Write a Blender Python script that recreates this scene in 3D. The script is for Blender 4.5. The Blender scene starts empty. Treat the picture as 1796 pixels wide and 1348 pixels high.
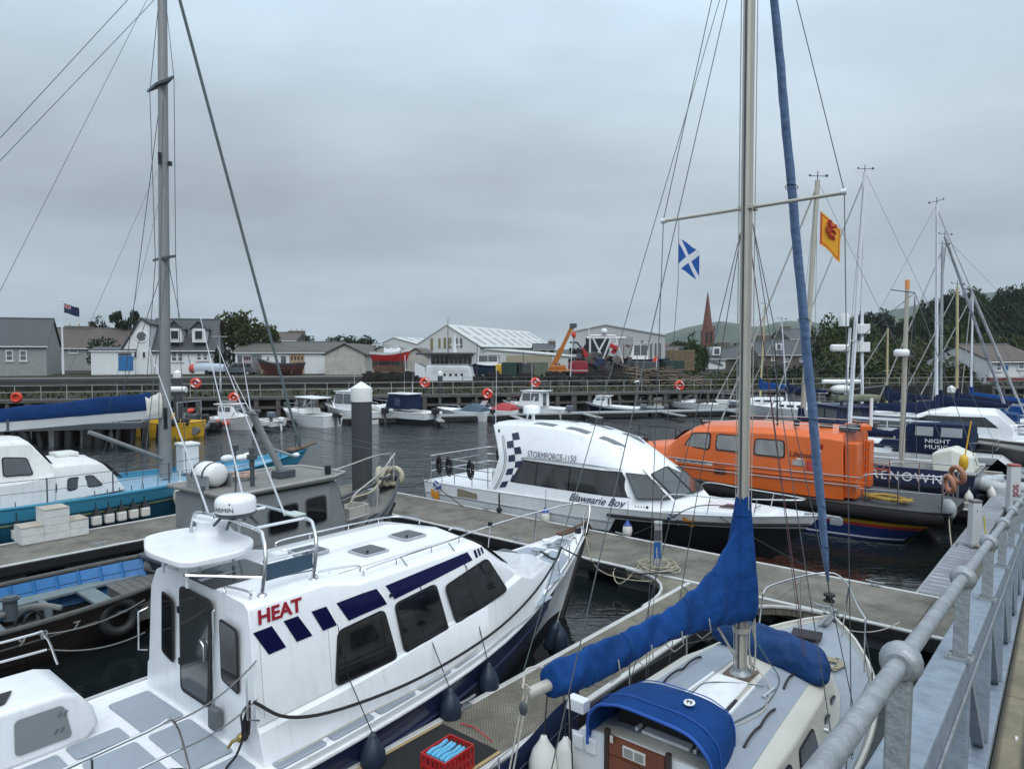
import bpy, math, random
from mathutils import Vector as V3, Matrix
R=random.Random(7)
sc=bpy.context.scene
C=sc.collection
rad=math.radians
# ---------------- camera, sky, sun, exposure ----------------
CAMH=5.4
cd=bpy.data.cameras.new('camera'); cam=bpy.data.objects.new('camera',cd); C.objects.link(cam)
cd.sensor_width=36; cd.lens=36*1230/1796; cd.clip_start=.05; cd.clip_end=9000
PT=math.atan(54/1230)
cam.location=(0,0,CAMH); cam.rotation_euler=(math.pi/2-PT,0,0); sc.camera=cam
w=bpy.data.worlds.new("World"); sc.world=w; w.use_nodes=True
nt=w.node_tree; N=nt.nodes; LK=nt.links; N.clear()
def nn(t,**k):
    n=N.new(t)
    for a,b in k.items(): setattr(n,a,b)
    return n
tc=nn('ShaderNodeTexCoord'); sep=nn('ShaderNodeSeparateXYZ'); LK.new(tc.outputs['Generated'],sep.inputs[0])
def mth(op,a,b=None,c=None,cl=False):
    n=N.new('ShaderNodeMath'); n.operation=op; n.use_clamp=cl
    for i,x in enumerate((a,b,c)):
        if x is None: continue
        if isinstance(x,(int,float)): n.inputs[i].default_value=x
        else: LK.new(x,n.inputs[i])
    return n.outputs[0]
zc=mth('MAXIMUM',sep.outputs[2],0.0)
den=mth('ADD',zc,.16)
cmb=nn('ShaderNodeCombineXYZ')
LK.new(mth('DIVIDE',sep.outputs[0],den),cmb.inputs[0]); LK.new(mth('DIVIDE',sep.outputs[1],den),cmb.inputs[1])
mp=nn('ShaderNodeMapping'); mp.inputs['Scale'].default_value=(.6,.75,1); mp.inputs['Location'].default_value=(3.1,1.7,0); LK.new(cmb.outputs[0],mp.inputs[0])
no=nn('ShaderNodeTexNoise'); no.inputs['Scale'].default_value=1.0; no.inputs['Detail'].default_value=6; no.inputs['Roughness'].default_value=.5; LK.new(mp.outputs[0],no.inputs[0])
# overcast brightness by elevation (brighter towards the zenith)
er=nn('ShaderNodeValToRGB'); LK.new(zc,er.inputs[0])
cr=er.color_ramp
SK=[(0.0, (0.34, 0.414, 0.47)), (0.05, (0.345, 0.408, 0.459)), (0.14, (0.319, 0.365, 0.401)), (0.24, (0.371, 0.425, 0.47)), (0.42, (0.515, 0.634, 0.739)), (0.65, (0.803, 0.935, 1.075)), (1.0, (1.082, 1.225, 1.366))]
while len(cr.elements)<len(SK): cr.elements.new(.5)
for e,(p,c) in zip(cr.elements,SK): e.position=p; e.color=(*c,1)
nr=nn('ShaderNodeMapRange'); nr.inputs[1].default_value=.3; nr.inputs[2].default_value=.7; nr.inputs[3].default_value=.74; nr.inputs[4].default_value=1.30; LK.new(no.outputs[0],nr.inputs[0])
mp2=nn('ShaderNodeMapping'); mp2.inputs['Scale'].default_value=(.9,1.5,1); mp2.inputs['Location'].default_value=(7.3,2.2,0); mp2.inputs['Rotation'].default_value=(0,0,.25); LK.new(cmb.outputs[0],mp2.inputs[0])
no2=nn('ShaderNodeTexNoise'); no2.inputs['Scale'].default_value=1.3; no2.inputs['Detail'].default_value=7; no2.inputs['Roughness'].default_value=.55; no2.inputs['Distortion'].default_value=.35; LK.new(mp2.outputs[0],no2.inputs[0])
nr2=nn('ShaderNodeMapRange'); nr2.inputs[1].default_value=.3; nr2.inputs[2].default_value=.7; nr2.inputs[3].default_value=.93; nr2.inputs[4].default_value=1.07; LK.new(no2.outputs[0],nr2.inputs[0])
vm=nn('ShaderNodeVectorMath'); vm.operation='SCALE'; LK.new(er.outputs[0],vm.inputs[0]); LK.new(mth('MULTIPLY',nr.outputs[0],nr2.outputs[0]),vm.inputs['Scale'])
sky=nn('ShaderNodeTexSky'); sky.sky_type='NISHITA'; sky.sun_disc=False; sky.sun_elevation=rad(52); sky.sun_rotation=rad(200)
b1=nn('ShaderNodeBackground'); b1.inputs[1].default_value=1.0; LK.new(vm.outputs[0],b1.inputs[0])
b2=nn('ShaderNodeBackground'); b2.inputs[1].default_value=.05; LK.new(sky.outputs[0],b2.inputs[0])
mx=nn('ShaderNodeMixShader'); mx.inputs[0].default_value=.06; LK.new(b1.outputs[0],mx.inputs[1]); LK.new(b2.outputs[0],mx.inputs[2])
wo=nn('ShaderNodeOutputWorld'); LK.new(mx.outputs[0],wo.inputs[0])
sd=bpy.data.lights.new('sun','SUN'); sd.energy=1.1; sd.angle=rad(45); sd.color=(1,.985,.96)
so=bpy.data.objects.new('sun',sd); C.objects.link(so)
so.rotation_euler=(rad(38),0,rad(20))
so.location=(0,0,60)
sc.view_settings.view_transform='Standard'; sc.view_settings.look='None'; sc.view_settings.exposure=0.48; sc.view_settings.gamma=1
sc.view_settings.use_curve_mapping=False
sc.render.engine='CYCLES'
try:
    sc.cycles.max_bounces=6; sc.cycles.diffuse_bounces=3; sc.cycles.glossy_bounces=3; sc.cycles.transmission_bounces=4; sc.cycles.volume_bounces=0
    sc.cycles.caustics_reflective=False; sc.cycles.caustics_refractive=False; sc.cycles.use_denoising=True
except Exception: pass
# ---------------- helpers ----------------
_c,_s=math.cos(PT),math.sin(PT)
def ray(px,py):
    dx=(px-898)/1230; dz=-(py-674)/1230
    return V3((dx,_c+dz*_s,-_s+dz*_c))
def aty(px,py,y):
    r=ray(px,py); return V3((0,0,CAMH))+r*(y/r.y)
def atz(px,py,z):
    r=ray(px,py); return V3((0,0,CAMH))+r*((z-CAMH)/r.z)
UU=V3((.764,-.645,0)); VV=V3((.645,.764,0))
MATS={}
def mat(name,col,rough=.5,metal=0,var=.12,vs=3.,bump=0.,bs=40.,spec=.5,dirt=0.,dcol=(.12,.11,.09),ds=1.2,coat=0,streak=False,bd=.02):
    if name in MATS: return MATS[name]
    m=bpy.data.materials.new(name); m.use_nodes=True; t=m.node_tree; n=t.nodes; L=t.links
    p=n['Principled BSDF']; p.inputs['Roughness'].default_value=rough; p.inputs['Metallic'].default_value=metal
    p.inputs['Specular IOR Level'].default_value=spec
    p.inputs['Coat Weight'].default_value=coat
    p.inputs['Base Color'].default_value=(*col,1)
    tcn=n.new('ShaderNodeTexCoord')
    src=tcn.outputs['Object']
    if var>0 or dirt>0:
        a=n.new('ShaderNodeTexNoise'); a.inputs['Scale'].default_value=vs; a.inputs['Detail'].default_value=6; a.inputs['Roughness'].default_value=.6; L.new(src,a.inputs[0])
        mr=n.new('ShaderNodeMapRange'); mr.inputs[1].default_value=.25; mr.inputs[2].default_value=.75; mr.inputs[3].default_value=1-var; mr.inputs[4].default_value=1+var; L.new(a.outputs[0],mr.inputs[0])
        sc_=n.new('ShaderNodeVectorMath'); sc_.operation='SCALE'; sc_.inputs[0].default_value=col; L.new(mr.outputs[0],sc_.inputs['Scale'])
        out=sc_.outputs[0]
        if dirt>0:
            b=n.new('ShaderNodeTexNoise'); b.inputs['Scale'].default_value=ds; b.inputs['Detail'].default_value=8; b.inputs['Roughness'].default_value=.7
            if streak:
                mpn=n.new('ShaderNodeMapping'); mpn.inputs['Scale'].default_value=(6,6,.6); L.new(src,mpn.inputs[0]); L.new(mpn.outputs[0],b.inputs[0])
            else: L.new(src,b.inputs[0])
            r2=n.new('ShaderNodeMapRange'); r2.inputs[1].default_value=.52; r2.inputs[2].default_value=.72; r2.inputs[3].default_value=0; r2.inputs[4].default_value=dirt; L.new(b.outputs[0],r2.inputs[0])
            mm=n.new('ShaderNodeMix'); mm.data_type='RGBA'; L.new(r2.outputs[0],mm.inputs[0]); L.new(out,mm.inputs[6]); mm.inputs[7].default_value=(*dcol,1); out=mm.outputs[2]
        L.new(out,p.inputs['Base Color'])
    if bump>0:
        c=n.new('ShaderNodeTexNoise'); c.inputs['Scale'].default_value=bs; c.inputs['Detail'].default_value=4; L.new(src,c.inputs[0])
        bp=n.new('ShaderNodeBump'); bp.inputs['Strength'].default_value=bump; bp.inputs['Distance'].default_value=bd; L.new(c.outputs[0],bp.inputs['Height']); L.new(bp.outputs[0],p.inputs['Normal'])
    MATS[name]=m; return m
white=mat('white_gelcoat',(.77,.79,.81),.3,var=.04,vs=2,dirt=.34,dcol=(.50,.485,.44),ds=1.3,coat=.3,streak=True,bump=.06,bs=3)
white2=mat('white_paint_weathered',(.70,.71,.70),.5,var=.06,dirt=.35,dcol=(.35,.33,.28),ds=2,streak=True)
cream=mat('cream_gelcoat',(.54,.53,.47),.4,var=.04,dirt=.2,dcol=(.3,.28,.22))
greydeck=mat('blue_grey_nonslip',(.29,.33,.38),.75,var=.06,vs=8,bump=.25,bs=300,dirt=.12,dcol=(.25,.27,.28))
greypaint=mat('grey_trawler_paint',(.20,.215,.22),.55,var=.12,vs=3,dirt=.4,dcol=(.30,.27,.22),ds=2.2,streak=True,bump=.15,bs=20)
greydark=mat('dark_grey_steel',(.06,.07,.08),.5,var=.15)
tealgrey=mat('weathered_deck_grey',(.17,.17,.16),.8,var=.18,vs=5,bump=.2,bs=80,dirt=.4,dcol=(.11,.10,.09))
glass=mat('dark_window_glass',(.010,.011,.013),.04,var=.9,vs=4,spec=.6)
glass2=mat('grey_window_glass',(.09,.10,.11),.1,var=.25,vs=2.5,spec=.8)
rubber=mat('black_rubber',(.010,.0105,.012),.6,var=.2)
black=mat('black_gloss_paint',(.012,.014,.017),.3,var=.15)
navy=mat('navy_hull_paint',(.013,.021,.062),.28,var=.12,vs=1.5,dirt=.1,dcol=(.05,.06,.09),coat=.3)
navycanvas=mat('navy_canvas',(.004,.012,.042),.85,var=.18,vs=3,bump=.8,bs=5,spec=.25,bd=.04)
bluecanvas=mat('royal_blue_canvas',(.002,.042,.175),.85,var=.25,vs=2.5,bump=1,bs=4,spec=.25,bd=.05,dirt=.25,dcol=(.012,.05,.20),ds=3)
bluecover=mat('dark_blue_cover',(.003,.036,.13),.7,var=.3,vs=4,bump=1,bs=6,spec=.3,bd=.05)
faded=mat('faded_blue_sail_sleeve',(.13,.20,.34),.9,var=.22,vs=3,bump=1,bs=9,spec=.2,bd=.03,dirt=.4,dcol=(.17,.20,.30),ds=2)
turq=mat('turquoise_paint',(.05,.27,.42),.45,var=.1,vs=2,dirt=.25,dcol=(.05,.12,.17),ds=2)
turq2=mat('pale_blue_deck_paint',(.20,.33,.44),.6,var=.12,dirt=.25,dcol=(.2,.23,.25))
teal=mat('teal_hull_paint',(.012,.10,.17),.4,var=.12,vs=2,dirt=.3,dcol=(.02,.05,.06))
orange=mat('orange_lifeboat_paint',(.66,.125,.018),.38,var=.10,vs=1.2,dirt=.12,dcol=(.45,.12,.03),coat=.2)
yellow=mat('yellow_paint',(.62,.36,.02),.5,var=.15,dirt=.3,dcol=(.2,.12,.03))
craney=mat('crane_orange_yellow',(.40,.135,.018),.5,var=.15,dirt=.3,dcol=(.2,.09,.03))
red=mat('red_paint',(.42,.02,.02),.45,var=.12,dirt=.2,dcol=(.15,.02,.02))
redbuoy=mat('lifebuoy_red',(.62,.055,.025),.6,var=.06)
peach=mat('faded_lifebuoy_peach',(.36,.17,.11),.7,var=.12)
galv=mat('galvanised_steel',(.29,.315,.33),.45,metal=.4,var=.28,vs=28,bump=.2,bs=70,dirt=.55,dcol=(.40,.42,.42),ds=9)
galvb=mat('galvanised_bluish',(.23,.275,.33),.5,metal=.3,var=.25,vs=16,dirt=.6,dcol=(.34,.38,.42),ds=6,bump=.15,bs=50)
ss=mat('stainless_steel',(.62,.63,.64),.16,metal=1,var=.03)
alu=mat('anodised_aluminium',(.40,.42,.43),.38,metal=.6,var=.08,vs=6)
alub=mat('beige_aluminium_mast',(.46,.44,.38),.45,metal=.3,var=.06)
whitemast=mat('white_mast_paint',(.68,.71,.76),.4,var=.04)
yellowmast=mat('varnished_pale_mast',(.50,.42,.24),.5,var=.1)
wire=mat('rigging_wire',(.10,.11,.12),.45,metal=.4,var=0)
wirel=mat('pale_rope',(.42,.40,.36),.8,var=.2,vs=30)
ropeb=mat('black_rope',(.012,.012,.014),.8,var=.2,vs=30)
ropeg=mat('green_grey_rope',(.09,.13,.13),.7,var=.2,vs=30)
ropebe=mat('beige_rope',(.42,.38,.28),.85,var=.2,vs=40,bump=.5,bs=120)
navystripe=mat('navy_vinyl',(.0015,.002,.040),.5,var=0,spec=.2)
redvinyl=mat('red_vinyl',(.24,.006,.018),.5,var=0,spec=.2)
blackvinyl=mat('black_vinyl',(.01,.012,.03),.4,var=0)
whitevinyl=mat('white_vinyl',(.75,.76,.78),.4,var=0)
fend=mat('navy_fender_vinyl',(.014,.025,.046),.45,var=.08,dirt=.2,dcol=(.06,.09,.12))
wfend=mat('white_fender_vinyl',(.66,.65,.60),.4,var=.06,dirt=.3,dcol=(.42,.40,.32))
woodbr=mat('varnished_wood',(.16,.045,.018),.35,var=.25,vs=4,bump=.1,bs=30,dirt=.3,dcol=(.08,.025,.01),ds=3)
woodgr=mat('weathered_grey_wood',(.10,.10,.095),.85,var=.25,vs=6,bump=.4,bs=40,dirt=.3,dcol=(.07,.07,.06))
wooddk=mat('tarred_dark_wood',(.020,.014,.012),.65,var=.3,vs=4,bump=.4,bs=25,dirt=.5,dcol=(.075,.035,.02),ds=3,streak=True)
blueint=mat('bright_blue_boat_paint',(.018,.14,.36),.55,var=.18,vs=3,dirt=.35,dcol=(.03,.08,.14),ds=4,streak=True)
concrete=mat('pontoon_white_edge',(.46,.47,.46),.7,var=.12,vs=4,dirt=.4,dcol=(.3,.29,.26))
quaywood=mat('quay_pier_concrete',(.085,.082,.078),.85,var=.3,vs=1.5,bump=.5,bs=8,dirt=.5,dcol=(.05,.05,.042),ds=1.2,streak=True)
quaydk=mat('quay_dark_backing',(.02,.02,.019),.9,var=.35,vs=1.5,bump=.6,bs=6)
slate=mat('slate_roof',(.052,.057,.064),.7,var=.16,vs=1.5,bump=.4,bs=12,dirt=.25,dcol=(.12,.11,.09))
slatebr=mat('brown_tile_roof',(.085,.068,.060),.8,var=.16,vs=1.2,bump=.4,bs=12)
render_w=mat('white_render_wall',(.66,.68,.69),.8,var=.05,vs=.8,dirt=.25,dcol=(.45,.45,.42),ds=.6,streak=True)
render_g=mat('grey_pebbledash',(.27,.28,.28),.9,var=.14,vs=2,bump=.4,bs=30,dirt=.3,dcol=(.25,.24,.22))
render_old=mat('stained_old_render',(.42,.41,.37),.9,var=.2,vs=1.2,dirt=.75,dcol=(.17,.16,.14),ds=.8,streak=True)
stone=mat('grey_brown_stone',(.12,.105,.095),.9,var=.25,vs=2,bump=.5,bs=10)
sandst=mat('red_sandstone',(.15,.062,.048),.9,var=.15,vs=1,bump=.4,bs=8)
shedw=mat('pale_corrugated_sheet',(.52,.535,.525),.6,var=.05,vs=.5,dirt=.2,dcol=(.40,.41,.39),ds=.5,streak=True)
shedg=mat('grey_clad_shed',(.42,.435,.435),.6,var=.06,vs=.5,dirt=.2,dcol=(.26,.28,.28),ds=.5,streak=True)
tanwall=mat('tan_clad_wall',(.33,.29,.21),.8,var=.1)
asphalt=mat('asphalt',(.022,.022,.023),.95,spec=.1,var=.2,vs=2,bump=.3,bs=60)
bark=mat('bark',(.05,.04,.03),.9,var=.2,vs=8,bump=.6,bs=20)
tan=mat('tan_render',(.42,.33,.24),.85,var=.1)
skyl=mat('white_window_frame',(.7,.71,.72),.5,var=.02)
rust=mat('rusty_steel',(.10,.05,.03),.8,var=.3,vs=3)
ferryw=mat('white_ship_paint',(.68,.70,.72),.45,var=.04,dirt=.3,dcol=(.4,.36,.3),ds=1.5,streak=True)

def rot_z(a): return Matrix.Rotation(a,4,'Z')
class MB:
    def __init__(s): s.v=[];s.f=[]
    def add(s,vs,fs):
        o=len(s.v); s.v+=[tuple(v) for v in vs]; s.f+=[tuple(i+o for i in f) for f in fs]; return s
    def box(s,c,d,M=None):
        x,y,z=[k/2 for k in d]; c=V3(c)
        vs=[V3((a*x,b*y,e*z)) for a in(-1,1) for b in(-1,1) for e in(-1,1)]
        vs=[(M@v if M else v)+c for v in vs]
        return s.add(vs,[(0,1,3,2),(4,6,7,5),(0,4,5,1),(2,3,7,6),(0,2,6,4),(1,5,7,3)])
    def bb(s,a,b):
        a,b=V3(a),V3(b); return s.box((a+b)/2,[abs(b[i]-a[i]) for i in range(3)])
    def tube(s,pts,r,n=6,caps=True,sq=False):
        pts=[V3(p) for p in pts]; m=len(pts)
        rs=r if isinstance(r,(list,tuple)) else [r]*m
        vs=[];up=None
        for i,p in enumerate(pts):
            t=(pts[min(i+1,m-1)]-pts[max(i-1,0)]).normalized()
            if up is None:
                up=V3((0,0,1)) if abs(t.z)<.9 else V3((1,0,0))
            a=t.cross(up)
            if a.length<1e-5: a=t.cross(V3((0,1,0)))
            a.normalize(); b=a.cross(t).normalized(); up=b
            for k in range(n):
                th=2*math.pi*(k+(.5 if sq else 0))/n
                vs.append(p+(a*math.cos(th)+b*math.sin(th))*rs[i])
        fs=[(i*n+k,i*n+(k+1)%n,(i+1)*n+(k+1)%n,(i+1)*n+k) for i in range(m-1) for k in range(n)]
        if caps: fs+=[tuple(range(n))[::-1],tuple((m-1)*n+k for k in range(n))]
        return s.add(vs,fs)
    def lathe(s,prof,c=(0,0,0),n=12,M=None,sx=1,sy=1):
        c=V3(c); vs=[]
        for r,z in prof:
            for k in range(n):
                th=2*math.pi*k/n; v=V3((r*math.cos(th)*sx,r*math.sin(th)*sy,z)); vs.append((M@v if M else v)+c)
        m=len(prof)
        fs=[(i*n+k,i*n+(k+1)%n,(i+1)*n+(k+1)%n,(i+1)*n+k) for i in range(m-1) for k in range(n)]
        fs+=[tuple(range(n))[::-1],tuple((m-1)*n+k for k in range(n))]
        return s.add(vs,fs)
    def ball(s,c,r,n=10,sc_=(1,1,1),M=None):
        pr=[(r*math.sin(math.pi*i/(n//2+1)),-r*math.cos(math.pi*i/(n//2+1))*sc_[2]) for i in range(0,n//2+2)]
        pr[0]=(.001,pr[0][1]); pr[-1]=(.001,pr[-1][1])
        return s.lathe(pr,c,n,M,sc_[0],sc_[1])
    def torus(s,c,R_,r,M=None,n=18,m=8):
        vs=[];c=V3(c)
        for i in range(n):
            a=2*math.pi*i/n
            for k in range(m):
                b=2*math.pi*k/m; q=R_+r*math.cos(b)
                v=V3((q*math.cos(a),q*math.sin(a),r*math.sin(b))); vs.append((M@v if M else v)+c)
        return s.add(vs,[(i*m+k,((i+1)%n)*m+k,((i+1)%n)*m+(k+1)%m,i*m+(k+1)%m) for i in range(n) for k in range(m)])
    def prism(s,poly,ext):
        poly=[V3(p) for p in poly]; e=V3(ext); n=len(poly)
        return s.add(poly+[p+e for p in poly],[tuple(range(n))[::-1],tuple(range(n,2*n))]+[(i,(i+1)%n,(i+1)%n+n,i+n) for i in range(n)])
    def loft(s,rings,close=True,caps=True):
        n=len(rings[0]); vs=[v for r in rings for v in r]; fs=[]
        for i in range(len(rings)-1):
            for k in range(n if close else n-1):
                fs.append((i*n+k,i*n+(k+1)%n,(i+1)*n+(k+1)%n,(i+1)*n+k))
        if caps and close: fs+=[tuple(range(n))[::-1],tuple((len(rings)-1)*n+k for k in range(n))]
        return s.add(vs,fs)
    def plate(s,pts,th,r=0,off=0,m=4):
        pts=[V3(p) for p in pts]
        nrm=V3((0,0,0))
        for i in range(len(pts)): nrm+=(pts[i]-pts[0]).cross(pts[(i+1)%len(pts)]-pts[0])
        nrm.normalize()
        if r>0: pts=roundp(pts,r,m)
        return s.prism([p+nrm*off for p in pts],nrm*th)
    def build(s,name,m=None,parent=None,smooth=35,bev=0,loc=None,bseg=2):
        me=bpy.data.meshes.new(name); me.from_pydata(s.v,[],s.f); me.update()
        import bmesh
        bm=bmesh.new(); bm.from_mesh(me); bmesh.ops.recalc_face_normals(bm,faces=bm.faces); bm.to_mesh(me); bm.free()
        if m: me.materials.append(m)
        if smooth:
            me.polygons.foreach_set('use_smooth',[True]*len(me.polygons))
            try: me.set_sharp_from_angle(angle=rad(smooth))
            except Exception: pass
        o=bpy.data.objects.new(name,me); C.objects.link(o)
        if parent: o.parent=parent
        if loc: o.location=loc
        if bev:
            b=o.modifiers.new('b','BEVEL'); b.width=bev; b.segments=bseg; b.limit_method='ANGLE'; b.angle_limit=rad(40)
            try: b.harden_normals=False
            except Exception: pass
        return o
def roundp(pts,r,m=4):
    out=[];n=len(pts)
    for i in range(n):
        p=pts[i];a=(pts[i-1]-p);b=(pts[(i+1)%n]-p)
        k=min(r,a.length*.45,b.length*.45); a=a.normalized()*k; b=b.normalized()*k
        for j in range(m+1):
            t=j/m; out.append(p+a*(1-t)**2+b*t**2)
    return out
def tag(o,label=None,cat=None,group=None,kind=None):
    if label:o['label']=label
    if cat:o['category']=cat
    if group:o['group']=group
    if kind:o['kind']=kind
    return o
def empty(name,loc=(0,0,0),rz=0,label=None,cat=None,group=None):
    o=bpy.data.objects.new(name,None); C.objects.link(o); o.location=loc; o.rotation_euler=(0,0,rz); o.empty_display_size=.2
    return tag(o,label,cat,group)
def kids(o): return [c for c in bpy.data.objects if c.parent==o]
def copy_tree(o,parent=None):
    c=o.copy(); C.objects.link(c)
    if parent:c.parent=parent
    for k in kids(o): copy_tree(k,c)
    return c
def sub(o): o.parent and None; return o
def smoothpts(pts,n=6):
    pts=[V3(p) for p in pts]
    if len(pts)<3: return pts
    out=[];P=[pts[0]*2-pts[1]]+pts+[pts[-1]*2-pts[-2]]
    for i in range(1,len(P)-2):
        for j in range(n):
            t=j/n; a,b,c,d=P[i-1],P[i],P[i+1],P[i+2]
            out.append(.5*((2*b)+(c-a)*t+(2*a-5*b+4*c-d)*t*t+(3*b-a-3*c+d)*t**3))
    out.append(pts[-1]); return out
def sag(a,b,s=.2,n=10):
    a,b=V3(a),V3(b); return [a.lerp(b,i/n)-V3((0,0,4*s*(i/n)*(1-i/n))) for i in range(n+1)]
def rope(name,pts,r,m,parent=None,label=None,group=None,n=5,cat='rope'):
    o=MB().tube(pts,r,n).build(name,m,parent,60)
    if label: tag(o,label,cat,group)
    return o
def interp(tab,t):
    if t<=tab[0][0]: return tab[0][1]
    for i in range(len(tab)-1):
        if t<=tab[i+1][0]:
            x0,y0=tab[i];x1,y1=tab[i+1]
            m0=(y1-tab[i-1][1])/(x1-tab[i-1][0]) if i>0 else (y1-y0)/(x1-x0)
            m1=(tab[i+2][1]-y0)/(tab[i+2][0]-x0) if i+2<len(tab) else (y1-y0)/(x1-x0)
            h=x1-x0;u=(t-x0)/h
            return y0*(2*u**3-3*u*u+1)+m0*h*(u**3-2*u*u+u)+y1*(-2*u**3+3*u*u)+m1*h*(u**3-u*u)
    return tab[-1][1]
def text(name,s,size,org,xd,yd,m,parent=None,shear=0,ex=.004,off=0,sx=1.,align='LEFT',sp=1.0):
    cu=bpy.data.curves.new(name,'FONT'); cu.body=s; cu.size=size; cu.extrude=ex; cu.shear=shear; cu.offset=off; cu.align_x=align; cu.space_character=sp; cu.resolution_u=3
    t=bpy.data.objects.new('tmp',cu); C.objects.link(t)
    dg=bpy.context.evaluated_depsgraph_get(); me=bpy.data.meshes.new_from_object(t.evaluated_get(dg))
    bpy.data.objects.remove(t); bpy.data.curves.remove(cu)
    me.name=name; me.materials.clear(); me.materials.append(m)
    o=bpy.data.objects.new(name,me); C.objects.link(o)
    xd=V3(xd).normalized(); yd=V3(yd); z=xd.cross(yd).normalized(); yd=z.cross(xd)
    M=Matrix((( *xd,0),( *yd,0),( *z,0),(0,0,0,1))).transposed()
    M=Matrix.Translation(V3(org))@M@Matrix.Diagonal((sx,1,1,1))
    me.transform(M)
    if parent:o.parent=parent
    return o
def window(root,pts,r=.05,fr=.03,th=.012,gm=None,fm=None,off=.0,name='window'):
    """frame part with a glass sub-part; pts wound so the normal points outward"""
    pts=[V3(p) for p in pts]; c=sum(pts,V3())/len(pts)
    f=MB().plate(pts,th,r,off).build(name,fm or rubber,root,30)
    ins=[]
    for i,p in enumerate(pts):
        a=(pts[i-1]-p).normalized();b=(pts[(i+1)%len(pts)]-p).normalized(); s_=max(.3,a.cross(b).length)
        ins.append(p+(a+b)*fr/s_)
    MB().plate(ins,.004,max(.005,r-fr*.6),off+th-.001).build('pane',gm or glass,f,30)
    return f
class Hull:
    """x forward, y to port, z up; origin amidships at waterline level as given"""
    def __init__(s,x0,L,zs,bs,bw,xw=(.02,.9),flare=1.0,zk=-.4,n=26):
        s.x0,s.L,s.zs,s.bs,s.bw,s.xw,s.fl,s.zk,s.n=x0,L,zs,bs,bw,xw,flare,zk,n
    def pt(s,t,f,side=1):
        xs=s.x0+s.L*t; xw=s.x0+s.L*(s.xw[0]+(s.xw[1]-s.xw[0])*t)
        z=interp(s.zs,t)*f; b0=interp(s.bw,t); b1=interp(s.bs,t)
        ff=max(f,0)
        return V3((xw+(xs-xw)*f,side*max(.004,(b0+(b1-b0)*ff**s.fl)),z))
    def side(s,x,z,side=-1,off=.0):
        t=(x-s.x0)/s.L;f=1
        for _ in range(12):
            f=z/max(.05,interp(s.zs,t)); p=s.pt(t,f); t+=(x-p.x)/s.L; t=min(1,max(0,t))
        p=s.pt(t,f,side); p.x=x; p.z=z; p.y+=side*off; return p
    def band(s,name,m,parent,f0,f1,t0=0,t1=1,off=0,rows=3,transom=True):
        mb=MB(); n=s.n
        for sd in(1,-1):
            g=[]
            for j in range(rows+1):
                f=f0+(f1-f0)*j/rows
                for i in range(n+1):
                    t=t0+(t1-t0)*(i/n); p=s.pt(t,f,sd); p.y+=sd*off; g.append(p)
            mb.add(g,[(j*(n+1)+i,j*(n+1)+i+1,(j+1)*(n+1)+i+1,(j+1)*(n+1)+i) for j in range(rows) for i in range(n)])
        if transom and t0==0:
            l=[s.pt(0,f0+(f1-f0)*j/rows,1) for j in range(rows+1)];r=[s.pt(0,f0+(f1-f0)*j/rows,-1) for j in range(rows+1)]
            for p in l+r: p.x-=off
            mb.add(l+r,[(j,j+1,rows+2+j,rows+1+j) for j in range(rows)])
        return mb.build(name,m,parent,50)
    def bottom(s,name,m,parent):
        mb=MB();n=s.n
        for sd in(1,-1):
            a=[s.pt(i/n,0,sd) for i in range(n+1)];k=[V3((p.x,0,s.zk)) for p in a]
            mb.add(a+k,[(i,i+1,n+2+i,n+1+i) for i in range(n)])
        return mb.build(name,m,parent,50)
    def deck(s,name,m,parent,drop=.1,inset=.05,t0=0,t1=.985,camber=.04,wall=None):
        n=s.n;mb=MB();g=[]
        for i in range(n+1):
            t=t0+(t1-t0)*i/n; p=s.pt(t,1); z=interp(s.zs,t)-drop; b=max(.01,p.y-inset)
            for k in(-1,-.5,0,.5,1): g.append(V3((p.x,b*k,z+camber*(1-k*k))))
        mb.add(g,[(i*5+k,i*5+k+1,(i+1)*5+k+1,(i+1)*5+k) for i in range(n) for k in range(4)])
        o=mb.build(name,m,parent,50)
        if wall and drop>.03:
            mw=MB()
            for sd in(1,-1):
                a=[];b=[]
                for i in range(n+1):
                    t=t0+(t1-t0)*i/n; p=s.pt(t,1,sd); a.append(V3((p.x,p.y-sd*min(inset,.03),p.z))); b.append(V3((p.x,p.y-sd*inset,p.z-drop-.01)))
                mw.add(a+b,[(i,i+1,n+2+i,n+1+i) for i in range(n)])
            mw.build('inner_bulwark',wall,parent,50)
        return o
    def rail(s,name,m,parent,r=.03,f=1.,t0=0,t1=1,dy=0,stern=True,n=6,flat=False):
        k=s.n
        pts=[s.pt(t0+(t1-t0)*i/k,f,1)+V3((0,dy,0)) for i in range(k+1)]
        p2=[V3((p.x,-p.y,p.z)) for p in pts]
        path=(p2[::-1]+pts) if t1>=1 and not stern else None
        mb=MB()
        mb.tube(pts,r,n); mb.tube(p2,r,n)
        if stern: mb.tube([pts[0],p2[0]],r,n)
        return mb.build(name,m,parent,60)
def loftcabin(root,name,stations,m,smooth=30,bev=0):
    """stations: (x,[(y,z)...]) half section from base outward to roof centre"""
    mb=MB(); rings=[]
    for x,sec in stations:
        xs=x if isinstance(x,(list,tuple)) else [x]*len(sec)
        r=[V3((xs[i],-y,z)) for i,(y,z) in enumerate(sec)]+[V3((xs[i],y,z)) for i,(y,z) in reversed(list(enumerate(sec)))]
        rings.append(r)
    mb.loft(rings)
    return mb.build(name,m,root,smooth,bev)
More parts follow.
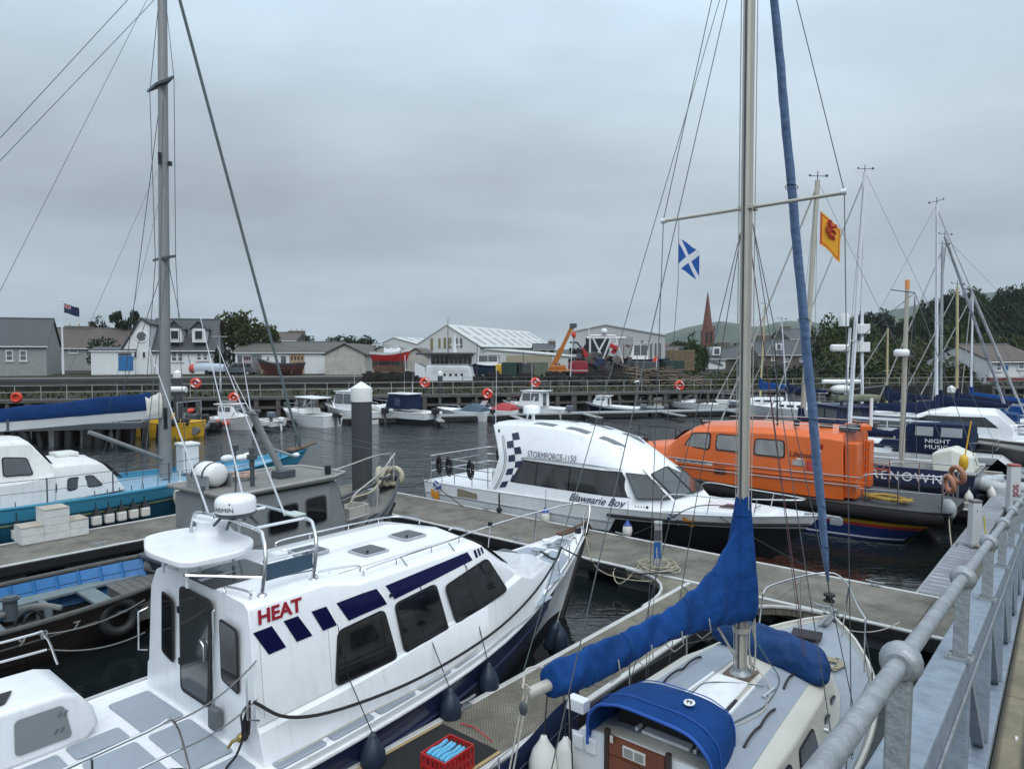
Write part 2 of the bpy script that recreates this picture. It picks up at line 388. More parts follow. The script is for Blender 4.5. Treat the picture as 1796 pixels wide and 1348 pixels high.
def cleat(name,loc,rz,label=None,group=None,m=None,parent=None,s=1):
    mb=MB(); M=rot_z(rz)
    mb.tube([M@V3((-.14*s,0,.07*s)),M@V3((-.05*s,0,.06*s)),M@V3((.05*s,0,.06*s)),M@V3((.14*s,0,.07*s))],.014*s,6)
    mb.tube([M@V3((-.04*s,0,0)),M@V3((-.04*s,0,.06*s))],.012*s,6); mb.tube([M@V3((.04*s,0,0)),M@V3((.04*s,0,.06*s))],.012*s,6)
    mb.box((0,0,.006),(.14*s,.06*s,.012),M)
    o=mb.build(name,m or galv,parent,40,loc=loc)
    if label: tag(o,label,'cleat',group)
    return o
FPROF=[(.01,0),(.09,.02),(.155,.1),(.185,.24),(.18,.36),(.14,.48),(.075,.575),(.05,.62),(.035,.66),(.01,.665)]
def fender(loc,label,m=None,s=1.,cap=None,kind='drop',group=None,tilt=0,line=None):
    root=empty('fender',loc,0,label,'fender',group); root.rotation_euler=(0,tilt,0)
    if kind=='drop': pr=[(r*s,z*s) for r,z in FPROF]
    else: pr=[(r*s,z*s) for r,z in [(.01,0),(.05,.01),(.10,.06),(.11,.12),(.11,.5),(.10,.56),(.05,.62),(.03,.66),(.01,.665)]]
    MB().lathe(pr,n=14).build('body',m or fend,root,60)
    if cap: MB().lathe([(.012*s,.46*s),(.145*s+.012,.47*s),(.085*s,.575*s),(.055*s,.625*s),(.04*s,.67*s),(.01,.675*s)],n=14).build('cap',cap,root,60)
    if line is not None:
        MB().tube([V3((0,0,.65*s)),V3(line)-V3(loc)],.007,5).build('lanyard',ropeb if m is fend or m is None else wirel,root,0)
    return root
# ---------------- water, land, hills ----------------
def watermat():
    m=bpy.data.materials.new('harbour_water'); m.use_nodes=True; t=m.node_tree;n=t.nodes;L=t.links
    p=n['Principled BSDF']; p.inputs['Base Color'].default_value=(.006,.009,.010,1); p.inputs['Roughness'].default_value=.04; p.inputs['IOR'].default_value=1.33; p.inputs['Specular IOR Level'].default_value=.5
    g=n.new('ShaderNodeNewGeometry')
    hs=[]
    for sc3,rotz,s,d,wt in (((.55,1.1,1),15,2.2,3,.85),((1,1.9,1),-20,4.5,2,.30),((.15,.3,1),10,1.0,2,1.6)):
        mpn=n.new('ShaderNodeMapping'); mpn.inputs['Scale'].default_value=sc3; mpn.inputs['Rotation'].default_value=(0,0,rad(rotz)); L.new(g.outputs['Position'],mpn.inputs[0])
        a=n.new('ShaderNodeTexNoise'); a.inputs['Scale'].default_value=s; a.inputs['Detail'].default_value=d; a.inputs['Distortion'].default_value=.6; L.new(mpn.outputs[0],a.inputs[0])
        k=n.new('ShaderNodeMath'); k.operation='MULTIPLY'; k.inputs[1].default_value=wt; L.new(a.outputs[0],k.inputs[0]); hs.append(k.outputs[0])
    s1=n.new('ShaderNodeMath'); L.new(hs[0],s1.inputs[0]); L.new(hs[1],s1.inputs[1])
    s2=n.new('ShaderNodeMath'); L.new(s1.outputs[0],s2.inputs[0]); L.new(hs[2],s2.inputs[1])
    # calm among the pontoons, rippled in the open basin
    vp=n.new('ShaderNodeVectorMath'); vp.operation='DOT_PRODUCT'; L.new(g.outputs['Position'],vp.inputs[0]); vp.inputs[1].default_value=(-.25,.97,0)
    mr=n.new('ShaderNodeMapRange'); mr.inputs[1].default_value=14; mr.inputs[2].default_value=30; mr.inputs[3].default_value=.12; mr.inputs[4].default_value=.8; L.new(vp.outputs['Value'],mr.inputs[0])
    b=n.new('ShaderNodeBump'); b.inputs['Distance'].default_value=.12; L.new(mr.outputs[0],b.inputs['Strength']); L.new(s2.outputs[0],b.inputs['Height']); L.new(b.outputs[0],p.inputs['Normal'])
    return m
tag(MB().add([(-260,-60,0),(260,-60,0),(260,130,0),(-260,130,0)],[(0,1,2,3)]).build('water',watermat(),None,0),kind='structure')
QA=V3((-40,51.6,0)); QD=V3((59,14,0)).normalized(); QN=V3((-QD.y,QD.x,0))   # quay face line and the way inland
def Q(s,i,z=0): return QA+QD*s+QN*i+V3((0,0,z))
def groundmat(name,c1,c2,c3,s=.5,grass=False):
    m=bpy.data.materials.new(name); m.use_nodes=True; t=m.node_tree;n=t.nodes;L=t.links
    p=n['Principled BSDF']; p.inputs['Roughness'].default_value=.95; p.inputs['Specular IOR Level'].default_value=.2
    g=n.new('ShaderNodeNewGeometry'); a=n.new('ShaderNodeTexNoise'); a.inputs['Scale'].default_value=s; a.inputs['Detail'].default_value=9; a.inputs['Roughness'].default_value=.65; L.new(g.outputs['Position'],a.inputs[0])
    r=n.new('ShaderNodeValToRGB'); L.new(a.outputs[0],r.inputs[0]); r.color_ramp.elements[0].position=.36; r.color_ramp.elements[0].color=(*c1,1); r.color_ramp.elements[1].position=.66; r.color_ramp.elements[1].color=(*c3,1)
    e=r.color_ramp.elements.new(.5); e.color=(*c2,1); L.new(r.outputs[0],p.inputs['Base Color'])
    b=n.new('ShaderNodeBump'); b.inputs['Strength'].default_value=.7; b.inputs['Distance'].default_value=.2; L.new(a.outputs[0],b.inputs['Height']); L.new(b.outputs[0],p.inputs['Normal'])
    return m
gm=groundmat('rough_ground',(.016,.015,.013),(.028,.030,.017),(.05,.045,.034),.45)
grassm=groundmat('bank_grass',(.014,.020,.008),(.028,.042,.013),(.06,.06,.028),.8)
hillm=groundmat('moorland',(.012,.026,.014),(.028,.050,.022),(.060,.065,.034),.006)
def landz(i,s):
    k=min(1,max(0,(s-72)/10)); base=interp([(0,1.9),(3,1.9),(7,2.1),(16,2.55),(400,3.2),(900,6),(5000,9)],i)
    return base
rows=[0,3,7,11,16,30,60,120,250,500,900,2000,5200]
mb=MB(); ns=41; g=[]
for i in rows:
    for k in range(ns):
        s=-90+k*8 if i<200 else (k-ns//2)*(i*.13)+60
        g.append(Q(s,i,landz(i,s)))
mb.add(g,[(a*ns+k,a*ns+k+1,(a+1)*ns+k+1,(a+1)*ns+k) for a in range(len(rows)-1) for k in range(ns-1)])
tag(mb.build('ground',gm,None,60),kind='structure')
# road along the houses
mb=MB(); mb.add([Q(-60,17,2.62),Q(46,17,2.62),Q(46,25,2.66),Q(-60,25,2.66)],[(0,1,2,3)])
tag(mb.build('road',asphalt,None,0),kind='structure')
mb=MB(); mb.bb((0,0,0),(0,0,0)); mb=MB()
for a,b in ((-60,46),): mb.prism([Q(a,25,2.6),Q(b,25,2.6),Q(b,27,2.6),Q(a,27,2.6)],(0,0,.17))
tag(mb.build('pavement',mat('paving',(.16,.155,.145),.9,var=.15,vs=2),None,0),kind='structure')
# hills
def hill(name,prof,dist,back,basez,seed,mat_):
    rr=random.Random(seed); cols=90; px0,px1=prof[0][0],prof[-1][0]; mb=MB(); g=[]; rws=12
    ph=[rr.uniform(0,6) for _ in range(8)]
    for j in range(rws+3):
        for i in range(cols+1):
            px=px0+(px1-px0)*i/cols; py=interp(prof,px)
            top=aty(px,py,dist).z; x=(px-898)/1230
            f=min(1,j/rws)
            d=dist*(.42+.58*f) if j<=rws else dist*(1+.12*(j-rws))
            z=basez+(top-basez)*(f**1.5) if j<=rws else top-(j-rws)*top*.25
            z+=sum(math.sin(x*(14+7*k)+d*.004*(k+1)+ph[k]) for k in range(4))*top*.016*(1-abs(2*f-1))*2*(1 if j<=rws else 0)
            g.append(V3((x*d,d,z)))
    c=cols+1
    mb.add(g,[(a*c+k,a*c+k+1,(a+1)*c+k+1,(a+1)*c+k) for a in range(rws+2) for k in range(cols)])
    return tag(mb.build(name,mat_,None,80),kind='structure')
hill('hills',[(700,622),(1000,612),(1110,598),(1165,586),(1200,575),(1240,567),(1262,563),(1290,567),(1330,573),(1370,563),(1410,564),(1440,567),(1475,560),(1520,551),(1560,544),(1600,536),(1640,524),(1700,515),(1800,512),(2100,540),(2500,600)],2300,0,4,3,hillm)
# haze
hz=MB().bb((-4200,-150,-8),(4200,4600,620)).build('haze',None,None,0)
hm=bpy.data.materials.new('thin_haze'); hm.use_nodes=True; t=hm.node_tree; t.nodes.clear()
pv=t.nodes.new('ShaderNodeVolumePrincipled'); pv.inputs['Color'].default_value=(.80,.88,.93,1); pv.inputs['Density'].default_value=.00015; pv.inputs['Anisotropy'].default_value=0.
ou=t.nodes.new('ShaderNodeOutputMaterial'); t.links.new(pv.outputs[0],ou.inputs['Volume']); hz.data.materials.append(hm); tag(hz,kind='stuff')
hz.display_type='WIRE'
# ---------------- trees ----------------
def leafm(name,c):
    return mat(name,c,.7,var=.45,vs=.9,spec=.25)
lf=[leafm('dark_foliage',(.015,.029,.010)),leafm('mid_foliage',(.030,.050,.014)),leafm('olive_foliage',(.040,.050,.012)),leafm('grey_foliage',(.014,.022,.013))]
def crown(kind,seed,n=2600,leaf=.34):
    rr=random.Random(seed); mb=MB(); lobes=[]
    nl=16 if kind=='round' else 12
    for k in range(nl):
        a=rr.uniform(0,6.28); q=rr.uniform(0,1)**.6
        if kind=='round': lobes.append((V3((math.cos(a)*q*.62,math.sin(a)*q*.62,.42+rr.uniform(0,.5)*(1.05-q*.6))),rr.uniform(.17,.30)))
        elif kind=='pine': lobes.append((V3((math.cos(a)*q*.75,math.sin(a)*q*.75,.55+rr.uniform(0,.33))),rr.uniform(.12,.22)))
        else: lobes.append((V3((math.cos(a)*q*.8,math.sin(a)*q*.8,.15+rr.uniform(0,.55)*(1.1-q*.7))),rr.uniform(.2,.33)))
    for i in range(n):
        c,r=rr.choice(lobes); u=V3((rr.gauss(0,1),rr.gauss(0,1),rr.gauss(0,1))).normalized()*r*rr.uniform(.55,1.08)
        if kind=='pine': u.z*=.55
        p=c+u; s=leaf*.1*rr.uniform(.6,1.4)
        a=V3((rr.gauss(0,1),rr.gauss(0,1),rr.gauss(0,.6))).normalized(); b=a.cross(V3((rr.gauss(0,1),rr.gauss(0,1),rr.gauss(0,1)))).normalized()
        mb.add([p-a*s,p+b*s*.7,p+a*s,p-b*s*.7],[(0,1,2,3)])
    return mb
CRM={}
def tree(loc,h,wd,kind,seed,mi,label,group=None,cat='tree',name=None):
    root=empty(name or ('tree' if kind!='bush' else 'shrub'),loc,seed*1.3,label,cat,group)
    key=(kind,seed%4,mi)
    if key not in CRM:
        o=crown(kind,seed%4+11,2600 if kind!='bush' else 1500,.42 if kind!='bush' else .5).build('crown',lf[mi],root,0); CRM[key]=o.data
        o.data.materials.clear(); o.data.materials.append(lf[mi])
    else:
        o=bpy.data.objects.new('crown',CRM[key]); C.objects.link(o); o.parent=root
    o.scale=(wd,wd,h)
    if kind!='bush':
        mb=MB(); mb.tube([(0,0,-.3),(0.02*h,0,.3*h),(-.01*h,.02*h,.62*h),(0,0,.8*h)],[.035*h,.026*h,.018*h,.006*h],7)
        rr=random.Random(seed)
        for k in range(6):
            a=rr.uniform(0,6.28); mb.tube([(0,0,(.3+.06*k)*h),(math.cos(a)*wd*.28,math.sin(a)*wd*.28,(.48+.06*k)*h),(math.cos(a)*wd*.5,math.sin(a)*wd*.5,(.55+.06*k)*h)],[.014*h,.009*h,.004*h],5)
        mb.build('trunk',bark,root,60)
    else:
        mb=MB()
        for k in range(5): mb.tube([(0,0,-.1),(math.cos(k*1.3)*wd*.3,math.sin(k*1.3)*wd*.3,h*.5)],[.05,.02],5)
        mb.build('stem',bark,root,60)
    return root
def gz(p):   # ground height under a point
    i=(V3((p[0],p[1],0))-QA).dot(QN); return landz(i,0)
# ---------------- pontoons ----------------
K0=V3((8.66,13.93,0))
def D(a,b,z=0): return K0-UU*a+VV*b+V3((0,0,z))
RZD=math.atan2(.764,.645)   # direction of VV
def gratemat(name,c,dark,scale,ang=0,ribs=False):
    m=bpy.data.materials.new(name); m.use_nodes=True; t=m.node_tree;n=t.nodes;L=t.links
    p=n['Principled BSDF']; p.inputs['Roughness'].default_value=.85; p.inputs['Specular IOR Level'].default_value=.3
    tcn=n.new('ShaderNodeTexCoord'); mpn=n.new('ShaderNodeMapping'); mpn.inputs['Rotation'].default_value=(0,0,rad(ang)); L.new(tcn.outputs['Object'],mpn.inputs[0])
    w1=n.new('ShaderNodeTexWave'); w1.bands_direction='X'; w1.inputs['Scale'].default_value=scale; L.new(mpn.outputs[0],w1.inputs[0])
    w2=n.new('ShaderNodeTexWave'); w2.bands_direction='Y'; w2.inputs['Scale'].default_value=scale if not ribs else scale*.33; L.new(mpn.outputs[0],w2.inputs[0])
    mu=n.new('ShaderNodeMath'); mu.operation='MAXIMUM' if not ribs else 'MULTIPLY'; L.new(w1.outputs['Fac'],mu.inputs[0]); L.new(w2.outputs['Fac'],mu.inputs[1])
    src=mu.outputs[0] if not ribs else w2.outputs['Fac']
    rp=n.new('ShaderNodeMapRange'); rp.inputs[1].default_value=.35; rp.inputs[2].default_value=.75; L.new(src,rp.inputs[0])
    a=n.new('ShaderNodeTexNoise'); a.inputs['Scale'].default_value=.9; a.inputs['Detail'].default_value=8; a.inputs['Roughness'].default_value=.7; L.new(tcn.outputs['Object'],a.inputs[0])
    r=n.new('ShaderNodeValToRGB'); L.new(a.outputs[0],r.inputs[0]); r.color_ramp.elements[0].position=.35; r.color_ramp.elements[0].color=(*[k*.42 for k in c],1); r.color_ramp.elements[1].position=.66; r.color_ramp.elements[1].color=(*[k*1.15 for k in c],1)
    mm=n.new('ShaderNodeMix'); mm.data_type='RGBA'; L.new(rp.outputs[0],mm.inputs[0]); mm.inputs[6].default_value=(*dark,1); L.new(r.outputs[0],mm.inputs[7]); L.new(mm.outputs[2],p.inputs['Base Color'])
    b=n.new('ShaderNodeBump'); b.inputs['Strength'].default_value=.6; b.inputs['Distance'].default_value=.01; L.new(rp.outputs[0],b.inputs['Height']); L.new(b.outputs[0],p.inputs['Normal'])
    return m
gr=gratemat('pontoon_grating',(.245,.235,.20),(.04,.037,.03),9,45)
grn=gratemat('finger_grating',(.25,.235,.185),(.085,.078,.062),8.5,45)
grg=gratemat('gangway_grating',(.27,.235,.165),(.055,.052,.042),5.2,0,True)
ribp=gratemat('ribbed_grey_plate',(.36,.38,.41),(.20,.21,.23),3.2,90,True)
def pontoon(name,label,a0,a1,b0,b1,along='b',gm_=None,strips=(1,1),z=.5,step=2.4,group=None,dz=0,panel=True):
    """box pontoon in dock coordinates; long axis 'a' or 'b'"""
    root=empty(name,D(a0,b0,0),RZD,label,'pontoon',group)   # local x = VV, local y = -UU (a)
    A=a1-a0;B=b1-b0
    if panel:
        # grating panels
        Ln=B if along=='b' else A; k=max(1,round(Ln/step)); st=Ln/k
        for i in range(k):
            if along=='b': lo=(i*st+.006,.1,z-.05);hi=((i+1)*st-.006,A-.1,z+dz)
            else: lo=(.1,i*st+.006,z-.05);hi=(B-.1,(i+1)*st-.006,z+dz)
            MB().bb(lo,hi).build('grating_panel',gm_ or gr,root,0)
    if along=='b': es=[((0,0),(B,.1)),((0,A-.1),(B,A))]
    else: es=[((0,0),(.1,A)),((B-.1,0),(B,A))]
    for q,(lo,hi) in enumerate(es):
        if not strips[q]: continue
        MB().bb((lo[0],lo[1],z-.07),(hi[0],hi[1],z+.012)).build('edge_strip',concrete,root,0,.02)
        f=.04
        if along=='b': y=(-f,.0) if q==0 else (A,A+f); MB().bb((0.02,y[0],z-.24),(B-.02,y[1],z-.01)).build('rubbing_strip',rubber,root,0,.02)
        else: x=(-f,.0) if q==0 else (B,B+f); MB().bb((x[0],.02,z-.24),(x[1],A-.02,z-.01)).build('rubbing_strip',rubber,root,0,.02)
    mb=MB(); 
    MB().bb((.06,.06,z-.30),(B-.06,A-.06,z-.08)).build('frame',greydark,root,0)
    for i in range(int(max(A,B)/2.2)+1):
        u=.5+i*2.2
        if along=='b':
            if u+1.4>B: break
            mb.bb((u,.12,-.45),(u+1.4,A-.12,z-.3))
        else:
            if u+1.4>A: break
            mb.bb((.12,u,-.45),(B-.12,u+1.4,z-.3))
    mb.build('float',greydark,root,0,.03)
    return root
pontoon('main_pontoon','broad brown grating pontoon with pale edges lying between the white checkered boat and the fingers',-2.3,19.2,-2.4,0,'a')
pontoon('finger_pontoon','narrow grating finger pontoon between the white cabin boat and the near sailing boat',3.05,4.35,-15.5,-2.45,'b',grn)
pontoon('finger_pontoon','weathered finger pontoon alongside the turquoise boat with white steps on it',16.9,19.2,-24,-2.45,'b')
wk=pontoon('walkway_pontoon','long walkway pontoon with ribbed grey plates running away below the gangway',-2.3,-.12,.02,52,'b',strips=(1,0))
mb=MB(); mb.bb((0.02,2.20,.30),(52,2.72,.515)); o=mb.build('ribbed_plate',ribp,wk,0,.01)
MB().bb((.02,2.722,.24),(52,2.78,.50)).build('edge_strip',galv,wk,0,.01)
pontoon('finger_pontoon','tan finger pontoon just beyond the orange lifeboat stern',.7,13,9.7,11.0,'a')
pontoon('finger_pontoon','finger pontoon under the stern of the white yacht with navy dodger',.7,15,17.6,18.9,'a')
pontoon('finger_pontoon','distant finger pontoon behind the navy dodger yacht',.7,16,26,27.3,'a')
pontoon('finger_pontoon','farthest finger pontoon among the right hand masts',.7,17,35,36.3,'a')
# knees where the near finger meets the main pontoon
for a,sg,lb in ((4.35,1,'left'),(3.05,-1,'right')):
    pts=[D(a,-2.44,.49)]
    for k in range(9):
        u=k/8; pts.append(D(a+sg*(1.5*(1-u)**2),-2.44-1.9*u**2 if True else 0,.49))
    o=MB().prism([p for p in pts],(0,0,-.16)).build('knee_bracket',grn,None,0)
    tag(o,'curved corner piece on the %s side where near finger joins main pontoon'%lb,'bracket','corner pieces at the near finger')
    o2=MB().tube([p+V3((0,0,.0)) for p in pts[1:]],.035,6).build('edge_trim',concrete,o,60)
# things on the near finger: mat, crate, ropes
mt=MB().bb((0,0,0),(2.2,.98,.012)).build('rubber_mat',mat('black_mat',(.012,.012,.012),.9,var=.2,bump=.4,bs=200),None,0); mt.location=D(3.2,-12.1,.512); mt.rotation_euler=(0,0,RZD)
tag(mt,'flat black rubber mat with a tan edge on the near finger pontoon','mat')
for y0,y1 in ((-.05,-.001),(.981,1.03)): MB().bb((0,y0,0),(2.2,y1,.01)).build('border',mat('tan_edge',(.36,.27,.13),.8),mt,0)
cr_=empty('crate',D(3.16,-10.85,.526),RZD+.05,'red plastic crate full of pale blue bundles standing on the black mat','crate')
def mkcrate(root,L_=.42,W_=.32,H_=.24,m=red):
    mb=MB(); 
    for z in (.01,H_*.5,H_-.015):
        mb.bb((0,0,z-.015),(L_,.012,z+.015)); mb.bb((0,W_-.012,z-.015),(L_,W_,z+.015)); mb.bb((0,.0121,z-.015),(.012,W_-.0121,z+.015)); mb.bb((L_-.012,.0121,z-.015),(L_,W_-.0121,z+.015))
    mb.build('rim',m,root,0)
    mb=MB()
    for i in range(8):
        x=i*(L_-.02)/7; mb.bb((x,-.003,.02),(x+.02,.015,H_-.02)); mb.bb((x,W_-.015,.02),(x+.02,W_+.003,H_-.02))
    for i in range(6):
        y=i*(W_-.02)/5; mb.bb((-.003,y,.02),(.014,y+.02,H_-.02)); mb.bb((L_-.014,y,.02),(L_+.003,y+.02,H_-.02))
    mb.build('slat',m,root,0); MB().bb((.013,.013,.003),(L_-.013,W_-.013,.012)).build('base',m,root,0)
mkcrate(cr_); cr_.scale=(1.2,1.2,1.15)
bl=mat('pale_blue_plastic',(.10,.38,.58),.5,var=.3,vs=30)
for i in range(5):
    o=MB().tube([(0,0,0),(.09,.006,.01),(.2,-.004,.0),(.34,.006,.008)],.026,7).build('bundle',bl,None,60); o.location=cr_.location+rot_z(RZD+.05)@V3((.05,.06+.066*i,.25)); o.rotation_euler=(0,0,RZD+.05+R.uniform(-.05,.05)); tag(o,'pale blue plastic bundle lying in the red crate, %s from its left side'%['first','second','third','fourth','fifth'][i],'bundle','blue bundles in the crate')
for a,b,lb in ((9.2,-2.3,'cleat on near edge of main pontoon left of the white cabin boat bow'),(13.2,-2.3,'cleat on near edge of main pontoon by the grey trawler bow'),(12.3,-.12,'cleat on far edge of main pontoon below the checkered boat stern'),(7.4,-.12,'cleat on far edge of main pontoon amidships of the checkered boat'),(1.2,-.12,'cleat on far edge of main pontoon below the checkered boat bow'),(1.6,-2.3,'cleat on near edge of main pontoon ahead of the sailing boat'),(4.28,-9.35,'galvanised cleat on left edge of near finger beside the white cabin boat'),(4.9,-2.3,'cleat on near edge of main pontoon ahead of the white cabin boat bow'),(17.05,-9.5,'cleat with black top on the edge of the pontoon beside the brown boat')):
    cleat('cleat',D(a,b,.51),RZD if b<-3 else RZD+1.57,lb,s=1.3)
# rope coil and red line on the near pontoon
mb=MB(); rr=random.Random(3)
c0=D(5.2,-2.1,.53)
pts=[]
for i in range(190):
    a=i*.21; r_=.34+.13*math.sin(i*.13)+.04*math.sin(i*.7); pts.append(c0+V3((math.cos(a)*r_,math.sin(a)*r_,.03+.02*math.sin(i*.31)+.0006*i)))
tag(MB().tube(pts,.012,5).build('rope_coil',ropebe,None,0),'loose pale rope coil around the foot of the blue labelled pillar','rope')
rope('mooring_rope',smoothpts([D(5.6,-2.3,.6),D(5.7,-2.6,.35),D(5.9,-2.7,.2),D(6.1,-2.6,.35),D(6.2,-2.3,.5)]),.012,ropebe,label='pale rope loop hanging over the edge below the blue labelled pillar')
rope('line',[D(4.0,-9.75,.53),D(3.8,-9.7,.525),D(3.3,-9.9,.6)],.008,mat('red_cord',(.45,.02,.03),.7),label='thin red line lying across the grating beside boom end')
# service pillars
def pillar(loc,rz,label,h=1.25,w_=.24,d_=.2,body=None,cap=None,group=None):
    root=empty('service_pillar',loc,rz,label,'pillar',group)
    MB().box((0,0,.02),(w_+.08,d_+.08,.04)).build('base_plate',galv,root,0,.005)
    MB().add([(-w_/2,-d_/2,.04),(w_/2,-d_/2,.04),(w_/2,d_/2,.04),(-w_/2,d_/2,.04),(-w_/2*.85,-d_/2*.85,h),(w_/2*.85,-d_/2*.85,h),(w_/2*.85,d_/2*.85,h),(-w_/2*.85,d_/2*.85,h)],[(3,2,1,0),(4,5,6,7),(0,1,5,4),(1,2,6,5),(2,3,7,6),(3,0,4,7)]).build('body',body or galv,root,0,.015)
    MB().box((0,0,h+.035),(w_*.95,d_*.95,.07)).build('cap',cap or greydark,root,0,.02)
    return root
p1=pillar(D(5.3,-1.98,.51),math.atan2(-.36,1)+.15,'grey service pillar with a vertical blue label on the main pontoon',1.0,.20,.24,mat('pillar_grey',(.30,.30,.30),.5,var=.1),mat('pillar_cap_grey',(.26,.27,.27),.5))
MB().bb((-.092,-.116,.12),(.06,-.106,.62)).build('label_plate',mat('label_blue',(.01,.09,.32),.4,var=0),p1,0)
MB().bb((-.085,-.116,.66),(.075,-.100,.90)).build('panel',greydark,p1,0,.01)
text('lettering','Oceanaire',.085,(.0,-.1175,.15),(0,0,1),(-1,0,0),whitevinyl,p1)
p2=pillar(D(.02,4.75,.53),RZD-.9,'white service pillar with a grey cap beside the lifeboat stern',1.12,.26,.24,mat('pillar_white',(.55,.57,.58),.5,var=.05,dirt=.2,dcol=(.35,.35,.33)),mat('cap_mauve_grey',(.14,.13,.15),.5))
MB().bb((-.03,-.128,.92),(-.005,-.122,.945)).build('bolt',black,p2,0)
p3=pillar(D(.55,9.6,.53),RZD-.9,'white emergency pillar with a red cap reading SOS',1.3,.3,.26,mat('pillar_white'),mat('cap_red',(.28,.05,.05),.5)) if False else None
p3=pillar(D(-.3,10.6,.53),RZD-.95,'white emergency pillar with a red cap reading SOS',1.35,.34,.26,MATS['pillar_white'],mat('cap_red',(.30,.06,.06),.5,dirt=.5,dcol=(.4,.35,.3),ds=20))
text('lettering','SOS',.22,(.07,-.138,.42),(0,0,1),(-1,0,0),mat('sos_red',(.30,.04,.06),.5,var=0),p3,off=.004)
p4=pillar(D(-.2,19.,.53),RZD-.9,'pale pillar with a green band behind the SOS pillar',1.3,.3,.26,MATS['pillar_white'],mat('cap_green',(.12,.22,.15),.5))
rope('hose',smoothpts([D(.0,4.6,.6),D(-.3,4.4,.56),D(-.5,4.7,.55),D(-.3,5.1,.56),D(.0,5.0,.6),D(-.1,4.5,.62),D(-.4,4.45,.56)]),.02,ropebe,label='coiled grey green hose around the foot of the white pillar',cat='hose')
rope('yellow_cable',smoothpts([D(-.15,4.9,1.3),D(-.2,4.85,.9),D(-.25,4.7,.6),D(-.35,4.4,.55),D(-.5,4.7,.55),D(-.45,5.3,.55)]),.02,mat('yellow_cable',(.55,.48,.06),.5),label='yellow cable dropping from the white pillar onto the walkway',cat='cable')
# ---------------- gangway ----------------
gw=empty('gangway',(.738,1.306,4.817),0,'galvanised truss gangway with round handrail and ball joints descending at the right','gangway')
gw.rotation_euler=(0,rad(6.7),math.atan2(.785,.608))
# local: x down the gangway, y left, z up
MB().tube([(-2.4,0,0),(25,0,0)],.0168,14).build('handrail',galv,gw,60)
bm_=MB().ball((0,0,0),.0385,16); bm_.lathe([(.0245,-.046),(.0255,-.044),(.0255,.044),(.0245,.046)],n=14,M=Matrix.Rotation(rad(90),4,'Y'))
jb=None
for k in range(-2,22):
    x=k*1.1745
    if jb is None:
        jb=bm_.build('ball_joint',galv,gw,60); jp=MB().box((0,0,-.137),(.04,.04,.225)).build('post',galv,gw,0,.004)
        jq=MB().box((0,.0,-.2515),(.085,.075,.009)); 
        for a in(-.032,.032):
            for b in(-.027,.027): jq.lathe([(.006,-.247),(.006,-.241)],(a,b,0),6)
        jq=jq.build('foot_plate',galv,gw,0)
        L0=[jb,jp,jq]
        for o in L0: o.location=(x,0,0)
    else:
        for o in L0:
            c=o.copy(); C.objects.link(c); c.location=(x,0,0)
MB().bb((-2.4,-.022,-.345),(25,.073,-.256)).build('top_chord',galvb,gw,0,.006)
MB().bb((-2.4,-.030,-.352),(25,-.0225,-.335)).build('chord_lip',galv,gw,0,.002)
MB().bb((-2.4,-.022,-1.12),(25,.078,-.99)).build('bottom_chord',galvb,gw,0,.006)
v0=None
for k in range(-2,22):
    x=k*1.1745+.35
    if v0 is None: v0=MB().box((0,.028,-.6675),(.075,.07,.643)).build('vertical',galvb,gw,0,.005); v0.location=(x,0,0); g0=MB().tube([(.06,.028,-.35),(1.10,.028,-.985)],.034,4,True,True).build('diagonal',galvb,gw,0); g0.location=(x,0,0)
    else:
        for o in (v0,g0): c=o.copy(); C.objects.link(c); c.location=(x,0,0)
MB().bb((-2.4,-.024,-1.06),(25,-.0225,-1.0)).build('side_angle',galv,gw,0,.002)
for i in range(18):
    MB().bb((-2.4+i*1.525,-1.28,-1.06),(-2.4+(i+1)*1.525-.012,-.032,-1.02)).build('deck_panel',grg,gw,0)
mb=MB()
for k in range(22): mb.box((-1.8+k*1.17+R.uniform(-.1,.1),-.1-R.uniform(0,.1),-1.017),(.05,.012,.006))
mb.build('clip',mat('pale_clip',(.6,.6,.57),.6),gw,0)
MB().bb((-2.4,-1.36,-1.12),(25,-1.285,-.9)).build('far_side_beam',galvb,gw,0)
# ---------------- white cabin boat (HEAT) ----------------
def boatroot(name,x,y,hd,label,cat,z=0,group=None): return empty(name,(x,y,z),rad(hd),label,cat,group)
hb=boatroot('motor_boat',-3.85,8.41,50,'white cabin boat with navy dashes and red HEAT lettering on its side','motor boat')
H=Hull(-3.9,12.35,[(0,.82),(.3,.90),(.55,1.0),(.75,1.22),(.9,1.48),(1,1.72)],[(0,1.62),(.3,1.72),(.5,1.66),(.65,1.45),(.78,1.05),(.9,.55),(.97,.18),(1,.02)],[(0,1.58),(.3,1.66),(.5,1.58),(.65,1.28),(.8,.72),(.93,.16),(1,.005)],(.0,.925),1.0)
H.bottom('hull_bottom',black,hb)
H.band('waterline_band',black,hb,0,.1)
H.band('hull_side',navy,hb,.1,.86,0,.86,0,3)
H.band('bow_side',white,hb,.1,.86,.86,1)
H.band('topside',white,hb,.86,1,0,1,.004,1)
H.rail('gunwale_moulding',white,hb,.028,.88,dy=.015)
H.rail('rubbing_line',mat('navy_lighter',(.03,.04,.09),.4),hb,.022,.52,0,.85,dy=.012)
mbs=MB(); mbs.tube([V3((H.pt(1,f).x+.03,0,H.pt(1,f).z)) for f in (-.1,.1,.3,.5,.7,.9,1.02)],.075,8); mbs.build('stem_fender',rubber,hb,60)
H.deck('deck',white,hb,.03,.03,camber=.03,wall=white)
def HD(x,y): # deck height
    t=(x+3.9)/12.35; z=interp(H.zs,t)-.03; b=max(.1,H.pt(t,1).y-.03); return z+.03*(1-(y/b)**2)+.012
